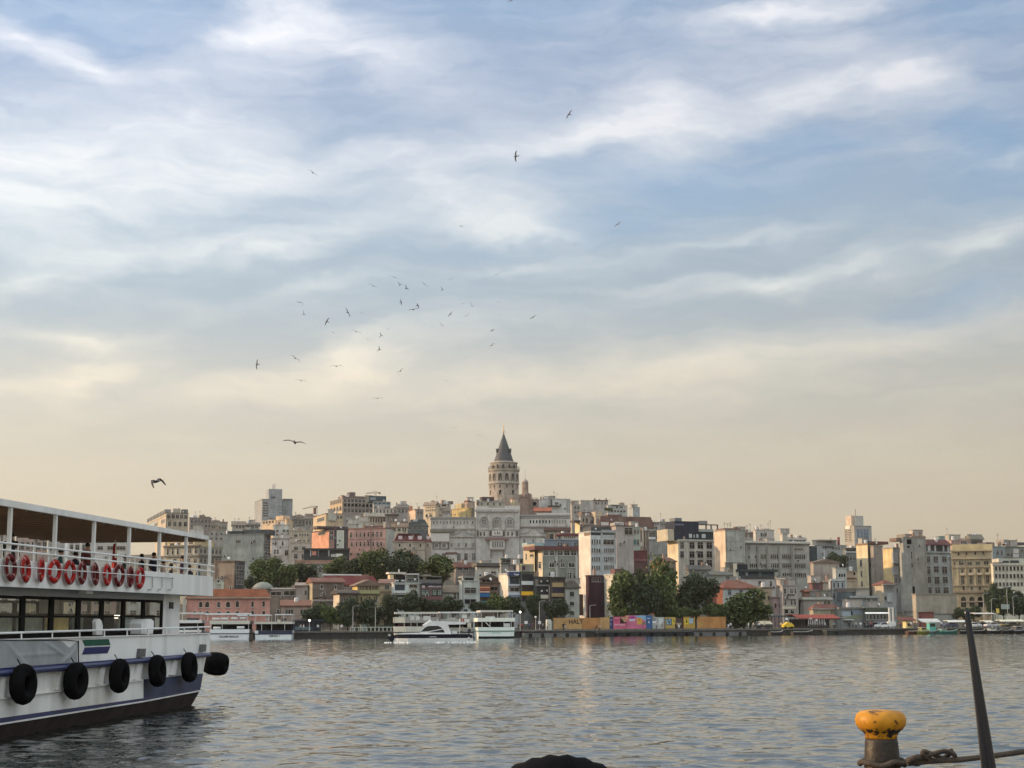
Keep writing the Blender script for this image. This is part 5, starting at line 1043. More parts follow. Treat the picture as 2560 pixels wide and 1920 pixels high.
# --- row of narrow cafes
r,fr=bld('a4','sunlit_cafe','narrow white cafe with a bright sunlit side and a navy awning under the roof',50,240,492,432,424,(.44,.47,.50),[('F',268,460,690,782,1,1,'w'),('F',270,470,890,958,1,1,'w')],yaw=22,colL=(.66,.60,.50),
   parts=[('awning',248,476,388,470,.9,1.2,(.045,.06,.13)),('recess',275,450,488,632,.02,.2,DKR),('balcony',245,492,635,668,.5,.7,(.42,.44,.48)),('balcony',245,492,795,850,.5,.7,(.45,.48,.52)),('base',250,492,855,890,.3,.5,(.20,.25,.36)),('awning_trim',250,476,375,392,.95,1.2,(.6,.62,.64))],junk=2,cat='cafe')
a,z=fr.hit(380,445); link(text_mesh("Cappa",.6,paint((.8,.8,.82)),.02,1.0),'sign_lettering',r,(a,-.93,z))
bld('a4','yellow_band_cafe','dark narrow cafe with a bright yellow balcony band and an olive roof frame',490,492,762,405,423,(.12,.125,.115),[],
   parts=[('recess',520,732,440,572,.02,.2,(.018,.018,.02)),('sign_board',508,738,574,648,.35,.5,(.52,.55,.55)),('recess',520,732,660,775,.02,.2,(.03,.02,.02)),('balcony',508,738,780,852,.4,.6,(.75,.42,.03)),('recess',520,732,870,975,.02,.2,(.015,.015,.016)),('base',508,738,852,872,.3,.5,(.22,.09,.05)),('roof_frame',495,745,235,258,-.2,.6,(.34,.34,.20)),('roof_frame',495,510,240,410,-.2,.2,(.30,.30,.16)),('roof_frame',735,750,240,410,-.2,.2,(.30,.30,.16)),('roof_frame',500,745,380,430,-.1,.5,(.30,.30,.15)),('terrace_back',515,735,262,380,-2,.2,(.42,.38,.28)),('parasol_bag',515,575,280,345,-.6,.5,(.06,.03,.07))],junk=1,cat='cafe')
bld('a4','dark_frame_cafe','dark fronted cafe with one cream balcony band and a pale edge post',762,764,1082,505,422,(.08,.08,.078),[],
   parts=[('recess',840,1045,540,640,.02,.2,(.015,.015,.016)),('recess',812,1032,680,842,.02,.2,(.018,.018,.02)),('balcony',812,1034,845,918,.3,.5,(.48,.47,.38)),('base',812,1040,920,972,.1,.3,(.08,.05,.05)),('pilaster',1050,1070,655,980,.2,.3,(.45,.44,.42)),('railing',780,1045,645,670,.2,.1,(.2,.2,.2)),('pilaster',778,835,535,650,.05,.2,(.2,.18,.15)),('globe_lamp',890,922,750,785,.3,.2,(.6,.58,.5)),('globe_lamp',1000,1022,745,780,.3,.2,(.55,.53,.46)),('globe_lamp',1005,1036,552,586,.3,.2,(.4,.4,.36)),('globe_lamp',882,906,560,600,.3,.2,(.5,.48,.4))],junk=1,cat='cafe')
bld('a4','tan_blind_cafe','dark brown cafe with two rows of tan roller blinds',1082,1084,1366,512,421,(.085,.07,.06),[],
   parts=[('blind',1112,1332,605,692,.15,.1,(.34,.25,.13)),('recess',1118,1334,700,805,.02,.2,(.025,.022,.04)),('blind',1104,1344,812,882,.3,.4,(.30,.22,.12)),('recess',1118,1344,900,960,.02,.2,(.03,.025,.05)),('cornice',1084,1360,506,524,.4,.8,(.05,.05,.05))],junk=2,cat='cafe')
bld('a4','pale_corner_house','pale beige corner house with three windows under a dark hipped roof',1366,1385,1642,705,420,(.44,.44,.40),[('F',1450,1546,770,878,1,1),('F',1450,1546,972,1064,1,1),('F',1450,1546,1160,1250,1,1)],roof='hip',vr=560,roofc=(.085,.075,.065),depth=7,junk=1,fm=paint((.30,.30,.27)))
# --- big centre right buildings
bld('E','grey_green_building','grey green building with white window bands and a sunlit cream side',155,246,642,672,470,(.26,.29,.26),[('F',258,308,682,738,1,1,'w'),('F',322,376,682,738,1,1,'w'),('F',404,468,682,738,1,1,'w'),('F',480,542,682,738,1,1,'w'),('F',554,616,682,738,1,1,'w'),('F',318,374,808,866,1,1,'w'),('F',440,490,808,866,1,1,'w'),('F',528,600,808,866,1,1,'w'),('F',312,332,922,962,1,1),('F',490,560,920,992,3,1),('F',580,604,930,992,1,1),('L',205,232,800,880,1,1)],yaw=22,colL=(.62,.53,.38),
   parts=[('roof',160,642,634,674,.8,9,(.12,.05,.05)),('pilaster',388,412,742,970,.25,.3,(.48,.50,.48)),('pilaster',608,632,742,1010,.25,.3,(.48,.50,.48)),('slot',165,180,790,960,.05,.1,(.08,.05,.03),'L')],fm=paint((.50,.52,.50)),junk=1)
bld('E','cream_sunlit_annex','sunlit cream annex with a slit window left of the grey green building',36,158,160,622,474,(.58,.49,.34),[('L',62,74,715,780,1,1),('L',110,148,725,750,1,1)],yaw=24,junk=1)
bld('E','blue_roof_building','blue grey glazed building behind the grey green one',262,268,642,566,520,(.19,.23,.29),[('F',408,462,592,652,2,1),('F',480,532,598,652,2,1),('F',590,634,596,652,2,1)],roofc=(.22,.27,.33),parts=[('roof',80,350,598,640,-.5,5,(.26,.36,.38))],junk=1)
bld('E','maroon_roof_white_house','white house with a maroon roof and attic windows left of the tall white block',440,445,642,520,545,WH,[('F',480,602,524,550,6,1,'d',.5)],roofc=(.12,.04,.05),parts=[('roof',430,642,494,522,.5,7,(.12,.045,.05)),('annex',325,400,500,560,-.5,4,(.06,.06,.06))],junk=2)
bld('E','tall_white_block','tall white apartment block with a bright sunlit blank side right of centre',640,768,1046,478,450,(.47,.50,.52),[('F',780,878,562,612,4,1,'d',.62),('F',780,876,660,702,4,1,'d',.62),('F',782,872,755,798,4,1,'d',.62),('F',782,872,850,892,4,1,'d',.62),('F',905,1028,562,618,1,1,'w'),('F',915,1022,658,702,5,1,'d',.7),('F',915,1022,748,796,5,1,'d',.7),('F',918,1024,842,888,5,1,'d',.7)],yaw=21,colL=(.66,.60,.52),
   parts=[('downpipe',884,894,500,960,.15,.2,(.33,.36,.37)),('terrace_roof',765,1046,478,486,.1,3,(.4,.42,.42)),('roof',775,1000,425,475,-2,6,(.05,.055,.06)),('terrace_frame',895,1046,458,470,.1,.2,(.3,.3,.3)),('post',1034,1046,462,540,.1,.2,(.1,.1,.1)),('railing',895,1034,515,540,.1,.1,(.35,.36,.36)),('recess',775,885,486,515,.03,.2,(.03,.035,.04)),('recess',900,1030,480,512,.03,.2,(.06,.07,.06)),('slot',700,764,478,520,.05,.1,(.16,.11,.08),'L')],junk=2)
bld('E','blank_mauve_building','broad blank mauve grey building with one green window right of the tall white block',985,1048,1236,415,520,(.40,.36,.34),[('F',1138,1228,432,512,1,1,'w')],roofc=(.1,.07,.07),parts=[('roof_hut',1035,1120,378,416,-1,4,(.36,.35,.33))],junk=3)
bld('E','plum_building','dark plum windowless building with a strip of small white framed windows on top',744,748,922,962,428,(.055,.022,.035),[('F',786,912,975,1024,4,1,'d',.55)],fm=paint((.34,.30,.32)),parts=[('cornice',748,922,958,968,.2,.4,(.10,.05,.055)),('downpipe',905,918,1060,1320,.1,.2,(.03,.03,.035)),('annex',650,690,1160,1390,1,3,(.12,.07,.045))],depth=8,junk=1)
bld('E','plain_white_building','plain white building with a sunlit side and a dark parapet beside the big trees',918,1030,1302,946,420,(.50,.51,.48),[],yaw=20,colL=(.62,.57,.46),parts=[('parapet',1030,1260,932,948,.2,.4,(.05,.035,.035)),('roof_hut',1035,1126,882,935,-1,3,(.16,.08,.075))],junk=1)
bld('E','maroon_striped_building','maroon building with a striped upper band behind the big trees',1240,1242,1386,690,560,(.15,.045,.045),[],parts=[('cornice',1242,1386,770,800,.3,.5,(.22,.09,.09)),('base',1242,1386,805,930,.1,.3,(.10,.05,.05)),('cornice',1242,1386,705,712,.1,.3,(.2,.07,.07)),('cornice',1242,1386,728,734,.1,.3,(.2,.07,.07)),('cornice',1242,1386,748,754,.1,.3,(.2,.07,.07))],junk=1)
bld('E','pale_green_house','pale green house with a cluttered balcony stack above the maroon building',1228,1230,1312,430,600,(.34,.38,.33),[('F',1240,1300,450,500,2,1),('F',1240,1300,560,620,2,1)],parts=[('shutter',1232,1270,570,620,.1,.2,(.05,.13,.13))],junk=3)
bld('E','cluttered_chimney_house','narrow brown house covered with pipes and satellite dishes',1312,1314,1402,470,610,(.20,.16,.14),[],parts=[('flue',1335,1350,440,640,.5,.3,(.4,.36,.3)),('flue',1368,1378,480,660,.5,.3,(.3,.26,.2)),('laundry',1275,1300,580,640,.6,.2,(.5,.3,.2)),('laundry',1318,1332,590,650,.6,.2,(.55,.5,.45))],junk=6)
bld('E','grey_balcony_building','grey building with a dark glazed top storey above the orange brick house',1398,1400,1622,562,640,(.29,.29,.28),[('F',1405,1480,482,555,2,1,'w'),('F',1530,1595,500,555,1,1,'w')],parts=[('penthouse',1402,1500,474,562,-.3,5,(.05,.06,.065)),('penthouse',1505,1598,460,562,-.6,5,(.05,.065,.07)),('balcony',1410,1480,534,560,.5,.3,(.5,.52,.52)),('balcony',1520,1595,528,558,.5,.3,(.45,.5,.5)),('cornice',1400,1622,722,732,.3,.5,(.2,.2,.2))],junk=3)
# --- skyline right of the tower
bld('E','white_skyline_house','white house with railings on its roof just right of the church',205,205,332,128,830,(.56,.54,.53),[('F',300,325,190,220,1,1)],junk=6)
bld('E','white_stepped_house','white stepped house with a dark canopy on the skyline, second right of the church',335,338,548,120,825,(.54,.53,.51),[('F',430,450,170,205,1,1),('F',505,530,165,215,1,1),('F',380,420,150,180,2,1)],parts=[('flue',336,352,122,200,.3,.5,(.12,.1,.1)),('canopy',335,440,190,205,1.2,2,(.04,.04,.045)),('base',335,420,205,222,.4,.4,(.5,.48,.42)),('pilaster',510,548,128,290,.1,.4,(.36,.38,.37))],junk=5)
bld('E','red_roof_cottage','small red tiled roof behind the white palace wing',155,155,335,252,790,(.34,.26,.20),[],roof='gable',vr=206,roofc=(.33,.10,.06),junk=1)
bld('E','grey_skyline_tower','pale grey tall block standing highest on the right skyline',662,664,962,138,860,(.40,.37,.35),[('F',820,840,155,180,1,1),('F',850,940,150,180,3,1,'d',.4)],parts=[('pilaster',780,800,130,240,.2,.5,(.55,.5,.44)),('cornice',800,965,130,142,.3,.6,(.12,.09,.08)),('wing',664,780,136,260,.1,.5,(.42,.40,.38))],junk=4)
bld('E','pale_side_block','pale block stepping up to the tall grey skyline block',562,564,664,182,850,(.42,.38,.34),[('F',590,650,195,230,2,1),('F',590,650,250,280,2,1)],junk=3)
bld('E','greenery_roof_house','white house with roof plants and a white dome lamp on the right skyline',960,962,1172,192,845,(.44,.45,.43),[('F',1045,1070,198,222,1,1),('F',1085,1120,195,222,2,1),('F',990,1150,240,265,5,1)],parts=[('roof_plants',930,1010,215,245,.8,1.5,(.05,.06,.03)),('canopy',1000,1085,182,192,.4,2,(.05,.05,.05)),('chimney',1150,1160,180,240,.2,.6,(.6,.4,.3))],junk=4)
bld('E','blue_grey_skyline_block','small blue grey block at the right end of the upper skyline',1190,1232,1306,214,870,(.33,.36,.37),[],junk=3)
bld('E','arched_window_house','beige house with tall arched windows under the grey skyline block',660,662,822,308,770,(.40,.35,.31),[('F',680,700,330,380,1,1,'arch'),('F',715,740,330,380,1,1,'arch'),('F',765,800,345,385,1,1,'w')],parts=[('cornice',655,825,296,310,.4,.6,(.33,.29,.26)),('roof',672,800,262,298,-1,5,(.15,.11,.09))],junk=3)
bld('E','cream_side_house','cream house wedged between the arched window house and the hipped roof',822,824,962,310,765,(.48,.40,.31),[('F',840,860,330,370,1,1),('F',880,950,320,345,3,1)],parts=[('penthouse',822,900,258,312,-.5,5,(.48,.39,.28))],junk=4)
bld('E','brown_hip_roof_block','large block under a long brown hipped roof with white dormers, right of centre',868,870,1460,424,700,(.33,.30,.27),[('F',890,962,378,420,4,1),('F',1035,1125,378,412,4,1),('F',1205,1285,378,420,4,1)],roof='hip',vr=305,roofc=(.13,.075,.065),parts=[('dormer',885,968,372,424,.2,3,(.5,.48,.45)),('dormer',1030,1130,372,415,.2,3,(.52,.50,.46)),('dormer',1200,1290,372,424,.2,3,(.5,.48,.45)),('penthouse',960,1110,290,320,-5,4,(.15,.07,.065))],depth=24,junk=2)
bld('E','white_gabled_rooftop','white house with wavy roof edge at the right end of the brown hipped roof',1300,1302,1525,372,725,(.42,.41,.39),[('F',1400,1430,385,405,1,1),('F',1450,1515,375,400,3,1),('F',1380,1500,420,450,4,1)],parts=[('cornice',1300,1450,352,366,.4,.6,(.4,.33,.28))],junk=4)
bld('E','sunlit_turret','small square turret catching the sun left of the tall white block',600,652,656,372,570,(.5,.44,.3),[],colL=(.72,.62,.36),parts=[('roof',592,660,352,374,.3,3,(.05,.035,.035))],junk=1,yaw=30)  # bright yellow side has the sunlight painted in
bld('E','lower_roof_house','dark roofed house between the sunlit turret and the hipped block',655,657,870,432,620,(.22,.19,.18),[('F',690,860,440,470,5,1)],roof='gable',vr=395,roofc=(.08,.06,.06),junk=4)
bld('E','small_grey_rooftop','small grey house on the skyline above the dark glazed hotel',1522,1524,1622,372,760,(.31,.29,.27),[('F',1540,1610,385,410,3,1)],junk=4)
# --- right of the big trees
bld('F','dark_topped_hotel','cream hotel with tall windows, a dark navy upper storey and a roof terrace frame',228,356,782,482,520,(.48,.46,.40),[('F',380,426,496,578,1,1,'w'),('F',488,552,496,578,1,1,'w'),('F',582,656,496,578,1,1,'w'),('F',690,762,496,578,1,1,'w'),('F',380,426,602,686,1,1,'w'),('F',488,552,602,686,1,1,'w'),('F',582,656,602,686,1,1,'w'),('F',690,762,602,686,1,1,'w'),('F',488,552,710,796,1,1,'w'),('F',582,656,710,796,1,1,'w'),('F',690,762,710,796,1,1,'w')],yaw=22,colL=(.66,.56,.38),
   parts=[('penthouse',318,602,252,470,-.4,7,(.028,.034,.055)),('penthouse',602,775,378,470,-.4,7,(.03,.04,.045)),('terrace_frame',600,832,288,300,-.2,.3,(.06,.05,.05)),('terrace_frame',820,832,292,400,-.2,.3,(.06,.05,.05)),('terrace_frame',685,697,292,380,-.2,.3,(.06,.05,.05)),('terrace_frame',745,757,292,380,-.2,.3,(.06,.05,.05)),('terrace_glass',605,775,345,378,-.1,.1,(.25,.27,.27)),('cornice',356,782,468,486,.4,.6,(.48,.46,.42)),('cornice',228,356,484,500,.4,.6,(.6,.52,.36),'L'),('window',488,520,402,448,-.2,.2,(.45,.47,.47)),('window',540,555,410,448,-.2,.2,(.3,.33,.33)),('window',640,682,404,450,-.2,.2,(.45,.47,.47)),('window',575,598,405,448,-.2,.2,(.35,.37,.37)),('sign_board',322,425,282,300,-.35,.1,(.12,.13,.2)),('roof_hut',318,400,212,256,-3,4,(.20,.23,.24)),('roof_hut',600,704,246,290,-4,4,(.26,.25,.24)),('wing',232,318,345,482,-1,8,(.52,.46,.34))],junk=4,cat='hotel')
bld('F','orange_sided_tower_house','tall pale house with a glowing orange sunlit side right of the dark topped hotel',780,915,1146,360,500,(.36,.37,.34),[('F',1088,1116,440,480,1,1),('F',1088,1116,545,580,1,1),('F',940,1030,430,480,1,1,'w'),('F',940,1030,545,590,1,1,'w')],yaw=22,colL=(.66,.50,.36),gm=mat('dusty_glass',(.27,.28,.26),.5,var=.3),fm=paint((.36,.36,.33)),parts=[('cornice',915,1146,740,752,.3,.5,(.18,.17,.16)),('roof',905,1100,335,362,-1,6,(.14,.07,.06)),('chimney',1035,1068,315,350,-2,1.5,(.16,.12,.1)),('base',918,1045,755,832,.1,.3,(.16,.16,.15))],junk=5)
bld('F','long_grey_building','long grey building with four pilasters and rows of black paned windows',1142,1146,1908,522,505,(.36,.36,.33),
   [('F',1188,1206,550,590,1,1),('F',1188,1206,655,692,1,1),('F',1266,1284,655,692,1,1),('F',1335,1400,645,698,4,1),('F',1450,1540,645,698,4,1),('F',1588,1690,645,698,5,1),('F',1735,1862,645,700,6,1),('F',1205,1290,752,802,4,1),('F',1338,1402,752,804,4,1),('F',1455,1545,752,804,4,1),('F',1592,1690,752,804,5,1),('F',1738,1866,752,806,6,1),('F',1595,1690,862,905,4,1),('F',1742,1870,862,912,6,1),('F',1730,1840,572,592,1,1,'w')],
   parts=[('roof_edge',1140,1925,488,512,.8,8,(.48,.47,.43)),('cornice',1140,1925,512,526,.5,.8,(.22,.22,.2)),('pilaster',1296,1314,545,900,.4,.5,(.26,.25,.23)),('pilaster',1408,1424,545,900,.4,.5,(.26,.25,.23)),('pilaster',1548,1566,545,920,.4,.5,(.26,.25,.23)),('pilaster',1700,1720,545,960,.4,.5,(.26,.25,.23)),('wing',1908,2008,545,980,-2,10,(.06,.075,.085))],junk=6)
bld('F','water_tank_house','white house with two dark window bays and masts above the long grey building',1272,1274,1492,356,600,(.50,.47,.43),[('F',1332,1362,386,432,1,1),('F',1376,1408,386,432,1,1)],parts=[('penthouse',1285,1310,325,358,-1,2,(.2,.15,.14)),('penthouse',1375,1440,338,358,-1,3,(.4,.37,.34))],junk=7)
bld('F','jumbled_white_roofs','jumble of small white roofs left of the water tank house',1095,1097,1278,392,610,(.44,.41,.38),[('F',1140,1180,405,440,2,1),('F',1200,1260,410,440,3,1)],roof='gable',vr=372,roofc=(.16,.10,.085),junk=6)
bld('F','pale_chimney_block','pale square chimney block on the skyline right of the masts',1590,1592,1655,405,620,(.48,.45,.39),[],junk=1,depth=4)
bld('F','white_gable_row','white gabled roofs on the skyline above the right end of the long grey building',1655,1657,1872,470,630,(.46,.43,.40),[('F',1680,1860,475,490,5,1)],roof='gable',vr=440,roofc=(.34,.32,.30),parts=[('chimney',1790,1822,420,470,-1,1,(.3,.2,.15)),('chimney',1826,1862,445,480,-1,1,(.45,.42,.36))],junk=3)
bld('E','orange_brick_house','orange brick house with a sunlit gable peeping over the big trees',1430,1582,1700,800,470,(.22,.18,.15),[('L',1500,1540,890,930,1,1)],roof='gable',vr=752,roofc=(.16,.085,.065),colL=(.55,.20,.09),yaw=24,parts=[('cornice',1440,1580,822,832,.2,.4,(.5,.2,.1),'L')],junk=1)
bld('F','slate_lean_to','grey slate roofed house between orange brick house and dark terrace restaurant',480,482,742,822,480,(.20,.20,.19),[('F',505,545,800,845,2,1)],roof='gable',vr=770,roofc=(.13,.13,.125),junk=2)
bld('F','grey_flat_house','low grey flat house with small windows above the red roofed white house',735,740,1040,885,465,(.34,.34,.31),[('F',925,965,905,935,2,1)],roof='gable',vr=845,roofc=(.17,.175,.16),junk=1)
bld('F','dark_terrace_restaurant','white restaurant with a dark glazed terrace on top right of the red roofed white house',1098,1100,1512,932,440,(.48,.44,.42),[('F',1305,1342,955,1006,1,1),('F',1440,1470,960,1026,1,1)],parts=[('terrace_roof',1060,1540,822,850,.6,6,(.03,.045,.045)),('terrace_glass',1080,1500,850,905,-.2,.3,(.03,.045,.06)),('post',1158,1184,845,905,.1,.2,(.18,.22,.22)),('post',1310,1345,825,905,.1,.2,(.07,.10,.10)),('railing',1100,1500,895,935,.2,.2,(.05,.055,.055)),('penthouse',1060,1180,762,830,-1,5,(.03,.035,.05)),('chimney',1030,1056,752,905,-.5,1,(.55,.50,.38))],junk=1,cat='restaurant')
bld('F','red_roofed_white_house','white house with blue grey shutters under a patched red tiled hip roof',690,886,1325,1046,430,(.50,.53,.51),[('F',946,984,1065,1128,1,1,'s'),('F',1082,1122,1065,1122,1,1,'s'),('F',1218,1260,1065,1128,1,1,'s')],roof='hip',vr=945,roofc=(.22,.085,.06),colL=(.25,.085,.05),yaw=26,depth=10,parts=[('cornice',886,1325,1165,1176,.15,.3,(.45,.48,.46))],fm=paint((.30,.33,.36)),junk=0)
bld('F','beige_stone_house','narrow beige stone house with four green shuttered windows',1338,1340,1466,1045,424,(.38,.30,.20),[('F',1365,1394,1130,1182,1,1),('F',1416,1446,1130,1182,1,1),('F',1370,1394,1242,1300,1,1),('F',1420,1446,1242,1300,1,1)],roofc=(.13,.10,.08),fm=paint((.26,.24,.14)),junk=1)
bld('F','mauve_house','mauve two storey house between beige stone house and ornate white front',1464,1466,1596,1160,423,(.33,.24,.24),[('F',1496,1526,1222,1282,1,1),('F',1546,1576,1222,1282,1,1)],parts=[('cornice',1464,1596,1150,1164,.25,.4,(.2,.13,.13))],fm=paint((.40,.30,.30)),junk=0)
bld('F','stone_ruin','crumbling mossy stone upper storey above the mauve house',1500,1502,1760,985,441,(.23,.21,.17),[('F',1540,1560,1000,1040,1,1,'hole')],col2=(.30,.20,.17),parts=[('penthouse',1590,1755,925,985,-1,5,(.13,.11,.09)),('laundry',1520,1550,930,960,.3,.2,(.5,.42,.38))],junk=4)
bld('F','ornate_white_front','ornate narrow house with bay windows and white arches on the ground floor',1592,1594,1776,1018,421,(.36,.32,.30),[('F',1608,1634,1045,1112,1,1,'arch'),('F',1682,1716,1045,1112,1,1),('F',1734,1756,1045,1112,1,1),('F',1616,1640,1178,1246,1,1),('F',1684,1716,1178,1246,1,1),('F',1732,1752,1178,1246,1,1),('F',1618,1662,1292,1345,1,1,'arch'),('F',1684,1730,1292,1345,1,1,'arch')],parts=[('bay',1672,1765,1112,1172,.6,.8,(.38,.37,.35)),('balcony',1668,1740,1118,1132,.8,.9,(.05,.05,.05)),('base',1612,1752,1262,1290,.25,.4,(.50,.46,.36))],fm=paint((.46,.44,.42)),junk=3)
bld('F','dark_gothic_shed','dark shed with a white pointed arch right of the ornate white front',1776,1778,1922,1190,428,(.04,.045,.05),[('F',1808,1850,1245,1350,1,1,'arch')],roof='gablef',vr=1160,roofc=(.06,.07,.06),fm=paint((.34,.36,.38)),junk=0)
# --- G: right waterfront
bld('G','plain_gabled_wall','plain pinkish blank wall with a shallow gable right of the long grey building',62,65,392,682,480,(.37,.32,.28),[],roof='gablef',vr=640,roofc=(.22,.17,.15),junk=1)
bld('G','cube_house','grey blue cube house with a pergola on the skyline left of the striped tower',118,122,482,470,590,(.31,.33,.33),[('F',180,230,480,510,2,1),('F',300,400,490,520,3,1),('F',420,470,490,530,2,1)],parts=[('pergola',128,365,398,412,-.5,5,(.2,.19,.17)),('terrace_back',140,360,412,470,-3,.2,(.26,.26,.25)),('chimney',384,400,365,470,-1,1,(.16,.05,.06)),('pilaster',198,214,530,620,.2,.3,(.5,.5,.5)),('canopy',215,330,480,494,.5,2,(.05,.055,.06))],junk=3)
bld('G','striped_tower','far tower with blue vertical stripes, a sunlit lift box and a thin mast',455,580,797,222,1600,(.34,.34,.33),[('L',462,545,240,420,2,9,'d',.8,.5)],yaw=24,colL=(.36,.33,.28),parts=[('penthouse',600,697,98,222,-3,12,(.42,.42,.40)),('penthouse',542,600,95,222,-6,10,(.58,.46,.34)),('mast',592,599,15,110,-2,.9,(.25,.24,.23)),('window_band',618,648,262,430,.2,.4,(.09,.14,.20)),('window_band',660,690,262,430,.2,.4,(.09,.14,.20)),('window_band',700,730,262,430,.2,.4,(.09,.14,.20)),('window_band',738,764,262,430,.2,.4,(.09,.14,.20)),('cornice',580,797,222,240,.3,.6,(.22,.23,.24)),('sign_board',465,525,226,266,.3,.4,(.6,.57,.5),'L')],junk=0,cat='tower')  # warm penthouse box paints the sunlit left side of the lift box
bld('G','dark_glass_terrace','dark house with a round topped glass terrace under the striped tower',470,472,612,520,560,(.20,.22,.22),[('F',520,600,600,660,2,1),('F',480,600,520,560,1,1,'w')],parts=[('canopy',475,615,500,520,.4,3,(.05,.055,.06)),('base',475,610,545,560,.4,.4,(.45,.47,.46))],junk=3)
bld('G','yellow_sided_block','slim block with a tall glowing yellow side and slit windows',604,748,822,458,500,(.10,.095,.09),[('L',654,680,655,732,1,1),('L',662,684,790,862,1,1),('L',670,690,922,985,1,1),('F',775,810,560,600,2,1,'hole'),('F',775,810,700,740,2,1,'hole')],yaw=24,colL=(.66,.55,.34),parts=[('cornice',604,748,446,464,.3,.5,(.24,.15,.09),'L'),('roof',770,1010,420,455,-3,6,(.13,.06,.055))],junk=4)
bld('G','grey_blank_block','grey brown blank block between the two yellow sunlit sides',818,822,936,478,496,(.30,.26,.22),[],junk=2)
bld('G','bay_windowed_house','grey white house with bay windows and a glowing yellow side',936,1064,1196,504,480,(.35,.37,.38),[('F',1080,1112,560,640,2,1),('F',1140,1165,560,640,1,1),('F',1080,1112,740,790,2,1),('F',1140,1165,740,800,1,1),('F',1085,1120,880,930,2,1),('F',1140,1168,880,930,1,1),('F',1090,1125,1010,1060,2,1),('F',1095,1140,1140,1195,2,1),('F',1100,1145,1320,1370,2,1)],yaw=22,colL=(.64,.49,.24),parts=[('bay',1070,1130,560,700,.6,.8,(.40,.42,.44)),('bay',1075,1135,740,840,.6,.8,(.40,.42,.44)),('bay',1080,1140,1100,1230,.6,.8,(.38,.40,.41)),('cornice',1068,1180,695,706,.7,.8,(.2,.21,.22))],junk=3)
bld('G','tall_grey_tenement','tall grey tenement with ragged openings on the right',1182,1192,1476,372,470,(.29,.285,.26),[('F',1240,1300,392,455,1,1,'hole'),('F',1244,1276,480,500,1,1,'hole'),('F',1244,1276,590,650,1,1,'hole'),('F',1290,1312,545,640,1,1),('F',1250,1285,720,768,1,1,'hole'),('F',1298,1318,690,750,1,1),('F',1272,1345,990,1110,1,1,'hole'),('F',1278,1350,1120,1232,1,1,'hole')],col2=(.36,.34,.29),
   parts=[('penthouse',1222,1382,326,374,-2,5,(.26,.23,.2)),('roof_edge',1305,1476,350,376,.15,6,(.24,.16,.12)),('wing',1110,1190,375,420,-1,4,(.2,.14,.11)),('wing',1190,1308,560,1300,.4,1.2,(.30,.30,.28))],junk=3)
bld('G','beige_gallery_house','house with a sunlit beige side, a maroon roof and a row of gallery windows',818,946,1100,960,440,(.30,.31,.31),[('F',955,1078,978,1026,5,1,'w'),('F',958,986,1106,1158,1,1),('F',1018,1042,1106,1160,1,1)],yaw=24,colL=(.50,.43,.31),roof='hip',vr=900,roofc=(.17,.07,.055),parts=[('cornice',940,1100,955,968,.4,.6,(.33,.30,.26)),('bay',995,1062,1070,1180,.4,.6,(.34,.36,.37))],junk=0)
bld('G','beige_ruined_house','beige ruined house left of the slim yellow sided block',474,478,622,800,475,(.43,.35,.25),[('F',575,592,810,845,1,1,'hole')],col2=(.32,.22,.16),parts=[('cornice',480,612,876,892,.6,.8,(.18,.07,.05)),('base',480,600,895,915,.2,.4,(.5,.42,.3))],junk=2)
bld('G','blue_white_house','blue grey wooden house with two rows of three dark windows and a white cornice',290,300,464,912,440,(.36,.41,.45),[('F',316,442,942,998,3,1,'d',.4),('F',316,442,1065,1132,3,1,'d',.4)],parts=[('cornice',288,466,890,916,.4,.6,(.44,.46,.44)),('cornice',298,462,1032,1042,.15,.3,(.14,.17,.19)),('pilaster',290,302,915,1170,.15,.3,(.16,.1,.09))],junk=1)
bld('G','white_box_house','white box house with three dark windows above the blue grey wooden house',345,348,482,760,465,(.44,.46,.44),[('F',384,470,830,866,3,1,'hole')],junk=2)
bld('G','cream_blank_house','small cream blank gable left of the blue grey wooden house',184,188,294,930,450,(.46,.40,.30),[],roof='gable',vr=912,roofc=(.3,.22,.17),junk=1)
bld('G','maroon_round_window_house','small maroon house with one round white window',50,54,186,950,448,(.17,.09,.09),[('F',98,120,1018,1044,1,1,'arch')],roofc=(.10,.045,.045),junk=2)
bld('G','olive_house','olive grey house with two slim windows under the cream blank gable',160,164,304,1042,432,(.25,.24,.20),[('F',216,226,1072,1108,1,1),('F',240,250,1072,1108,1,1)],junk=1)
bld('G','brick_wedge_house','small terracotta wedge house at the foot of the plain gabled wall',-40,-36,66,1050,440,(.36,.20,.14),[],roof='gable',vr=1020,roofc=(.24,.1,.07),junk=1)
bld('G','grey_lean_house','plain grey house left of the olive house',60,64,166,1045,434,(.30,.28,.26),[],junk=1)
bld('G','grey_roof_strip','long low grey roof behind the red roofed shed',-60,-56,300,1150,426,(.36,.33,.29),[('F',200,280,1170,1210,2,1)],roof='gable',vr=1122,roofc=(.25,.25,.22),junk=2)
bld('G','wooden_gallery_house','long blue grey wooden house with a strip of gallery windows',545,550,885,1128,428,(.29,.33,.34),[('F',566,636,1126,1168,4,1,'d',.6),('F',650,726,1118,1162,3,1,'d',.6),('F',745,780,1142,1178,2,1),('F',805,868,1142,1182,4,1,'d',.6)],parts=[('cornice',540,890,1104,1130,.6,1,(.36,.39,.39)),('penthouse',560,770,1050,1106,-2,5,(.13,.15,.17)),('roof',480,770,1008,1056,-1.5,7,(.14,.12,.11)),('shed',478,560,1060,1180,-1,5,(.10,.12,.13)),('box',640,700,1208,1222,.3,.4,(.2,.24,.24))],junk=1)
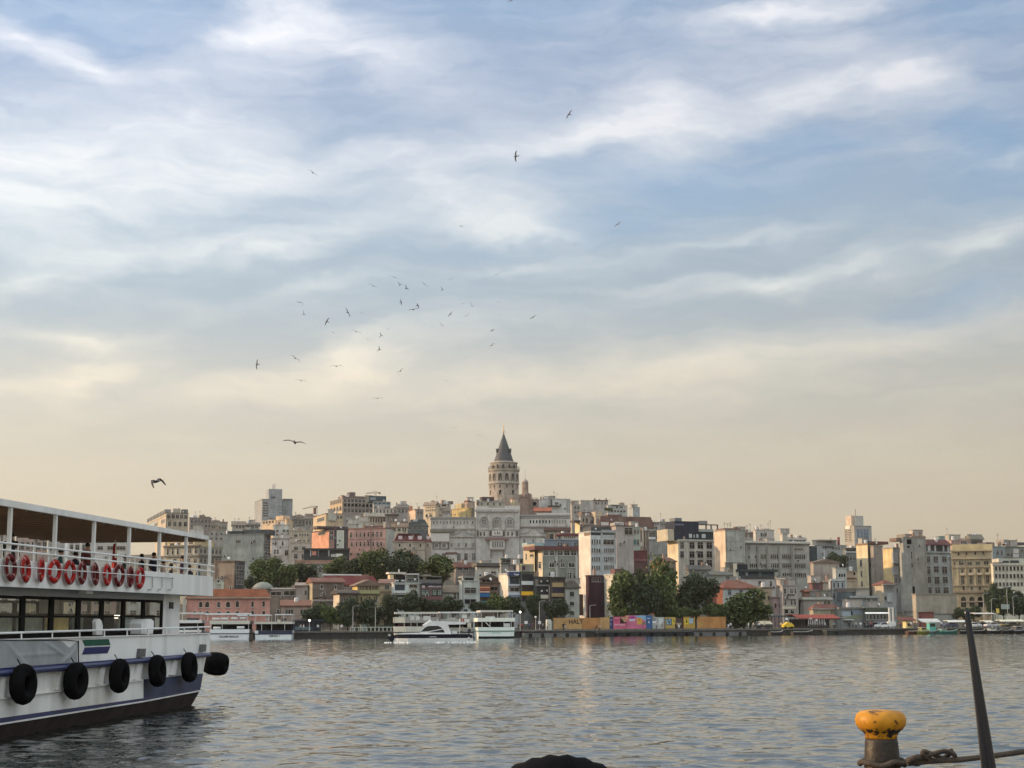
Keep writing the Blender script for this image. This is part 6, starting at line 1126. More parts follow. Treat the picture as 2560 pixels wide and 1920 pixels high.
bld('G','red_tiled_shed','low shed with a hipped maroon tiled roof behind the red canopy',60,64,384,1268,413,(.38,.34,.24),[('F',290,300,1290,1335,1,1)],roof='hip',vr=1208,roofc=(.19,.075,.065),depth=8,parts=[('cornice',55,390,1262,1276,.5,.6,(.36,.32,.29))],junk=1)
bld('G','graffiti_shop','low grey shop front covered with blue graffiti right of the red tiled shed',384,388,716,1262,411,(.20,.22,.21),[('F',400,470,1345,1375,2,1,'w'),('F',500,560,1300,1370,1,1,'hole')],parts=[('awning',470,575,1398,1410,1.2,1.4,(.5,.52,.52)),('roof_edge',386,716,1246,1266,.3,.6,(.18,.18,.18)),('mural',430,540,1300,1360,.06,.05,(.28,.33,.38)),('mural',560,700,1290,1300,.06,.05,(.2,.28,.38)),('mural',560,700,1310,1318,.06,.05,(.2,.28,.38)),('mural',560,690,1328,1336,.06,.05,(.24,.28,.36)),('mural',440,700,1345,1392,.06,.05,(.17,.19,.13))],junk=2,cat='shop')
bld('G','string_light_shop','low shop front with a row of white lights under its green eave',716,720,1086,1262,410,(.14,.16,.15),[('F',728,1024,1336,1400,7,1,'d',.75),('F',730,1020,1420,1500,6,1,'d',.6)],parts=[('cornice',720,1086,1258,1285,.4,.8,(.10,.12,.07)),('light_strip',722,1032,1312,1326,.5,.2,mat('strip_lights',(.9,.9,.84),.5,emit=.6)),('mural',830,1010,1412,1460,.06,.05,(.16,.16,.19)),('cornice',700,1090,1244,1258,.5,.8,(.26,.28,.26))],junk=2,cat='shop')
# --- far right
bld('H','grey_windowed_building','pale grey building with three columns of square windows over a big blank base',186,192,545,294,478,(.36,.38,.37),[('F',208,262,460,546,1,1,'w'),('F',304,376,460,546,1,1,'w'),('F',424,498,460,546,1,1,'w'),('F',212,266,604,722,1,1,'w'),('F',308,384,604,696,1,1,'w'),('F',428,504,604,716,1,1,'w'),('F',220,276,752,846,1,1,'w'),('F',316,396,752,862,1,1,'w'),('F',436,512,752,846,1,1,'w'),('F',230,284,904,996,1,1,'w'),('F',326,406,904,996,1,1,'w'),('F',446,526,904,996,1,1,'w')],
   roof='hip',vr=218,roofc=(.16,.075,.075),parts=[('recess',205,505,302,392,.02,.2,(.03,.03,.03)),('post',225,265,302,392,.06,.3,(.42,.42,.40)),('post',320,345,302,392,.06,.3,(.38,.38,.36)),('post',440,460,302,392,.06,.3,(.34,.34,.32)),('cornice',190,545,396,412,.5,.7,(.38,.40,.38)),('wing',520,600,420,1000,-.5,6,(.24,.27,.26))],depth=10,junk=1)
bld('H','blank_base_wall','big blank stained beige wall under the grey windowed building',50,54,636,1010,446,(.36,.32,.26),[],col2=(.30,.22,.16),depth=6,junk=0)
bld('H','teal_roof_block','far pale teal block on the skyline above the grey windowed building',355,382,634,182,640,(.24,.31,.30),[],junk=1)
bld('H','pink_penthouse','pink and white penthouse behind the yellow classical building',560,564,840,240,500,(.46,.34,.28),[('F',590,640,300,345,2,1),('F',700,780,250,280,3,1)],parts=[('penthouse',670,840,206,250,-1,4,(.38,.26,.2)),('cornice',560,690,268,286,.3,.5,(.5,.3,.27))],junk=2)
bld('H','green_tent_house','rooftop with plants and a tent like roof above the yellow classical building',828,832,1012,215,505,(.30,.32,.32),[],parts=[('roof_plants',830,930,170,212,-.5,3,(.07,.07,.045)),('roof',930,1008,192,240,-.6,4,(.27,.28,.28)),('canopy',830,1000,238,262,.6,3,(.08,.07,.06))],roof='gable',vr=145,roofc=(.20,.19,.16),junk=3)
bld('H','yellow_classical_building','ornate yellow classical building with arches below and a sunlit attic',560,1134,1140,380,452,(.44,.36,.23),
   [('F',650,682,405,450,1,1,'arch'),('F',760,792,398,445,1,1,'arch'),('F',888,920,395,440,1,1,'arch'),('F',1002,1034,392,436,1,1,'arch'),('F',594,626,538,594,1,1,'w'),('F',664,740,536,592,1,1,'w'),('F',786,862,534,590,1,1,'w'),('F',904,980,530,588,1,1,'w'),('F',1022,1100,526,586,1,1,'w'),('F',698,738,645,700,1,1),('F',816,856,640,698,1,1),('F',936,974,638,696,1,1),('F',1056,1096,634,694,1,1),('F',698,750,745,860,1,1),('F',818,868,742,858,1,1),('F',938,988,740,856,1,1),('F',1058,1106,738,850,1,1),
    ('F',718,758,888,948,1,1),('F',834,872,888,948,1,1),('F',950,990,888,948,1,1),('F',700,772,1040,1190,1,1,'arch'),('F',822,892,1038,1190,1,1,'arch'),('F',940,1012,1036,1190,1,1,'arch')],yaw=-15,depth=16,fm=paint((.36,.30,.22)),
   parts=[('penthouse',575,1150,288,385,-.6,8,(.50,.40,.22)),('cornice',548,1150,368,388,.8,1,(.46,.38,.24)),('cornice',560,1140,484,502,.7,.9,(.42,.34,.22)),('cornice',568,1138,606,622,.5,.7,(.44,.36,.24)),('cornice',580,1130,872,886,.4,.6,(.42,.34,.24)),('cornice',590,1120,962,984,.6,.8,(.34,.26,.19)),('balcony',686,770,704,734,.8,.9,(.46,.38,.28)),('balcony',806,888,700,732,.8,.9,(.46,.38,.28)),('balcony',926,1008,698,728,.8,.9,(.46,.38,.28)),('balcony',1044,1128,694,724,.8,.9,(.46,.38,.28)),
     ('pilaster',640,668,625,880,.35,.4,(.52,.42,.25)),('pilaster',762,794,625,880,.35,.4,(.52,.42,.25)),('pilaster',884,914,625,880,.35,.4,(.52,.42,.25)),('pilaster',1004,1032,625,880,.35,.4,(.52,.42,.25)),('pilaster',1110,1138,625,900,.35,.4,(.52,.42,.25)),('downpipe',772,780,400,960,.5,.2,(.28,.22,.13)),('base',690,1060,1100,1118,.3,.4,(.30,.24,.2))],junk=2,cat='building')
bld('H','blue_grey_house','blue grey house with two tall windows behind the white banded building',1146,1150,1330,330,480,(.25,.29,.31),[('F',1204,1240,372,446,1,1),('F',1264,1302,372,446,1,1)],parts=[('roof',1060,1180,262,340,-1.5,5,(.09,.075,.085))],junk=3)
bld('H','grey_green_rear_house','grey green house with rooftop huts at the right edge of the skyline',1326,1330,1640,330,486,(.21,.225,.20),[('F',1350,1460,400,470,2,1),('F',1560,1620,360,400,2,1)],parts=[('roof_hut',1310,1380,222,285,-1,4,(.33,.30,.29)),('roof_hut',1390,1460,230,290,-2,4,(.22,.19,.18)),('roof',1480,1640,262,300,-2,6,(.09,.085,.09)),('sign_board',1455,1525,355,420,.3,.3,(.50,.46,.44)),('sign_board',1448,1530,428,480,.3,.3,(.46,.44,.42))],junk=4)
bld('H','white_banded_building','white building with three long bands of paned windows at the right edge',1150,1158,1660,578,440,(.58,.55,.44),[('F',1182,1640,602,668,9,1,'d',.76),('F',1184,1640,716,776,9,1,'d',.76),('F',1190,1640,830,888,9,1,'d',.76)],yaw=2,
   parts=[('penthouse',1240,1660,492,572,-1.5,6,(.46,.45,.38)),('window_band',1300,1385,526,556,-1.4,.1,(.03,.035,.04)),('window_band',1405,1530,522,556,-1.4,.1,(.03,.035,.045)),('canopy',1170,1300,548,575,-.5,3,(.12,.07,.09)),('cornice',1150,1660,572,588,.3,.5,(.60,.57,.48)),('base',1200,1640,905,940,.15,.4,(.52,.49,.40))],depth=14,junk=1)
bld('H','arcaded_ground_floor','pale ground floor with slim columns under the white banded building',1190,1194,1660,940,441,(.20,.20,.17),[],parts=[('pilaster',1340+i*42,1352+i*42,945,1000,.3,.3,(.5,.48,.40)) for i in range(6)],junk=0,depth=8)
# --- around the round tower
bld('a3','cream_mansion','sunlit cream mansion with arches and a grey roof left of the round tower',822,1080,1082,345,790,(.56,.46,.32),[('F',865,910,545,600,1,1,'arch'),('F',940,1000,550,600,3,1),('F',860,1060,440,480,5,1),('F',870,1060,385,410,5,1)],yaw=-40,roof='gable',vr=290,roofc=(.22,.19,.17),junk=3)
bld('a3','white_mansion','pale mansion with a deep balcony next to the cream mansion left of the round tower',1066,1070,1385,330,800,(.50,.45,.38),[('F',1195,1290,340,385,1,1,'w'),('F',1320,1345,335,370,1,1),('F',1200,1360,470,520,7,1,'d',.4),('F',1090,1170,360,400,2,1)],parts=[('roof_hut',1205,1280,250,330,-1,4,(.34,.31,.29)),('balcony',1190,1300,385,410,.6,.8,(.46,.42,.36)),('roof_hut',1300,1435,272,332,-2,4,(.2,.17,.16)),('pilaster',1095,1130,400,560,.4,.4,(.56,.49,.36)),('cornice',1060,1390,540,560,.4,.6,(.36,.28,.24))],junk=4)
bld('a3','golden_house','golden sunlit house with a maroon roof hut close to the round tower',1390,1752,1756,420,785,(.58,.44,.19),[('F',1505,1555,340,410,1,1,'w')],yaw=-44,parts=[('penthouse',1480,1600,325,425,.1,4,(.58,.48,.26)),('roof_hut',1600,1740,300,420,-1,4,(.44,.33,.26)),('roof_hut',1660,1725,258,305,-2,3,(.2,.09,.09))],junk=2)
bld('a3','grey_side_house','grey house in shade between the golden house and the round tower',1748,1752,1880,290,795,(.26,.235,.21),[('F',1770,1860,320,360,2,1),('F',1770,1860,420,470,2,1)],junk=3)
bld('C','tower_foot_house','pale rooftop house with a dark hut right in front of the round tower',522,526,800,925,760,(.46,.42,.37),[('F',560,760,935,960,4,1,'d',.3)],parts=[('roof_hut',575,692,878,912,-1,4,(.09,.06,.06)),('roof',560,760,908,928,-1.5,5,(.30,.28,.26)),('chimney',525,540,908,960,.1,1,(.05,.05,.05))],junk=2)
bld('C','rooftop_chapel','little pale rooftop hut with a red tiled peak in front of the round tower',860,862,948,940,755,(.46,.40,.33),[('F',880,895,945,965,1,1)],parts=[('penthouse',868,925,905,942,-.5,3,(.44,.38,.3)),('roof',872,900,892,908,-.6,2,(.28,.10,.08)),('pilaster',880,892,912,968,.2,.2,(.62,.50,.24))],junk=2)

# houses glimpsed through the ferry's open upper deck
bld('f1','pale_block','pale block seen under the ferry roof at the left edge of the photo',-420,-400,150,470,700,(.40,.37,.33),[('F',-300,140,620,700,6,1)],yaw=14,junk=0)
bld('f1','pinkish_block','pinkish block seen between the first and second ferry roof posts',150,160,470,520,720,(.44,.34,.30),[('F',200,460,610,690,5,1)],yaw=14,junk=0)
bld('f1','white_posted_block','white block with tall pale piers seen behind the ferry second roof post',470,480,860,540,710,(.38,.37,.36),[('F',690,840,640,700,3,1,'w')],yaw=14,junk=0,parts=[('pilaster',668,686,610,760,.3,.4,(.58,.56,.52)),('pilaster',722,740,610,760,.3,.4,(.58,.56,.52)),('pilaster',785,812,610,760,.3,.4,(.58,.56,.52))])
bld('f1','white_window_block','white block with broad window bands seen left of the fourth ferry roof post',860,880,1270,560,690,(.50,.49,.47),[('F',1060,1240,650,690,1,1,'w'),('F',960,1020,650,690,1,1)],yaw=14,junk=0)

bld('px','quay_block','pale quayside block seen through the ferry windows at the left edge',-160,-150,60,1475,420,(.46,.43,.38),[('F',-140,55,1490,1545,6,2,'d',.5,.55)],yaw=14,junk=0)
bld('px','quay_block','yellowish quayside block seen through the third ferry window',62,70,190,1482,420,(.50,.42,.26),[('F',75,185,1492,1545,4,2,'d',.5,.55)],yaw=14,junk=0)
bld('px','quay_block','reddish quayside block seen through the middle ferry windows',192,200,310,1486,420,(.36,.25,.20),[('F',205,305,1494,1545,4,2,'d',.5,.55)],yaw=14,junk=0)
bld('px','quay_block','whitish quayside block left of the pink arcaded building, seen past the ferry cabin',312,320,448,1480,420,(.46,.45,.41),[('F',325,440,1490,1545,4,2,'d',.5,.55)],yaw=14,junk=0)
# ---------------------------------------------------------------- the white palace below the tower
PW=(.50,.475,.45); PD=(.20,.17,.155); PALE=mat('blind_window',(.13,.125,.12),.6,'plain',.2,.6); PFR=paint((.44,.42,.40))
def row(xs,y0,y1,w,st='d'): return [('F',x-w/2,x+w/2,y0,y1,1,1,st) for x in xs]
pal,pf=bld('C','white_palace','huge white palace with three arched niches and long side wings below the round tower',64,66,1446,1088,700,PW,
  row((96,130,162,195,230,262,296,330,362,396,430,480),1116,1146,15)+row((1052,1082,1113,1144,1175,1206,1238),1106,1138,14,'hole')+[('F',1258,1400,1104,1138,6,1,'d',.5)]
  +row((112,155,200),1250,1266,26,'w')+row((122,198),1340,1374,34)+row((272,342,415,488,563,634),1330,1372,26)+row((120,195,265,345,415,490,566,632),1432,1508,42)+row((712,),1432,1508,44)
  +row((990,1078),1290,1335,24)+row((850,),1448,1482,62,'arch'),yaw=4,depth=22,fm=PFR,gm=PALE,roofc=(.24,.23,.23),junk=2,cat='palace',
  parts=[('wing',942,1446,1062,1095,0,18,PW),('roof_edge',940,1448,1052,1068,.5,12,(.26,.26,.27)),('roof_edge',62,505,1076,1092,.5,12,(.24,.24,.24)),('cornice',945,1446,1168,1180,.6,.8,(.3,.26,.24)),('cornice',66,510,1188,1200,.5,.7,(.36,.34,.31)),
   ('oriel',70,250,1238,1316,1.0,1.4,PW),('oriel_roof',60,305,1196,1224,1.4,2,(.16,.155,.13)),('oriel_base',80,250,1314,1326,.8,1.2,(.4,.37,.35)),('bracket',84,98,1328,1384,.6,.7,(.12,.09,.085)),('bracket',152,164,1328,1384,.6,.7,(.12,.09,.085)),('bracket',234,248,1328,1384,.6,.7,(.12,.09,.085)),('cornice',84,250,1384,1394,.3,.5,(.3,.26,.25)),
   ('cornice',250,520,1268,1280,.4,.6,(.30,.28,.26)),('cornice',300,650,1380,1390,.3,.5,(.32,.29,.28)),('oriel',1120,1446,1040,1052,-3,2,PW),
   ('oriel_roof',1190,1450,1182,1210,1.6,2.4,(.13,.075,.07)),('cornice',1185,1446,1210,1222,1.0,1.4,(.2,.16,.15)),('bay',1226,1446,1222,1290,.5,1,(.42,.40,.38)),('stair_house',222,325,1440,1520,3,3,(.46,.43,.41)),('stair_roof',212,330,1424,1444,3.3,3.6,(.12,.07,.065)),
   ('buttress',600,615,1400,1520,.3,.4,(.40,.38,.36)),('downpipe',508,516,1090,1500,.3,.2,(.24,.21,.2)),('downpipe',936,946,1070,1480,.3,.2,(.2,.18,.17)),('cornice',946,1200,1268,1276,.3,.5,(.36,.33,.31))])
# central block with the three niches
b=MB(); OFF=1.6; a0,_=pf.hit(512,1100,'F',OFF); a1,_=pf.hit(942,1100,'F',OFF); zt=pf.hit(720,1012,'F',OFF)[1]
cw=wallm(PW); b.box(a0,a1,-OFF,0.3,1,zt,cw); cen=b.build('central_block',pal)
for nm,xa,xb,ya,yb,off,th,cc in (('cornice',502,950,1000,1024,2.3,1.2,(.44,.41,.39)),('parapet',512,640,972,1002,1.7,.6,PW),('parapet',640,800,985,1002,1.7,.6,PW),('parapet',800,945,965,1002,1.7,.6,PW),('pilaster',512,528,1024,1200,1.9,.4,PW),('pilaster',928,944,1024,1200,1.9,.4,PW),
        ('oriel',650,796,1302,1392,3.0,1.6,PW),('oriel_roof',606,836,1276,1302,3.5,2.4,(.20,.13,.125)),('oriel_base',662,784,1392,1404,2.6,1.2,(.4,.37,.35)),('column',520,540,1214,1268,2.0,.5,(.10,.075,.07)),('column',646,666,1214,1268,2.0,.5,(.10,.075,.07)),('column',776,800,1214,1268,2.0,.5,(.10,.075,.07)),('column',906,928,1214,1268,2.0,.5,(.10,.075,.07)),
        ('balcony',672,776,1214,1262,2.3,.9,PW),('cornice',515,940,1268,1278,2.0,.6,(.38,.35,.33)),('bracket',655,672,1404,1460,2.2,.7,(.22,.17,.16)),('bracket',780,796,1404,1460,2.2,.7,(.22,.17,.16)),('cornice',515,940,1196,1206,1.9,.5,(.42,.39,.37))):
    pbox(pal,pf,nm,xa,xb,ya,yb,off,th,cc)
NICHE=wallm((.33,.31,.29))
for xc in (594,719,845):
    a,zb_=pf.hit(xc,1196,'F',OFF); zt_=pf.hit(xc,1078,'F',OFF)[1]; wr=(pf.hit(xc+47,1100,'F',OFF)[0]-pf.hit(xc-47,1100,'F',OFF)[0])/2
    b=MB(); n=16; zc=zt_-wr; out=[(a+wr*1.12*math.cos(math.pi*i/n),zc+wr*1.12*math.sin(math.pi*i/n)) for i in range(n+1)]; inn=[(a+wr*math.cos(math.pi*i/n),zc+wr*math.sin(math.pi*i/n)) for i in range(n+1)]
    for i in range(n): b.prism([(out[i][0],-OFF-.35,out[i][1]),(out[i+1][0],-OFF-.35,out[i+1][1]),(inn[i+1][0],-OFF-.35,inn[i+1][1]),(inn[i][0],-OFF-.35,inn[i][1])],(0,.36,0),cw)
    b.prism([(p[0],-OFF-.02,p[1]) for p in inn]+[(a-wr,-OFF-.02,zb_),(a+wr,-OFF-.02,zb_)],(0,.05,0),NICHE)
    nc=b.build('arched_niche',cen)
    b=MB(); b.torus((a,-OFF-.12,zc),(0,1,0),wr*.62,.14,cw,20,6)
    b.lathe([(wr*.5,0),(wr*.5,.05)],PALE,16); 
    for i in range(len(b.v)-32,len(b.v)): x,y,z=b.v[i]; b.v[i]=(a+x,-OFF-.06-z,zc+y)
    b.box(a-.07,a+.07,-OFF-.16,-OFF-.1,zc-wr*.6,zc+wr*.6,cw); b.box(a-wr*.6,a+wr*.6,-OFF-.15,-OFF-.1,zc-.07,zc+.07,cw)
    b.box(a-wr*.75,a+wr*.75,-OFF-.25,-OFF-.03,zb_,zb_+.5,cw); b.build('rose_window',nc)
fo=pf.C; 
for x,y0,y1,w in ((560,1222,1262,16),(595,1222,1262,16),(830,1222,1262,18),(870,1222,1262,18),(700,1222,1245,10),(727,1222,1245,12),(748,1222,1245,10)):
    a,zt_=pf.hit(x,y0,'F',OFF); _,zb_=pf.hit(x,y1,'F',OFF); hw=w*.5*.2532*700/F
    off=OFF if abs(x-725)>40 else 2.3
    link(window_mesh('d',2*hw,zt_-zb_,PFR,GLASS),'window',pal,(a,-off,zb_))
for x in (680,703,726,752,775):
    a,zt_=pf.hit(x,1318,'F',3.0); _,zb_=pf.hit(x,1375,'F',3.0); link(window_mesh('d',.9,zt_-zb_,PFR,PALE),'window',pal,(a,-3.0,zb_))
# curved gables on the wings
for x0,x1,yb,yt in ((258,512,1272,1208),(946,1225,1264,1188)):
    a0,z0=pf.hit(x0,yb,'F',.5); a1,_=pf.hit(x1,yb,'F',.5); _,z1=pf.hit((x0+x1)/2,yt,'F',.5); n=18
    pts=[(a0+(a1-a0)*i/n, z0+(z1-z0)*(.25+.75*math.exp(-((i/n-.5)/.17)**2)) if 0<i<n else z0+.25*(z1-z0)) for i in range(n+1)]
    b=MB(); b.prism([(x,-.5,z) for x,z in pts]+[(a1,-.5,z0),(a0,-.5,z0)],(0,.6,0),cw)
    for i in range(n): b.prism([(pts[i][0],-.75,pts[i][1]),(pts[i+1][0],-.75,pts[i+1][1]),(pts[i+1][0],-.75,pts[i+1][1]+.35),(pts[i][0],-.75,pts[i][1]+.35)],(0,.85,0),wallm((.26,.25,.24)))
    b.torus(((a0+a1)/2,-.55,z0+(z1-z0)*.55),(0,1,0),.75,.14,cw,16,6); b.build('curved_gable',pal)
# ---------------------------------------------------------------- the round stone tower
TY_=832.0; zc_=Zm['C']; TU=zc_[0]+789*zc_[2]
tp=P(TU,1250,TY_); tower=empty('round_tower',(tp.x,tp.y,elev(830)),0,'round medieval stone tower with a tall grey conical roof and arcaded top storeys','tower')
tz=lambda y: P(TU,zc_[1]+y*zc_[2],TY_).z-elev(830)
tr=lambda w: w*zc_[2]*TY_/F*1.005
def stone_mat():
    m=mat('tower_stone',(.30,.255,.215),.92,'stain',.3,.5,col2=(.34,.20,.14)); return m
TS=stone_mat(); TSP=wallm((.36,.325,.28)); LEAD=mat('lead_cone',(.060,.063,.070),.55,'stain',.15,.6); GOLD=mat('gilded',(.45,.33,.18),.5,metal=.6,var=.1)
b=MB(); b.lathe([(tr(150),-3),(tr(147),tz(1000)),(tr(145),tz(757))],TS,56); smooth(b.build('shaft',tower))
b=MB(); b.lathe([(tr(145),tz(760)),(tr(153),tz(757)),(tr(154),tz(744)),(tr(148),tz(738))],TSP,56); b.build('string_course',tower)
b=MB(); b.lathe([(tr(147.5),tz(740)),(tr(147),tz(640)),(tr(150),tz(632)),(tr(155),tz(628)),(tr(158),tz(612)),(tr(150),tz(611))],TSP,56); b.build('arcade_storey',tower)
b=MB(); b.lathe([(tr(131),tz(615)),(tr(131),tz(556)),(tr(137),tz(552)),(tr(138),tz(542)),(tr(104),tz(538))],TSP,56); b.build('gallery_storey',tower)
b=MB(); b.torus((0,0,tz(586)),(0,0,1),tr(152),.09,STEEL,56,5)
for i in range(56): t=2*math.pi*i/56; b.tube([(tr(152)*math.cos(t),tr(152)*math.sin(t),tz(611)),(tr(152)*math.cos(t),tr(152)*math.sin(t),tz(586))],.05,STEEL,4)
b.build('gallery_railing',tower)
b=MB(); b.lathe([(tr(99),tz(534)),(tr(95),tz(522)),(tr(65),tz(431)),(tr(38),tz(350)),(tr(4),tz(252))],LEAD,48,mf=None); smooth(b.build('conical_roof',tower))
b=MB(); b.lathe([(tr(108),tz(542)),(tr(103),tz(537)),(tr(100),tz(530)),(tr(96),tz(529))],TSP,48); b.build('roof_kerb',tower)
b=MB(); b.lathe([(.3,tz(254)),(.15,tz(246)),(.4,tz(240)),(.55,tz(234)),(.4,tz(228)),(.15,tz(222)),(.22,tz(215)),(.22,tz(178)),(.14,tz(170)),(.09,tz(150)),(.04,tz(130))],GOLD,12); smooth(b.build('finial',tower))
for an in (-68,66,158,202):
    t=R(an); d=Vector((math.sin(t),-math.cos(t),0)); rr=tr(66); b=MB(); b.box(-.55,.55,-.6,1.4,0,1.6,LEAD); b.prism([(-.7,-.8,1.6),(.7,-.8,1.6),(0,-.8,2.3)],(0,2.2,0),LEAD); b.box(-.35,.35,-.63,-.58,.3,1.4,DARK)
    b.build('dormer',tower,(d.x*rr,d.y*rr,tz(445)),t)
def ringwin(an, rad, zb_, w, h, st, fm, gm):
    t=R(an); d=Vector((math.sin(t),-math.cos(t),0)); link(window_mesh(st,w,h,fm,gm),'window',tower,(d.x*rad,d.y*rad,zb_),t)
DGL=mat('deep_arch',(.06,.05,.045),.8)
for k in range(14): ringwin(-14+25.714*k, tr(147)-.02, tz(728), tr(36)*1.0, tz(655)-tz(728), 'arch', TSP, DGL)
for k in range(14): ringwin(-1+25.714*k, tr(131)-.02, tz(608), tr(22), tz(566)-tz(608), 'arch', TSP, DGL)
for k in range(14): ringwin(-14+25.714*k, tr(145.5)-.05, tz(798), .7, 1.5, 'arch', TS, DARK)
for an in (-14,38,-65,140,192,243): ringwin(an, tr(146)-.05, tz(862), 1.1, 2.3, 'arch', TS, DARK)
# visitors on the gallery
for k,an in enumerate((-52,-40,-20,-8,4,22,34,48)):
    t=R(an); rr=tr(143); person((tp.x+math.sin(t)*rr,tp.y-math.cos(t)*rr,elev(830)+tz(611)),t,'stand',(NV,DK,(.3,.05,.05),GR,WT,DK,NV,DK)[k],DK,'tiny visitor standing at the gallery railing of the round tower','visitors on the tower gallery',hair=False)
# church with a small domed bell tower
cp=P(Zm['C'][0]+1000*Zm['C'][2],1250,815); ch=empty('church',(cp.x,cp.y,elev(815)),0,'brown stone church with a small domed bell tower right of the round tower','church')
cu=Zm['C'][0]+1000*Zm['C'][2]; cz=lambda y: P(cu,Zm['C'][1]+y*Zm['C'][2],815).z-elev(815); cr_=lambda w: w*Zm['C'][2]*815/F
CS=mat('church_stone',(.25,.19,.16),.9,'stain',.25,.6)
b=MB(); b.box(-cr_(34),cr_(34),0,cr_(70),-2,cz(878),CS); b.box(-cr_(38),cr_(38),-.4,cr_(74),cz(880),cz(868),CS); b.build('tower_base',ch)
b=MB(); yc=cr_(35); b.lathe([(cr_(36),cz(868)),(cr_(40),cz(850)),(cr_(36),cz(835)),(cr_(32),cz(828)),(cr_(31),cz(742)),(cr_(34),cz(738)),(cr_(33),cz(732))],CS,8,(0,yc,0)); b.build('bell_stage',ch)
b=MB(); b.lathe([(cr_(30),cz(733)),(cr_(27),cz(718)),(cr_(18),cz(706)),(cr_(6),cz(699)),(.12,cz(697)),(.09,cz(608))],mat('church_dome',(.30,.27,.24),.7),16,(0,yc,0)); smooth(b.build('dome',ch))
b=MB(); b.box(cr_(34),cr_(66),1,cr_(110),-2,cz(852),CS); b.prism([(cr_(34),1,cz(852)),(cr_(66),1,cz(852)),(cr_(42),1,cz(838))],(0,6,0),CS); b.box(cr_(66),cr_(135),2,cr_(120),-2,cz(900),CS); b.box(-cr_(66),-cr_(34),1,cr_(100),-2,cz(852),CS)
for k in range(5): b.box(cr_(70+k*13),cr_(76+k*13),1.8,2.6,cz(900),cz(882),CS)
b.build('nave',ch)
b=MB(); b.torus((cr_(92),1.95,cz(945)),(0,1,0),cr_(26),.35,wallm((.32,.29,.27)),20,6); b.lathe([(cr_(24),0),(cr_(24),.1)],DARK,20)
for i in range(len(b.v)-40,len(b.v)): x,y,z=b.v[i]; b.v[i]=(cr_(92)+x,1.98-z*.5,cz(945)+y)
b.build('round_window',ch)
# cranes on the skyline
def crane(Z,label,mx,my0,my1,jx0,jy0,jx1,jy1,Y):
    fr=Fr(Z,mx,mx,mx+10,Y,yaw=0,base=elev(Y),vt=my0); r=empty('tower_crane',fr.C,0,label,'crane'); m=mat('crane_steel',(.22,.16,.12),.6); g=lambda x,y: fr.hit(x,y)
    b=MB(); a,z1=g(mx,my0)
    for dx in (-.5,.5): b.tube([(a+dx,0,0),(a+dx,0,z1)],.13,m,4)
    k=int(z1/2)
    for i in range(k): b.tube([(a-.5,0,z1*i/k),(a+.5,0,z1*(i+1)/k)],.09,m,4)
    b.build('mast',r)
    p,q=g(jx0,jy0),g(jx1,jy1); b=MB(); b.tube([(p[0],0,p[1]),(q[0],0,q[1])],.16,m,4); b.tube([(p[0],0,p[1]+.1),((p[0]+2*q[0])/3,0,(p[1]+2*q[1])/3+1.1),(q[0],0,q[1])],.10,m,4)
    n=18
    for i in range(n): f=i/n; b.tube([(p[0]+(q[0]-p[0])*f,0,p[1]+(q[1]-p[1])*f),(p[0]+(q[0]-p[0])*(f+.5/n),0,p[1]+(q[1]-p[1])*(f+.5/n)+.7*min(1,2*f)*(1 if f<.66 else (1-f)*3))],.07,m,4)
    b.box(q[0]-1,q[0]+.4,-.4,.4,q[1]-1,q[1]+.3,m); b.build('jib',r)
crane('a1','tower crane with a level jib above the glass box building',1648,268,330,1450,280,1742,262,1100)
crane('a1','thin pale crane jib left of the dark brick chimney',430,550,680,130,602,440,548,1250)

# ---------------------------------------------------------------- trees
def crown_mesh(seed, n=6000, lobes=20):
    g=np.random.default_rng(seed); c=[]
    for i in range(lobes):
        d=g.normal(size=3); d/=np.linalg.norm(d); c.append((d*np.array([.36,.36,.34])*g.uniform(.4,1.08)+np.array([0,0,.05*g.normal()]), g.uniform(.09,.22)))
    V=np.zeros((n*4,3)); wgt=np.array([r**2 for _,r in c]); wgt/=wgt.sum()
    for i in range(n):
        ce,r=c[g.choice(lobes,p=wgt)]; d=g.normal(size=3); d/=np.linalg.norm(d); p=ce+d*r*(1-.5*g.random()**2 if g.random()>.12 else g.uniform(1.0,1.45))
        if p[2]<-.42: p[2]=-.42+.1*g.random()
        a=g.normal(size=3); a/=np.linalg.norm(a); a=a*.6+d*.2; b_=np.cross(a,g.normal(size=3)); b_/=np.linalg.norm(b_)+1e-6; a/=np.linalg.norm(a)
        s=g.uniform(.020,.042); V[i*4:i*4+4]=[p-a*s,p+b_*s*.7,p+a*s,p-b_*s*.7]
    lo,hi=np.percentile(V,1.0,0),np.percentile(V,99.0,0); V=(V-(lo+hi)/2)/(hi-lo)
    me=bpy.data.meshes.new('crown'); me.vertices.add(n*4); me.vertices.foreach_set('co',V.astype(np.float32).reshape(-1))
    me.loops.add(n*4); me.loops.foreach_set('vertex_index',np.arange(n*4,dtype=np.int32)); me.polygons.add(n); me.polygons.foreach_set('loop_start',np.arange(0,n*4,4,dtype=np.int32)); me.update(calc_edges=True)
    return me
LEAF=mat('leaves',(.046,.074,.026),.65,'leaf',.3,.5,col2=(.11,.14,.04)); LEAFD=mat('dark_leaves',(.030,.048,.027),.65,'leaf',.3,.5,col2=(.060,.082,.036)); BARK=mat('bark',(.07,.055,.04),.95,var=.3)
CM=[]
for s_ in range(5):
    for m in (LEAF,LEAFD):
        if m is LEAF: base=crown_mesh(30+s_)
        else: base=base.copy()
        base.materials.clear(); base.materials.append(m); CM.append(base)
tb=MB(); tb.tube([(0,0,-.5),(.01,0,-.2),(0,.01,.05),(.02,0,.25)],[.045,.035,.025,.01],BARK,8)
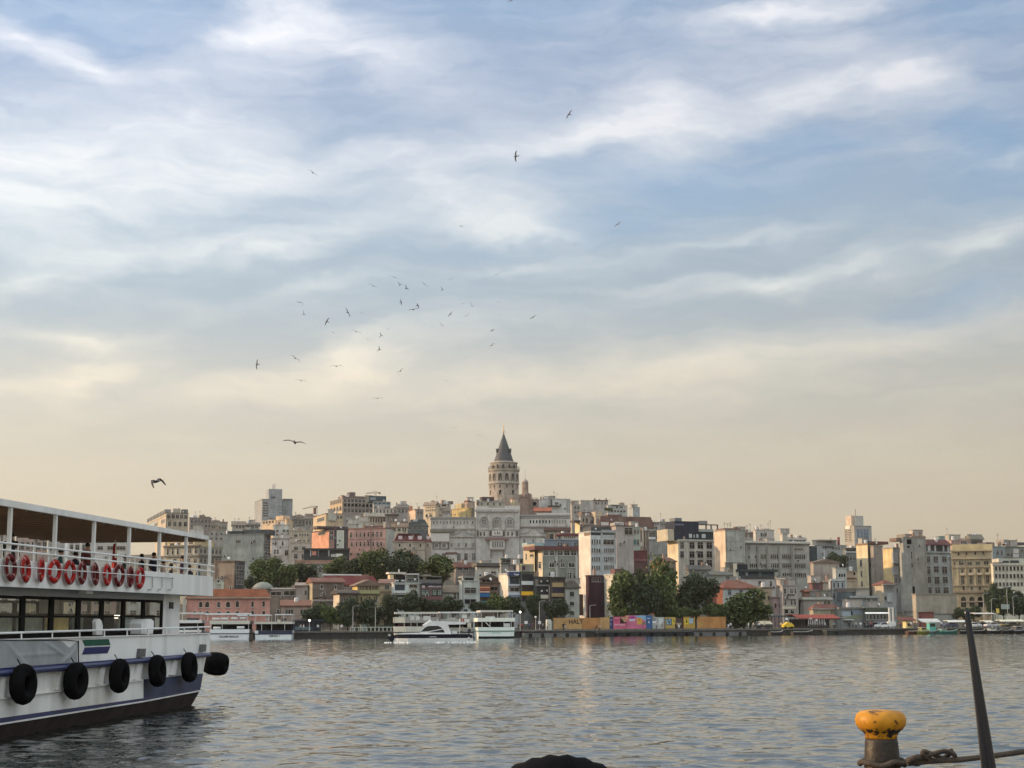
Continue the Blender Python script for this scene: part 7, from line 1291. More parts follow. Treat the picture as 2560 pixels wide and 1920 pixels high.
for k in range(7):
    t=k*.9+.3; z0=-.22+.05*k; tb.tube([(0,0,z0),(.12*math.cos(t),.12*math.sin(t),z0+.12),(.28*math.cos(t),.28*math.sin(t),z0+.22)],[.02,.013,.005],BARK,5)
TRUNK=tb.mesh('trunk'); NT=0
def tree(Z,x0,x1,yt,yb,Y0,label,dark=False,var=None,kind='tree',group=None):
    global NT
    z=Zm[Z]; u0,u1,v0,v1=z[0]+x0*z[2],z[0]+x1*z[2],z[1]+yt*z[2],z[1]+yb*z[2]; um=(u0+u1)/2; Y=depthY(um,Y0); a=P(u0,v1,Y); c=P(u1,v0,Y); w=(c.x-a.x)*1.14; h=(c.z-a.z)*1.06; g=elev(Y0)
    r=empty(kind,((a.x+c.x)/2,Y,g),RNG.uniform(0,6.28),label,'tree',group); zc=(a.z+c.z)/2-g
    i=(NT*3+1 if var is None else var)%5; NT+=1
    link(CM[i*2+(1 if dark else 0)],'crown',r,(0,0,zc),0,(w,w,h)); ht=zc+h*.3; link(TRUNK,'trunk',r,(0,0,ht*.5*1.0),0,(ht*.55,ht*.55,ht*1.0+.4))
    return r
T_='trees along the far shore'
for q in (('A',1030,1120,990,1095,470,'small dark tree at the left end of the clump behind the dome',1),('A',1095,1330,850,1100,480,'broad green tree between the stained blank building and the dome',0),('A',1240,1490,832,1095,475,'tallest green tree behind the domed building',0),('A',1465,1700,878,1100,478,'dark tree between the domed clump and the grey annex',1),
  ('B',275,470,812,975,520,'pale green tree just under the terrace restaurant',0),('B',430,660,826,980,515,'dark green tree behind the white ridge line of the red hall',1),('B',610,880,748,1000,505,'big green tree below the pink building, left of two',0),('B',810,1160,762,1005,500,'big dark tree below the pink building, right of two',1),('D',372,760,78,385,470,'loose green tree in front of the white palace left oriel',0),
  ('a2',175,600,1030,1390,405,'round dark tree on the quay in front of the tiled roof house',1),('a2',515,850,1090,1400,403,'brownish sparse tree in front of the stone warehouse',0),('a2',850,1195,965,1420,404,'round dark tree before the dark roofed shop',1),('a2',1250,1720,975,1440,404,'wide dark round tree before the yellow pediment house',1),('a2',1700,1990,870,1440,406,'tall dark tree at the corner of the ochre house',1),
  ('D',-30,230,560,835,405,'dark bushy tree in front of the white terrace cafe',1),('D',150,440,630,840,404,'dark tree in front of the maroon cafe',1),('D',400,640,680,840,403,'low dark tree under the cafe sign',1),('D',600,850,630,840,405,'dark tree left of the narrow pale four storey house',1),('D',940,1180,700,830,404,'low dark tree behind the white tour boats',1),('D',1225,1480,602,830,405,'tree in front of the arched roof shop',0),('D',1440,1700,640,830,404,'dark tree under the yellow band cafe',1),
  ('a4',625,880,860,1260,403,'slim dark tree in front of the dark fronted cafe',1),('a4',990,1390,955,1270,403,'round dark tree in front of the tan blind cafe',1),
  ('E',990,1290,948,1400,405,'big plane tree right of the plain white building',0),('E',1225,1500,958,1400,402,'dark middle plane tree behind the graffiti panels',1),('E',1400,1745,840,1400,404,'tallest plane tree in front of the orange brick house',0),('F',360,750,930,1390,403,'broad plane tree left of the red roofed white house',1),('F',370,600,1282,1400,396,'small light green bush above the painted panels',0),('F',700,905,1240,1400,396,'light green bush at the right end of the boards',0),('F',885,1360,1105,1480,404,'full round green tree in front of the red roofed white house',0),
  ('G',250,420,575,740,560,'dark tree on the slope behind the plain gabled wall',1),('G',330,490,610,745,555,'second dark tree on the slope left of the slim yellow sided block',1),('H',1065,1215,885,1260,422,'tree between the yellow classical building and the white banded one',1),('H',1185,1420,940,1270,420,'dark tree under the white banded building, left one',1),('H',1380,1660,950,1275,419,'dark tree under the white banded building, right one',1),('H',590,700,1205,1340,408,'small dark conifer shaped tree at the foot of the blank base wall',1),('H',690,800,1220,1340,407,'small dark tree before the arches of the yellow classical building',1),('H',800,960,1180,1340,409,'dark bush before the right arches of the yellow classical building',1)):
    tree(*q[:7],dark=bool(q[7]),group=T_)
# hedge along the left promenade
def leafbox(name,label,p0,p1,wd,hh,n,m,seed=3):
    g=random.Random(seed); b=MB(); d=(p1-p0)
    for i in range(n):
        p=p0+d*g.random()+Vector((0,g.uniform(0,wd),g.uniform(.05,hh))); s=g.uniform(.12,.3); a=Vector((g.gauss(0,1),g.gauss(0,1),g.gauss(0,1))).normalized(); c=a.cross(Vector((g.gauss(0,1),g.gauss(0,1),g.gauss(0,1)))).normalized()
        b.poly([p-a*s,p+c*s*.7,p+a*s,p-c*s*.7],m)
    o=b.build(name); tag(o,label,'hedge'); return o
def qpt(Z,x,y,Y0):
    z=Zm[Z]; u=z[0]+x*z[2]; return P(u,z[1]+y*z[2],depthY(u,Y0))
def gpt(Z,x,Y0,zz=1.46):
    p=qpt(Z,x,1500,Y0); return Vector((p.x,p.y,zz))
leafbox('hedge','clipped dark hedge along the promenade left of the moored boats',gpt('a2',1180,395),gpt('a2',1960,395),1.4,1.3,2600,LEAFD)
# ---------------------------------------------------------------- things on the far quay
SHA=math.atan(SH)
def panel(Z,kind,label,x0,x1,yt,Y0,col,patches=(),cat='board',group=None,m=None,th=.12,yaw=None):
    fr=Fr(Z,x0,x0,x1,Y0,yaw=math.degrees(SHA) if yaw is None else yaw,base=1.46,vt=yt,depth=2); r=empty(kind,fr.C,fr.yaw,label,cat,group)
    b=MB(); b.box(0,fr.w,0,th,.25,fr.h,m or paint(col,.8,.2,.9)); b.build('board',r)
    b=MB(); k=max(2,int(fr.w/2.2)+1)
    for i in range(k): x=.1+(fr.w-.2)*i/(k-1); b.box(x-.05,x+.05,th+.002,th+.12,0,fr.h-.05,STEEL); b.box(x-.04,x+.04,th,th+.9,0,.08,STEEL)
    b.build('support',r)
    for j,(pts,c) in enumerate(patches):
        q=[fr.hit(x,y) for x,y in pts]; b=MB(); b.prism([(a,-.012-.006*j,min(max(z,.25),fr.h)) for a,z in q],(0,.012+.006*j,0),paint(c,.8,.15,1.5)); b.build('painted_patch',r)
    return r,fr
OR=mat('hoarding_ply',(.43,.27,.12),.85,'stain',.18,.7,col2=(.55,.20,.06)); OR2=mat('hoarding_orange',(.40,.20,.075),.85,'stain',.2,.7,col2=(.38,.16,.05))
HG='orange hoarding boards on the quay'
panel('s3','hoarding','pale orange hoarding board at the left end of the row',378,566,128,380,(0,0,0),m=OR,group=HG)
r,fr=panel('s3','hoarding','orange hoarding board with black scrawled capital letters',568,978,128,380,(0,0,0),m=OR,group=HG)
a,z=fr.hit(845,212); me=text_mesh('HALT',1.5,paint((.02,.015,.02)),.01,1.0); o=link(me,'lettering',r,(a,-.03,z)); me.transform(Matrix.Rotation(R(0),4,'X'))
b=MB(); 
for i in range(7): p=fr.hit(608+22*math.cos(i*2.4),235+50*math.sin(i*2.4)); q=fr.hit(612+26*math.cos(i*2.4+2.6),240+52*math.sin(i*2.4+2.6)); b.tube([(p[0],-.02,p[1]),(q[0],-.02,q[1])],.02,paint((.25,.12,.04)),4)
b.build('scribble',r)
panel('s3','hoarding','deeper orange hoarding board in the middle of the row',982,1345,125,380,(0,0,0),m=OR2,group=HG)
panel('s3','hoarding','orange hoarding board ending at the navy column',1350,1562,116,380,(0,0,0),m=OR,group=HG)
panel('s4','hoarding','weathered orange board standing alone at the right end of the painted panels',1688,2172,152,381,(0,0,0),m=OR2,group=HG,patches=(([(1700,235),(1740,235),(1740,300),(1700,300)],(.40,.28,.08)),([(1745,240),(1790,238),(1775,300),(1750,300)],(.36,.24,.07))))
b=MB(); p0=gpt('s3',240,379); b.box(0,1.1,0,.9,0,2.6,paint((.62,.6,.52),.7,.2)); b.box(1.1,1.4,.1,.7,0,2.2,GREY); r=empty('utility_cabinet',p0,SHA,'white utility cabinet at the left end of the orange boards','cabinet'); b.build('case',r); b=MB(); b.box(.1,1.0,-.03,-.003,.3,2.4,paint((.5,.48,.42))); b.box(.45,.55,-.06,-.03,1.2,1.5,STEEL); b.build('door',r)
MG='painted mural panels on the quay'
panel('s4','navy_column_panel','narrow navy panel with white marks between orange boards and pink mural',168,228,156,380,(.035,.04,.12),(([(178,200),(210,196),(212,212),(180,214)],(.4,.4,.5)),([(180,260),(196,258),(194,300),(182,300)],(.3,.3,.42))),'mural',MG)
panel('s4','mural_panel','pink mural panel with a black and brown triangle',230,440,152,380,(.52,.12,.20),(([(345,168),(472,262),(345,268)],(.03,.025,.02)),([(360,160),(440,160),(440,245),(420,245)],(.42,.24,.14)),([(240,282),(430,285),(430,300),(240,300)],(.60,.35,.40)),([(240,165),(330,165),(330,180),(240,180)],(.55,.20,.26)),([(250,195),(310,190),(318,240),(260,245)],(.45,.07,.14))),'mural',MG)
panel('s4','mural_panel','taller pink and blue mural panel with a white lozenge and an ochre figure',440,792,128,380.5,(.50,.14,.24),(([(440,132),(495,132),(470,230),(440,215)],(.50,.26,.16)),([(500,170),(560,140),(620,170),(560,190)],(.28,.04,.22)),([(505,192),(605,188),(600,225),(510,232)],(.50,.50,.55)),([(600,132),(792,128),(792,230),(735,190),(640,165)],(.20,.36,.52)),([(635,180),(700,165),(730,185),(725,280),(640,290)],(.55,.32,.08)),([(660,190),(700,185),(698,220),(664,224)],(.45,.16,.04)),([(735,240),(792,235),(792,290),(735,290)],(.22,.16,.13))),'mural',MG)
panel('s4','mural_panel','blue mural panel at the right of the pink ones',794,902,128,381,(.045,.11,.26),(([(815,172),(870,172),(870,190),(815,190)],(.35,.45,.6)),([(835,225),(855,222),(858,262),(830,262)],(.5,.55,.6))),'mural',MG)
panel('s4','mural_panel','grey and white mural panel behind a ladder like frame',905,1112,158,381,(.36,.38,.38),(([(905,165),(960,165),(960,240),(905,240)],(.20,.22,.22)),([(905,228),(980,225),(980,260),(905,262)],(.6,.6,.6)),([(1010,180),(1090,175),(1085,250),(1060,300),(1020,290)],(.5,.54,.54))),'mural',MG)
panel('s4','mural_panel','ochre mural panel with a blue letter shape in a dark frame',1128,1305,158,381,(.42,.30,.10),(([(1138,185),(1245,185),(1240,295),(1142,298)],(.03,.04,.05)),([(1146,194),(1236,192),(1230,282),(1150,288)],(.25,.36,.40)),([(1160,200),(1180,198),(1200,240),(1220,198),(1230,200),(1205,270),(1190,272)],(.04,.10,.16)),([(1250,190),(1295,188),(1292,280),(1252,282)],(.55,.42,.04)),([(1260,210),(1285,205),(1285,255)],(.03,.03,.03))),'mural',MG)
panel('s4','mural_panel','dark brown bare panel between the two ochre mural panels',1310,1445,178,382,(.07,.05,.045),(([(1320,255),(1410,255),(1410,290),(1320,290)],(.33,.28,.22)),),'mural',MG)
panel('s4','mural_panel','yellow and light blue mural panel left of the lone orange board',1448,1640,152,381,(.40,.26,.07),(([(1462,190),(1530,185),(1528,280),(1466,284)],(.58,.46,.03)),([(1490,200),(1510,198),(1512,250),(1480,262)],(.03,.03,.03)),([(1538,180),(1605,165),(1612,262),(1542,268)],(.28,.40,.46)),([(1550,158),(1625,152),(1628,172),(1560,180)],(.08,.03,.10))),'mural',MG)
# dark floating pontoons under the boards
def pontoon(Z,label,x0,x1,z1,col,Y0=369.5):
    p0,p1=gpt(Z,x0,Y0,0),gpt(Z,x1,Y0,0); w=(p1-p0).length; r=empty('floating_pontoon',p0,math.atan2(p1.y-p0.y,p1.x-p0.x),label,'pontoon'); b=MB(); b.box(0,w,0,2.2,-.4,z1-.12,paint(col,.8,.2)); b.build('float',r); b=MB(); b.box(-.1,w+.1,-.1,2.3,z1-.118,z1,mat('pontoon_deck',(.13,.125,.12),.9,'stain',.2,.8)); b.build('deck',r)
    b=MB(); k=int(w/3)
    for i in range(k): x=(i+.5)*w/k; b.torus((x,-.15,.35),(0,1,0),.3,.12,RUB,16,6)
    b.build('fenders',r); return r
pontoon('s4','long black pontoon moored under the mural panels',-20,1620,1.05,(.02,.022,.028)); pontoon('s4','grey pontoon moored under the lone orange board',1650,2560,.9,(.14,.14,.145)); pontoon('s3','grey pontoon with tyres below the left orange boards',-250,1060,.9,(.16,.165,.16)); pontoon('a7','low grey green pontoon before the red canopy restaurant',390,780,1.1,(.03,.035,.033),368)
# awnings, kiosks, canopies
def canopy(Z,label,x0,x1,yt,yb,Y0,col,D=4,posts=4,kind='canopy',stripe=None,slope=.5):
    fr=Fr(Z,x0,x0,x1,Y0,yaw=math.degrees(SHA),base=1.46,vt=yt); zt=fr.h; zb=fr.hit((x0+x1)/2,yb)[1]; r=empty(kind,fr.C,fr.yaw,label,'canopy'); w=fr.w
    b=MB(); b.prism([(0,0,zb),(0,0,zb+.12),(0,D*.5,zt),(0,D,zt-.1),(0,D,zt-.3),(0,D*.5,zt-.15)],(w,0,0),paint(col,.8,.15)); b.build('canopy_top',r)
    for i in range(posts):
        x=.15+(w-.3)*i/(posts-1)
        b=MB(); b.tube([(x,.1,0),(x,.1,zb+.03)],.06,STEEL,6); b.build('post',r); b=MB(); b.tube([(x,D-.1,0),(x,D-.1,zt-.2)],.06,STEEL,6); b.build('post',r)
    if stripe: b=MB(); b.box(-.02,w+.02,-.04,-.003,zb-.25,zb+.1,paint(stripe)); b.build('valance',r)
    return r,fr
r,fr=canopy('G','long red canopy of the quayside restaurant',-120,410,1338,1392,398,(.25,.055,.04),8,9,stripe=(.05,.03,.03))
b=MB(); b.box(.3,fr.w-.3,6,6.2,.1,fr.hit(100,1392)[1]-.1,paint((.05,.04,.045))); b.build('back_wall',r)
canopy('a6','dark green tent roof behind the market awning',985,1560,1145,1182,404,(.035,.045,.045),6,5)
canopy('a6','tan market awning at the water edge near the round green tree',850,1098,1268,1335,386,(.42,.38,.27),3,4,kind='awning')
canopy('a6','pale green awning under the beige stone house',970,1150,1130,1172,408,(.28,.30,.24),4,3,kind='awning')
canopy('s8','maroon canopy above the cream kiosk',430,640,365,415,392,(.13,.045,.035),5,4)
canopy('s8','white banner awning right of the maroon canopy',722,1005,388,442,392,(.5,.5,.48),4,4,kind='awning')
canopy('s8','long white awning left of the slanting black pole',1120,1420,410,440,390,(.6,.6,.58),3,4,kind='awning')
canopy('s8','short cream awning right of the slanting black pole',1655,1775,412,442,392,(.58,.57,.48),3,3,kind='awning')
canopy('s8','long cream awning at the right edge of the view',1885,2230,402,432,391,(.62,.60,.48),3,5,kind='awning')
canopy('s8','thin white awning under the yellow classical building arches',1500,1800,300,322,400,(.5,.5,.47),4,4,kind='awning')
def kiosk(Z,label,x0,x1,yt,Y0,col,win=True,kind='kiosk',roof=None):
    fr=Fr(Z,x0,x0,x1,Y0,yaw=10,base=1.46,vt=yt,depth=2.2); r=empty(kind,fr.C,fr.yaw,label,'kiosk'); w,h=fr.w,fr.h; b=MB(); b.box(0,w,0,2.2,0,h,paint(col,.7,.12)); b.build('walls',r); b=MB(); b.box(-.2,w+.2,-.25,2.4,h+.001,h+.15,paint(roof or tuple(c*.6 for c in col))); b.build('roof',r)
    if win: b=MB(); b.box(w*.25,w*.75,-.04,.05,h*.42,h*.82,GLASS); b.build('window',r); b=MB(); b.box(w*.2,w*.8,-.3,-.002,h*.36,h*.41,STEEL); b.build('counter',r)
    return r
kiosk('s8','small cream yellow kiosk with a dark window catching the sun',495,582,438,386,(.62,.50,.24))
kiosk('s8','rust red container hut under the blank base wall',722,895,296,410,(.20,.07,.06),False,'container_hut')
kiosk('a2','grey green electrical cabinet on the promenade',1280,1395,1432,384,(.17,.21,.18),False,'electrical_cabinet')
kiosk('s8','grey hut right of the rust red container',905,1190,320,412,(.30,.30,.27),False,'quay_hut')
# ticket shelter on the left
fr=Fr('a2',-60,-60,545,386,yaw=math.degrees(SHA),base=1.46,vt=1335); r=empty('waiting_shelter',fr.C,fr.yaw,'dark blue waiting shelter on the quay right of the lettered tour boats','shelter'); b=MB(); b.box(-.3,fr.w+.3,-.3,3,fr.h-.25,fr.h,paint((.03,.04,.06))); b.build('roof',r)
for i in range(7):
    x=.1+(fr.w-.2)*i/6; b=MB(); b.box(x-.06,x+.06,0,.12,0,fr.h-.25,paint((.05,.06,.09))); b.build('post',r)
b=MB(); b.box(.2,fr.w-.2,2.6,2.7,0,fr.h-.3,paint((.035,.05,.075),.4)); b.build('back_wall',r)
b=MB(); b.box(.5,fr.w*.6,-.05,0,.35,1.1,paint((.09,.13,.15))); b.build('front_panel',r)
# railing on the left promenade
fr=Fr('a2',1080,1080,1960,376,yaw=math.degrees(SHA),base=1.46,vt=1520); r=empty('promenade_railing',fr.C,fr.yaw,'pale stone railing along the promenade below the dark round trees','railing'); b=MB(); b.box(0,fr.w,0,.2,.85,1.05,paint((.34,.36,.33))); b.build('top_rail',r)
for i in range(12): x=fr.w*i/11; b=MB(); b.box(x-.12,x+.12,.02,.18,0,.85,paint((.30,.32,.29))); b.build('baluster',r)
# street lamps
LAMPON=mat('lamp_globe_lit',(1,.96,.86),.4,emit=2)
def lamp(Z,label,x,yt,Y0,arm=False,lit=False,globe=False):
    p=gpt(Z,x,Y0); z=qpt(Z,x,yt,Y0).z-1.46; r=empty('street_lamp',p,0,label,'street lamp'); b=MB(); b.tube([(0,0,0),(0,0,.5),(0,0,z)],[.11,.08,.05],GREY,7); b.build('pole',r)
    b=MB()
    if globe: b.lathe([(.05,z-.02),(.22,z+.1),(.28,z+.28),(.2,z+.46),(.04,z+.54)],LAMPON if lit else paint((.6,.6,.58)),12)
    else:
        b.tube([(0,0,z),(.5,-.1,z+.25),(1.1,-.2,z+.28)],.04,GREY,6); b.box(.9,1.5,-.32,-.08,z+.2,z+.32,paint((.3,.3,.3)))
        if arm: b.tube([(0,0,z),(-.5,.1,z+.25),(-1.1,.2,z+.28)],.04,GREY,6); b.box(-1.5,-.9,.08,.32,z+.2,z+.32,paint((.3,.3,.3)))
    b.build('lamp_head',r); return r
lamp('a2','tall grey street lamp between the two round trees on the left quay',1122,1085,382); lamp('a2','tall grey street lamp in front of the wide dark round tree',1568,1095,382); lamp('a2','white lit globe lamp glowing on the shelter',265,1375,383,lit=True,globe=True)
lamp('D','slim lamp post in front of the slim dark tree near the moored boats',1932,690,380); lamp('D','lit globe lamp glowing among the cafe tables',1665,845,384,lit=True,globe=True); lamp('D','unlit white globe lamp left of the orange boards',1880,915,381,globe=True)
lamp('s8','grey lamp post in front of the yellow classical building',1690,30,390); lamp('s8','tallest white lamp post under the white banded building',2040,-60,392,True); lamp('s8','grey lamp post at the foot of the white banded building',1805,110,393); lamp('s8','grey lamp post near the right edge of the view',2125,70,395)
lamp('E','thin lamp post in front of the plum building',765,1290,382,arm=False)
# signs
def sign(Z,label,x0,x1,yt,yb,Y0,col,kind='sign_board'):
    fr=Fr(Z,x0,x0,x1,Y0,yaw=8,base=1.46,vt=yt); zb=fr.hit(x0,yb)[1]; r=empty(kind,fr.C,fr.yaw,label,'sign'); b=MB(); b.box(0,fr.w,0,.08,zb,fr.h,paint(col)); b.build('board',r); b=MB(); b.tube([(fr.w/2,.12,0),(fr.w/2,.12,fr.h-.1)],.04,STEEL,6); b.build('post',r)
sign('D','white sign board among the people right of the white moored boat',1722,1765,955,995,380,(.62,.62,.62)); sign('D','white sign board near the orange boards',1912,1950,955,995,379,(.62,.62,.62)); sign('s7','bright white square sign above the yellow cart',575,622,310,345,384,(.68,.70,.70)); sign('s7','white square sign on the red canopy',1095,1140,330,362,389,(.68,.64,.64)); sign('s7','small pinkish sign on the red canopy',992,1036,305,336,390,(.6,.42,.42))
sign('s8','yellow and white bus stop sign under the dark trees',1808,1850,240,305,396,(.55,.42,.10),'bus_stop_sign'); sign('s8','grey advertising panel under the white banded building',1880,2000,178,250,398,(.24,.28,.28),'advertising_panel')
# folded parasols and tables before the red canopy
pb=MB(); pb.tube([(0,0,0),(0,0,2.6)],.04,STEEL,6); PPOLE=pb.mesh('pole'); pb=MB(); pb.lathe([(.06,.9),(.2,1.1),(.14,1.9),(.06,2.5),(.02,2.65)],paint((.30,.28,.27),.9),8); PCL=pb.mesh('folded_cloth'); pb=MB(); pb.lathe([(.3,0),(.3,.08),(.1,.1)],CONC,10); PBASE=pb.mesh('base')
tb=MB(); tb.lathe([(.45,.72),(.45,.76)],paint((.4,.38,.36)),12); tb.tube([(0,0,.02),(0,0,.72)],.04,STEEL,6); TTOP=tb.mesh('table_top')
ctm=MB(); ctm.box(-.2,.2,-.2,.2,.42,.46,paint((.10,.09,.09))); ctm.box(-.2,.2,.17,.2,.46,.88,paint((.10,.09,.09))); CSEAT=ctm.mesh('seat'); ctl=MB()
for q in ((-.17,-.17),(.17,-.17),(-.17,.17),(.17,.17)): ctl.box(q[0]-.02,q[0]+.02,q[1]-.02,q[1]+.02,0,.42,STEEL)
CLEG=ctl.mesh('legs')
for i,x in enumerate((20,62,100,135,165,205,250,300,345)):
    r=empty('folded_parasol',gpt('a7',x,383+2*(i%2)),0,'folded grey parasol before the red canopy restaurant','parasol','folded parasols before the red canopy'); link(PPOLE,'pole',r); link(PCL,'folded_cloth',r); link(PBASE,'base',r)
for i,x in enumerate((10,75,120,185,225,280,330,375)):
    p=gpt('a7',x,381+1.5*(i%3)); r=empty('cafe_table',p,0,'small round table before the red canopy restaurant','table','restaurant tables on the quay'); link(TTOP,'table_top',r)
    for k in (0,1): c=empty('cafe_chair',p+Vector((.75*(1 if k else -1),0,0)),R(90 if k==0 else -90),'dark chair at the small round tables before the red canopy restaurant','chair','restaurant chairs on the quay'); link(CSEAT,'seat',c); link(CLEG,'legs',c)
# white lattice hoist beside the string light shop
fr=Fr('a7',1672,1672,1800,384,yaw=10,base=1.46,vt=985); r=empty('white_gantry',fr.C,fr.yaw,'tall white gantry with two thick posts beside the string light shop','gantry'); g=lambda x,y: fr.hit(x,y)
for x in (1690,1762):
    a,z=g(x,1000); b=MB(); b.box(a-.22,a+.22,0,.4,g(x,1420)[1],z,paint((.56,.56,.54))); b.build('post',r)
b=MB(); a0,z0=g(1676,1100); a1,_=g(1790,1100); b.box(a0,a1,.05,.35,g(0,1012)[1],g(0,985)[1],paint((.5,.5,.5))); b.build('cross_beam',r)
b=MB(); a0,z1=g(1672,1275); a1,z0=g(1812,1375); b.box(a0,a1,-.3,1.2,z0,z1,paint((.62,.62,.58))); b.build('white_box',r)
for x in (1692,1780,1745):
    a,z=g(x,1374); b=MB(); b.tube([(a,.3,0),(a,.3,z)],.16,paint((.58,.58,.54)),8); b.build('leg',r)
# cars
def car_parts(body):
    prof=[(-2.1,.35),(-2.12,.75),(-1.95,.92),(-1.35,.98),(-.75,1.42),(.75,1.45),(1.35,1.02),(2.0,.9),(2.1,.6),(2.1,.35)]
    b=MB(); b.prism([(x,-.85,z) for x,z in prof],(0,1.7,0),body); B=b.mesh('body')
    b=MB(); 
    for y in (-.862,.85): b.prism([(-1.15,y,1.0),(-.68,y,1.36),(.68,y,1.38),(1.15,y,1.03)],(0,.012,0),GLASS)
    b.prism([(-1.32,-.7,1.0),(-1.32,.7,1.0),(-.8,.65,1.385),(-.8,-.65,1.385)],(-.02,0,.015),GLASS); b.prism([(1.3,-.7,1.06),(1.3,.7,1.06),(.8,.65,1.42),(.8,-.65,1.42)],(.02,0,.015),GLASS); G=b.mesh('windows')
    return B,G
wb=MB(); wb.torus((0,0,0),(0,1,0),.22,.1,RUB,16,8); TYREM=wb.mesh('wheel'); wb=MB(); wb.lathe([(.14,-.06),(.14,.06)],paint((.4,.4,.4)),10); RIM=wb.mesh('rim'); RIM.transform(Matrix.Rotation(R(90),4,'X'))
hb=MB(); hb.box(-.03,.03,-.18,.18,-.07,.07,paint((.7,.7,.66),.2)); HL=hb.mesh('headlight')
def car(Z,label,x,Y0,col,rz=0,sc=1):
    B,G=car_parts(paint(col,.25)); p=gpt(Z,x,Y0); r=empty('parked_car',p,SHA+R(rz),label,'car','cars parked on the far quay'); link(B,'body',r); link(G,'windows',r)
    for x_ in (-1.3,1.3):
        for y in (-.78,.78): w=link(TYREM,'wheel',r,(x_,y,.32)); link(RIM,'rim',w)
    for y in (-.6,.6): link(HL,'headlight',r,(2.11,y,.68))
    return r
car('a7','white car parked near the white gantry',1555,380,(.62,.62,.62)); car('a7','black car parked left of the white car',1370,382,(.03,.03,.035)); car('s8','white car parked just right of the slanting black pole',1525,381,(.62,.62,.62)); car('s8','dark grey car parked behind the small boats on the right',1650,384,(.10,.10,.11)); car('s8','silver car parked under the long cream awning',1800,381,(.42,.42,.43)); car('s8','black car parked at the right edge of the quay',2080,382,(.03,.03,.03)); car('s8','dark blue car under the long white awning',1190,383,(.05,.06,.10)); car('s7','dark car parked left of the tan market awning',240,392,(.06,.06,.07))
# small fishing boats on the right
def small_boat(Z,label,x0,x1,Y0,hull,cab=None,zdeck=.9,canopy=None):
    a,c=gpt(Z,x0,Y0,0),gpt(Z,x1,Y0,0); Lb=max(3.5,(c-a).length); r=empty('fishing_boat',a,SHA,label,'boat','small boats moored at the right quay')
    h=paint(hull,.5,.2); b=hullmb([(0,.8,zdeck*.95,.7,-.2),(Lb*.3,1.1,zdeck*.85,.9,-.35),(Lb*.65,1.1,zdeck*.9,.8,-.35),(Lb*.9,.6,zdeck*1.15,.35,-.25),(Lb,.06,zdeck*1.4,.04,-.1)],h,paint(tuple(q*.5 for q in hull),.6,.2)); b.build('hull',r)
    b=MB(); b.tube([(0,-.82,zdeck*.97),(Lb*.3,-1.12,zdeck*.87),(Lb*.65,-1.12,zdeck*.92),(Lb*.9,-.62,zdeck*1.17),(Lb,-.05,zdeck*1.42)],.05,paint((.5,.5,.45)),6); b.build('gunwale',r)
    if cab:
        f0,f1,hh,cc=cab; b=MB(); b.box(Lb*f0,Lb*f1,-.7,.7,zdeck*.7,zdeck+hh,paint(cc)); b.box(Lb*f0-.15,Lb*f1+.15,-.85,.85,zdeck+hh+.001,zdeck+hh+.1,paint((.5,.5,.48))); k=b.build('cabin',r)
        b=MB(); b.box(Lb*f0+.2,Lb*f1-.2,-.73,-.702,zdeck+hh*.5,zdeck+hh*.9,GLASS); b.build('window',k)
    if canopy: b=MB(); b.box(Lb*.1,Lb*.6,-.8,.8,zdeck+1.3,zdeck+1.4,paint(canopy)); [b.tube([(Lb*f,y,zdeck*.8),(Lb*f,y,zdeck+1.3)],.03,STEEL,5) for f in (.12,.58) for y in (-.75,.75)]; b.build('canopy',r)
    b=MB(); b.tube([(Lb*.5,0,zdeck*.6),(Lb*.5,0,zdeck+2.4)],.04,STEEL,5); b.build('mast',r)
small_boat('s8','brown and rust wooden boat moored by the cream kiosk',545,690,366,(.14,.06,.04)); small_boat('s8','yellow green boat moored left of the teal ones',690,850,365,(.26,.25,.06),(.3,.7,.7,(.22,.22,.08))); small_boat('s8','boat with a tall turquoise wheelhouse',815,1000,366,(.25,.35,.32),(.25,.75,1.9,(.10,.34,.30)))
small_boat('s8','low teal green boat nearest the water, right of the turquoise wheelhouse',1010,1285,363,(.05,.20,.17),(.1,.35,.3,(.06,.24,.2))); small_boat('s8','dark boat hidden behind the slanting black pole',1300,1480,365,(.03,.035,.04),None,.9,(.1,.1,.12)); small_boat('s8','black boat with a white canopy right of the slanting black pole',1490,1690,365,(.025,.025,.03),None,.9,(.55,.55,.55)); small_boat('s8','white decked boat in the middle of the right moorings',1700,1930,364,(.03,.03,.035),(.2,.6,.5,(.55,.55,.52))); small_boat('s8','boat with a yellow canopy at the right moorings',1915,2090,365,(.03,.03,.035),None,1.0,(.45,.34,.10)); small_boat('s8','last dark boat at the right edge of the view',2080,2260,365,(.03,.03,.04),(.3,.7,.9,(.08,.09,.11)))
small_boat('s7','dark rowing boat moored under the yellow cart',330,560,366,(.06,.06,.065)); small_boat('s7','dark open boat moored before the folded parasols',720,1080,367,(.07,.06,.065))
p=gpt('s7',580,378); r=empty('yellow_cart',p,SHA,'bright yellow cart standing at the water edge','cart'); b=MB(); b.prism([(0,0,.45),(2.9,0,.45),(2.9,0,1.0),(2.2,0,1.45),(1.2,0,1.75),(.5,0,1.2),(0,0,1.0)],(0,1.2,0),paint((.62,.42,.04))); b.build('cart_body',r)
for x in (.6,2.3): w=link(TYREM,'wheel',r,(x,-.05,.32)); w=link(TYREM,'wheel',r,(x,1.25,.32))
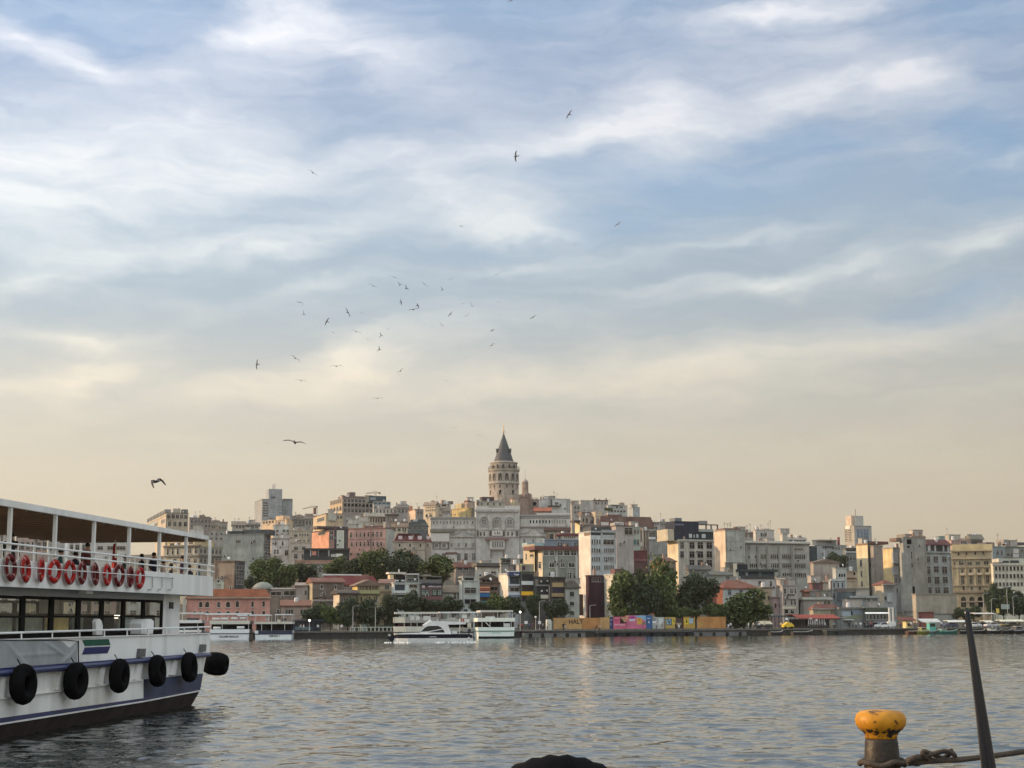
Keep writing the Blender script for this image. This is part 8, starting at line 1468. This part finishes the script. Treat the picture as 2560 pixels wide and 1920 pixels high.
# people on the quay
PG='people on the far quay'
for Z,x,Y0,pose,top,legs,lb in (('a2',152,378,'stand',WT,GR,'person in white standing before the dark blue waiting shelter'),('a2',95,379,'walk',(.3,.3,.32),DK,'person in grey walking left of the one in white at the shelter'),('a2',903,379,'walk',(.66,.66,.66),GR,'person in white walking under the round trees on the left quay'),('a2',1155,380,'stand',NV,DK,'person in navy by the tall lamp on the left quay'),('a2',435,379,'stand',(.4,.42,.44),DK,'person in pale grey at the right end of the shelter'),
  ('D',1640,382,'stand',DK,DK,'person in black right behind the white moored boat'),('D',1690,384,'walk',(.25,.05,.04),DK,'person in dark red among the cafe lights'),('D',1790,383,'stand',(.05,.07,.14),DK,'person in blue left of the purple one near the boards'),('D',1832,381,'stand',(.14,.05,.12),NV,'person in purple standing near the orange boards'),('D',1980,378,'walk',GR,DK,'person in grey walking towards the white utility cabinet'),('D',2040,378,'stand',(.55,.5,.45),GR,'person in beige beside the white utility cabinet'),
  ('s3',590,378,'stand',DK,DK,'person in black in front of the lettered orange board'),('s3',640,378,'sit',(.4,.42,.44),DK,'person in grey crouching before the lettered orange board'),('s3',1305,378,'sit',(.10,.05,.03),DK,'person in brown seated at the foot of the orange boards'),('s3',1380,378,'sit',(.5,.38,.3),DK,'person in a pale top seated at the foot of the orange boards'),
  ('s4',1000,378,'stand',(.4,.38,.36),DK,'person in beige before the grey mural panel'),('s4',1100,378,'stand',(.35,.27,.22),(.3,.24,.2),'person in tan before the ochre mural panel'),('s4',1330,377,'walk',DK,DK,'person in black before the dark brown panel'),('s4',1390,377,'sit',WT,GR,'person in white sitting before the dark brown panel'),
  ('a6',178,378,'sit',WT,GR,'person in white seated right of the lone orange board'),('a6',228,380,'stand',(.68,.68,.68),DK,'person in bright white standing right of the lone orange board'),('a6',597,378,'stand',(.66,.64,.62),(.6,.58,.56),'person all in white under the full round tree'),('a6',697,379,'walk',(.34,.32,.30),GR,'person in grey walking under the full round tree'),('a6',820,379,'stand',WT,DK,'person in a white shirt left of the tan market awning'),('a6',925,377,'stand',(.3,.32,.3),DK,'person in grey green under the tan market awning'),('a6',1275,380,'stand',(.5,.40,.14),DK,'person in yellow left of the yellow cart'),('a6',1480,381,'stand',(.5,.42,.42),DK,'person in pale pink behind the yellow cart'),
  ('a7',355,383,'stand',(.66,.66,.66),GR,'person in white at the right end of the red canopy'),('a7',545,384,'stand',(.28,.30,.36),DK,'person in blue grey under the roof end right of the red canopy'),('a7',860,380,'stand',DK,DK,'person in black left of the group before the graffiti shop'),('a7',930,380,'walk',(.2,.2,.22),DK,'person in dark grey walking before the graffiti shop'),('a7',1000,379,'stand',(.42,.36,.3),DK,'person in beige left of the person in white before the string light shop'),('a7',1100,379,'stand',(.70,.70,.70),(.3,.3,.32),'person in bright white before the string light shop'),('a7',1180,381,'stand',DK,DK,'person in black right of the bright white one'),('a7',1265,380,'walk',(.12,.1,.12),DK,'person in dark mauve before the string light shop'),('a7',1320,379,'stand',(.3,.06,.06),DK,'person in red near the black car'),
  ('s8',615,379,'stand',(.5,.5,.5),DK,'person in light grey right of the cream kiosk'),('s8',455,381,'stand',(.2,.06,.05),DK,'person in dark red left of the cream kiosk'),('s8',1060,378,'stand',(.5,.48,.52),DK,'person in pale lilac behind the teal boats'),('s8',1540,390,'stand',(.6,.6,.6),DK,'person in white under the awning right of the pole')):
    p=gpt(Z,x,Y0); person((p.x,p.y,1.46),R(RNG.uniform(0,360)),pose,top,legs,lb,PG)
# tyres hung on the far quay wall
for k,x in enumerate((1690,1770,1870,1930,2000,2090)):
    u=Zm['D'][0]+x*Zm['D'][2]; p=gpt('D',x,371.6,.75); b=MB(); b.torus((0,0,0),(0,1,0),.38,.14,RUB,20,8); o=b.build('tyre_fender'); o.location=p; o.rotation_euler=(0,0,SHA); tag(o,'black tyre hung on the far quay wall right of the white moored boat','tyre','tyres hung on the far quay wall')

# ---------------------------------------------------------------- gulls
def gull_mesh(pose):
    b=MB(); m=0
    gm=mat('gull_feathers',(.10,.095,.10),.8,var=.3,scale=3)
    secs=[(-.32,.012,.012),(-.22,.045,.03),(-.05,.075,.06),(.10,.075,.065),(.20,.05,.05),(.27,.05,.05),(.33,.02,.02),(.38,.006,.006)]
    n=len(b.v); k=8
    for y,rx,rz in secs:
        for j in range(k): t=2*math.pi*j/k; b.v.append((rx*math.cos(t),y,rz*math.sin(t)))
    for i in range(len(secs)-1):
        for j in range(k): b.face([n+i*k+j,n+i*k+(j+1)%k,n+(i+1)*k+(j+1)%k,n+(i+1)*k+j],gm)
    b.face([n+j for j in range(k)],gm); b.face([n+(len(secs)-1)*k+j for j in range(k)],gm)
    b.prism([(-.02,-.28,0),(.02,-.28,0),(.09,-.46,0),(-.09,-.46,0)],(0,0,.012),gm)
    prof={'glide':[(0.05,.02,.12,-.08),(.32,.10,.13,-.06),(.52,.06,.06,-.09),(.68,-.02,-.06,-.13)],'up':[(0.05,.02,.12,-.08),(.28,.22,.14,-.04),(.46,.40,.08,-.08),(.58,.56,-.04,-.12)],'down':[(0.05,.03,.12,-.08),(.30,.14,.14,-.05),(.46,-.06,.04,-.10),(.52,-.30,-.08,-.15)],'flat':[(0.05,.02,.13,-.09),(.32,.05,.15,-.06),(.52,.06,.07,-.10),(.70,.05,-.08,-.15)]}[pose]
    for s in (-1,1):
        n=len(b.v)
        for (x,z,yf,yb) in prof: b.v += [(s*x,yf,z+.010),(s*x,yb,z+.004),(s*x,yb,z-.006),(s*x,yf,z-.012)]
        for i in range(3):
            for j in range(4): b.face([n+i*4+j,n+i*4+(j+1)%4,n+(i+1)*4+(j+1)%4,n+(i+1)*4+j],gm)
        b.face([n+12+j for j in range(4)],gm)
    me=b.mesh('gull_'+pose); return me
GM={p:gull_mesh(p) for p in ('glide','up','down','flat')}
GULLD=mat('gull_dark',(.05,.05,.058),.8,var=.3,scale=3); GULLM=mat('gull_grey',(.09,.088,.092),.8,var=.3,scale=3); GULLP=mat('gull_pale',(.20,.195,.19),.8,var=.2,scale=3)  # dark tones paint backlit birds, the pale one faint birds
def gull(u,v,span,ang,pose,tone,label,group='gulls circling over the harbour',tilt=0,yaw=0):
    Y=min(380,max(70,1.38*F/span)); sc=span*Y/F/1.38
    p=P(u,v,Y); o=link(GM[pose],'gull',None,p)
    m={'d':GULLD,'m':GULLM,'p':GULLP}[tone]; o.material_slots[0].link='OBJECT'; o.material_slots[0].material=m
    o.rotation_euler=(Matrix.Rotation(-R(ang),3,'Y')@Matrix.Rotation(R(tilt),3,'X')@Matrix.Rotation(R(yaw),3,'Z')).to_euler(); o.scale=(sc,)*3
    tag(o,label,'gull',group)
BS=780/2212
FL=[(140,330,60,-14,'down','m',10),(170,415,40,-42,'up','m',25),(333,465,50,62,'flat','d',60),(480,400,62,-64,'flat','d',20),(580,402,32,-18,'down','m',10),(375,543,36,-28,'glide','p',0),(540,537,70,-20,'glide','p',10),(622,590,44,-25,'glide','p',10),(765,517,28,-14,'glide','m',0),(718,565,36,80,'up','d',50),(705,663,38,70,'up','d',60),(660,212,62,-26,'glide','m',5),(810,152,48,-18,'glide','m',8),(850,205,40,-20,'up','d',40),(895,230,42,-52,'up','d',50),(1023,200,52,-40,'glide','m',10),(1212,165,42,18,'glide','m',15),(1152,240,34,82,'up','d',40),(857,328,36,-80,'flat','d',50),(975,352,46,-62,'down','d',50),(945,380,60,9,'glide','m',0),(1298,337,40,24,'glide','m',10),(1362,355,46,-22,'up','m',20),(1207,413,42,50,'flat','d',40),(1323,423,54,34,'down','m',10),(1145,487,50,-46,'glide','p',0),(1542,130,52,28,'glide','m',10),(1550,325,40,10,'glide','m',15),(1505,528,38,18,'down','d',40),(1503,633,54,38,'down','m',0),(1180,883,28,4,'glide','p',0),(400,782,76,0,'glide','m',12),(148,883,66,-10,'glide','p',8),(693,1010,68,0,'glide','m',12)]
for x,y,sp_,an,po,to,ti in FL: gull(700+x*BS,640+y*BS,sp_*BS*1.2,an,po,to,'small dark gull circling in the flock high over the rooftops left of the round tower',tilt=ti)
for x,y,sp_,an,po,to,ti,lb in ((1875,62,40,22,'glide','m',10,'tiny gull above and right of the flock, highest of the three stragglers'),(2098,270,38,36,'glide','p',5,'faint gull far right of the flock, middle straggler'),(1793,435,54,33,'flat','d',30,'dark gull gliding alone to the right of the flock'),(2140,808,50,18,'glide','p',8,'pale gull low on the right of the flock above the cream cloud'),(108,725,80,-36,'glide','p',15,'pale gull banking at the lower left of the flock'),(855,815,74,38,'down','d',20,'dark gull with bent wings below the flock'),(1240,1215,48,18,'glide','p',5,'pale gull gliding left of the tower tip'),(1413,1273,50,-20,'glide','p',5,'faint pale gull just left of the conical roof'),(105,1322,160,-9,'glide','p',-6,'large pale gull gliding with drooping wings above the hotel tower')):
    gull(700+x*BS,640+y*BS,sp_*BS*1.05,an,po,to,lb,tilt=ti)
for u,v,sp_,an,po,to,ti,lb,yw in ((392,1204,62,14,'down','d',8,'big dark gull flapping just above the ferry roof',62),(643,911,26,86,'flat','d',50,'dark gull seen wings spread upright left of the flock',0),(782,432,30,-36,'glide','m',12,'grey gull with straight tilted wings high on the left',0),(1290,391,30,88,'flat','d',55,'dark gull with upright wings near the top middle of the sky',0),(1423,286,27,58,'flat','d',45,'topmost dark gull banking steeply',0),(1544,561,21,38,'flat','m',35,'grey gull banking right of the middle of the sky',0),(1153,566,20,8,'down','d',25,'dark gull flapping level with the big cloud',0),(1441,610,14,26,'glide','p',5,'tiny pale gull below the banking grey one',0),(668,1107,14,-22,'glide','p',5,'faint tiny gull left of the large pale gull',0),(2262,1027,12,12,'glide','p',5,'faint gull alone in the right half of the sky',0),(2006,1125,11,10,'glide','p',5,'faintest gull low in the right half of the sky',0),(1590,1242,12,10,'glide','p',5,'tiny gull just over the skyline right of the tower',0),(1278,2,24,18,'glide','m',10,'gull cut by the top edge of the photo',0)):
    gull(u,v,sp_,an,po,to,lb,tilt=ti,yaw=yw,group='lone gulls in the sky')

# ---------------------------------------------------------------- evening haze over the harbour
hm=bpy.data.materials.new('evening_haze'); hm.use_nodes=True; t=hm.node_tree; t.nodes.clear(); ho=t.nodes.new('ShaderNodeOutputMaterial'); pvol=t.nodes.new('ShaderNodeVolumePrincipled')
pvol.inputs['Density'].default_value=.00004; pvol.inputs['Color'].default_value=(.93,.90,.88,1); pvol.inputs['Anisotropy'].default_value=.2; t.links.new(pvol.outputs[0],ho.inputs['Volume'])
b=MB(); b.box(-2300,2300,-800,3400,-6,230,hm); hz=b.build('haze'); tag(hz,'thin warm evening haze over the harbour and the hill','haze',kind='stuff')
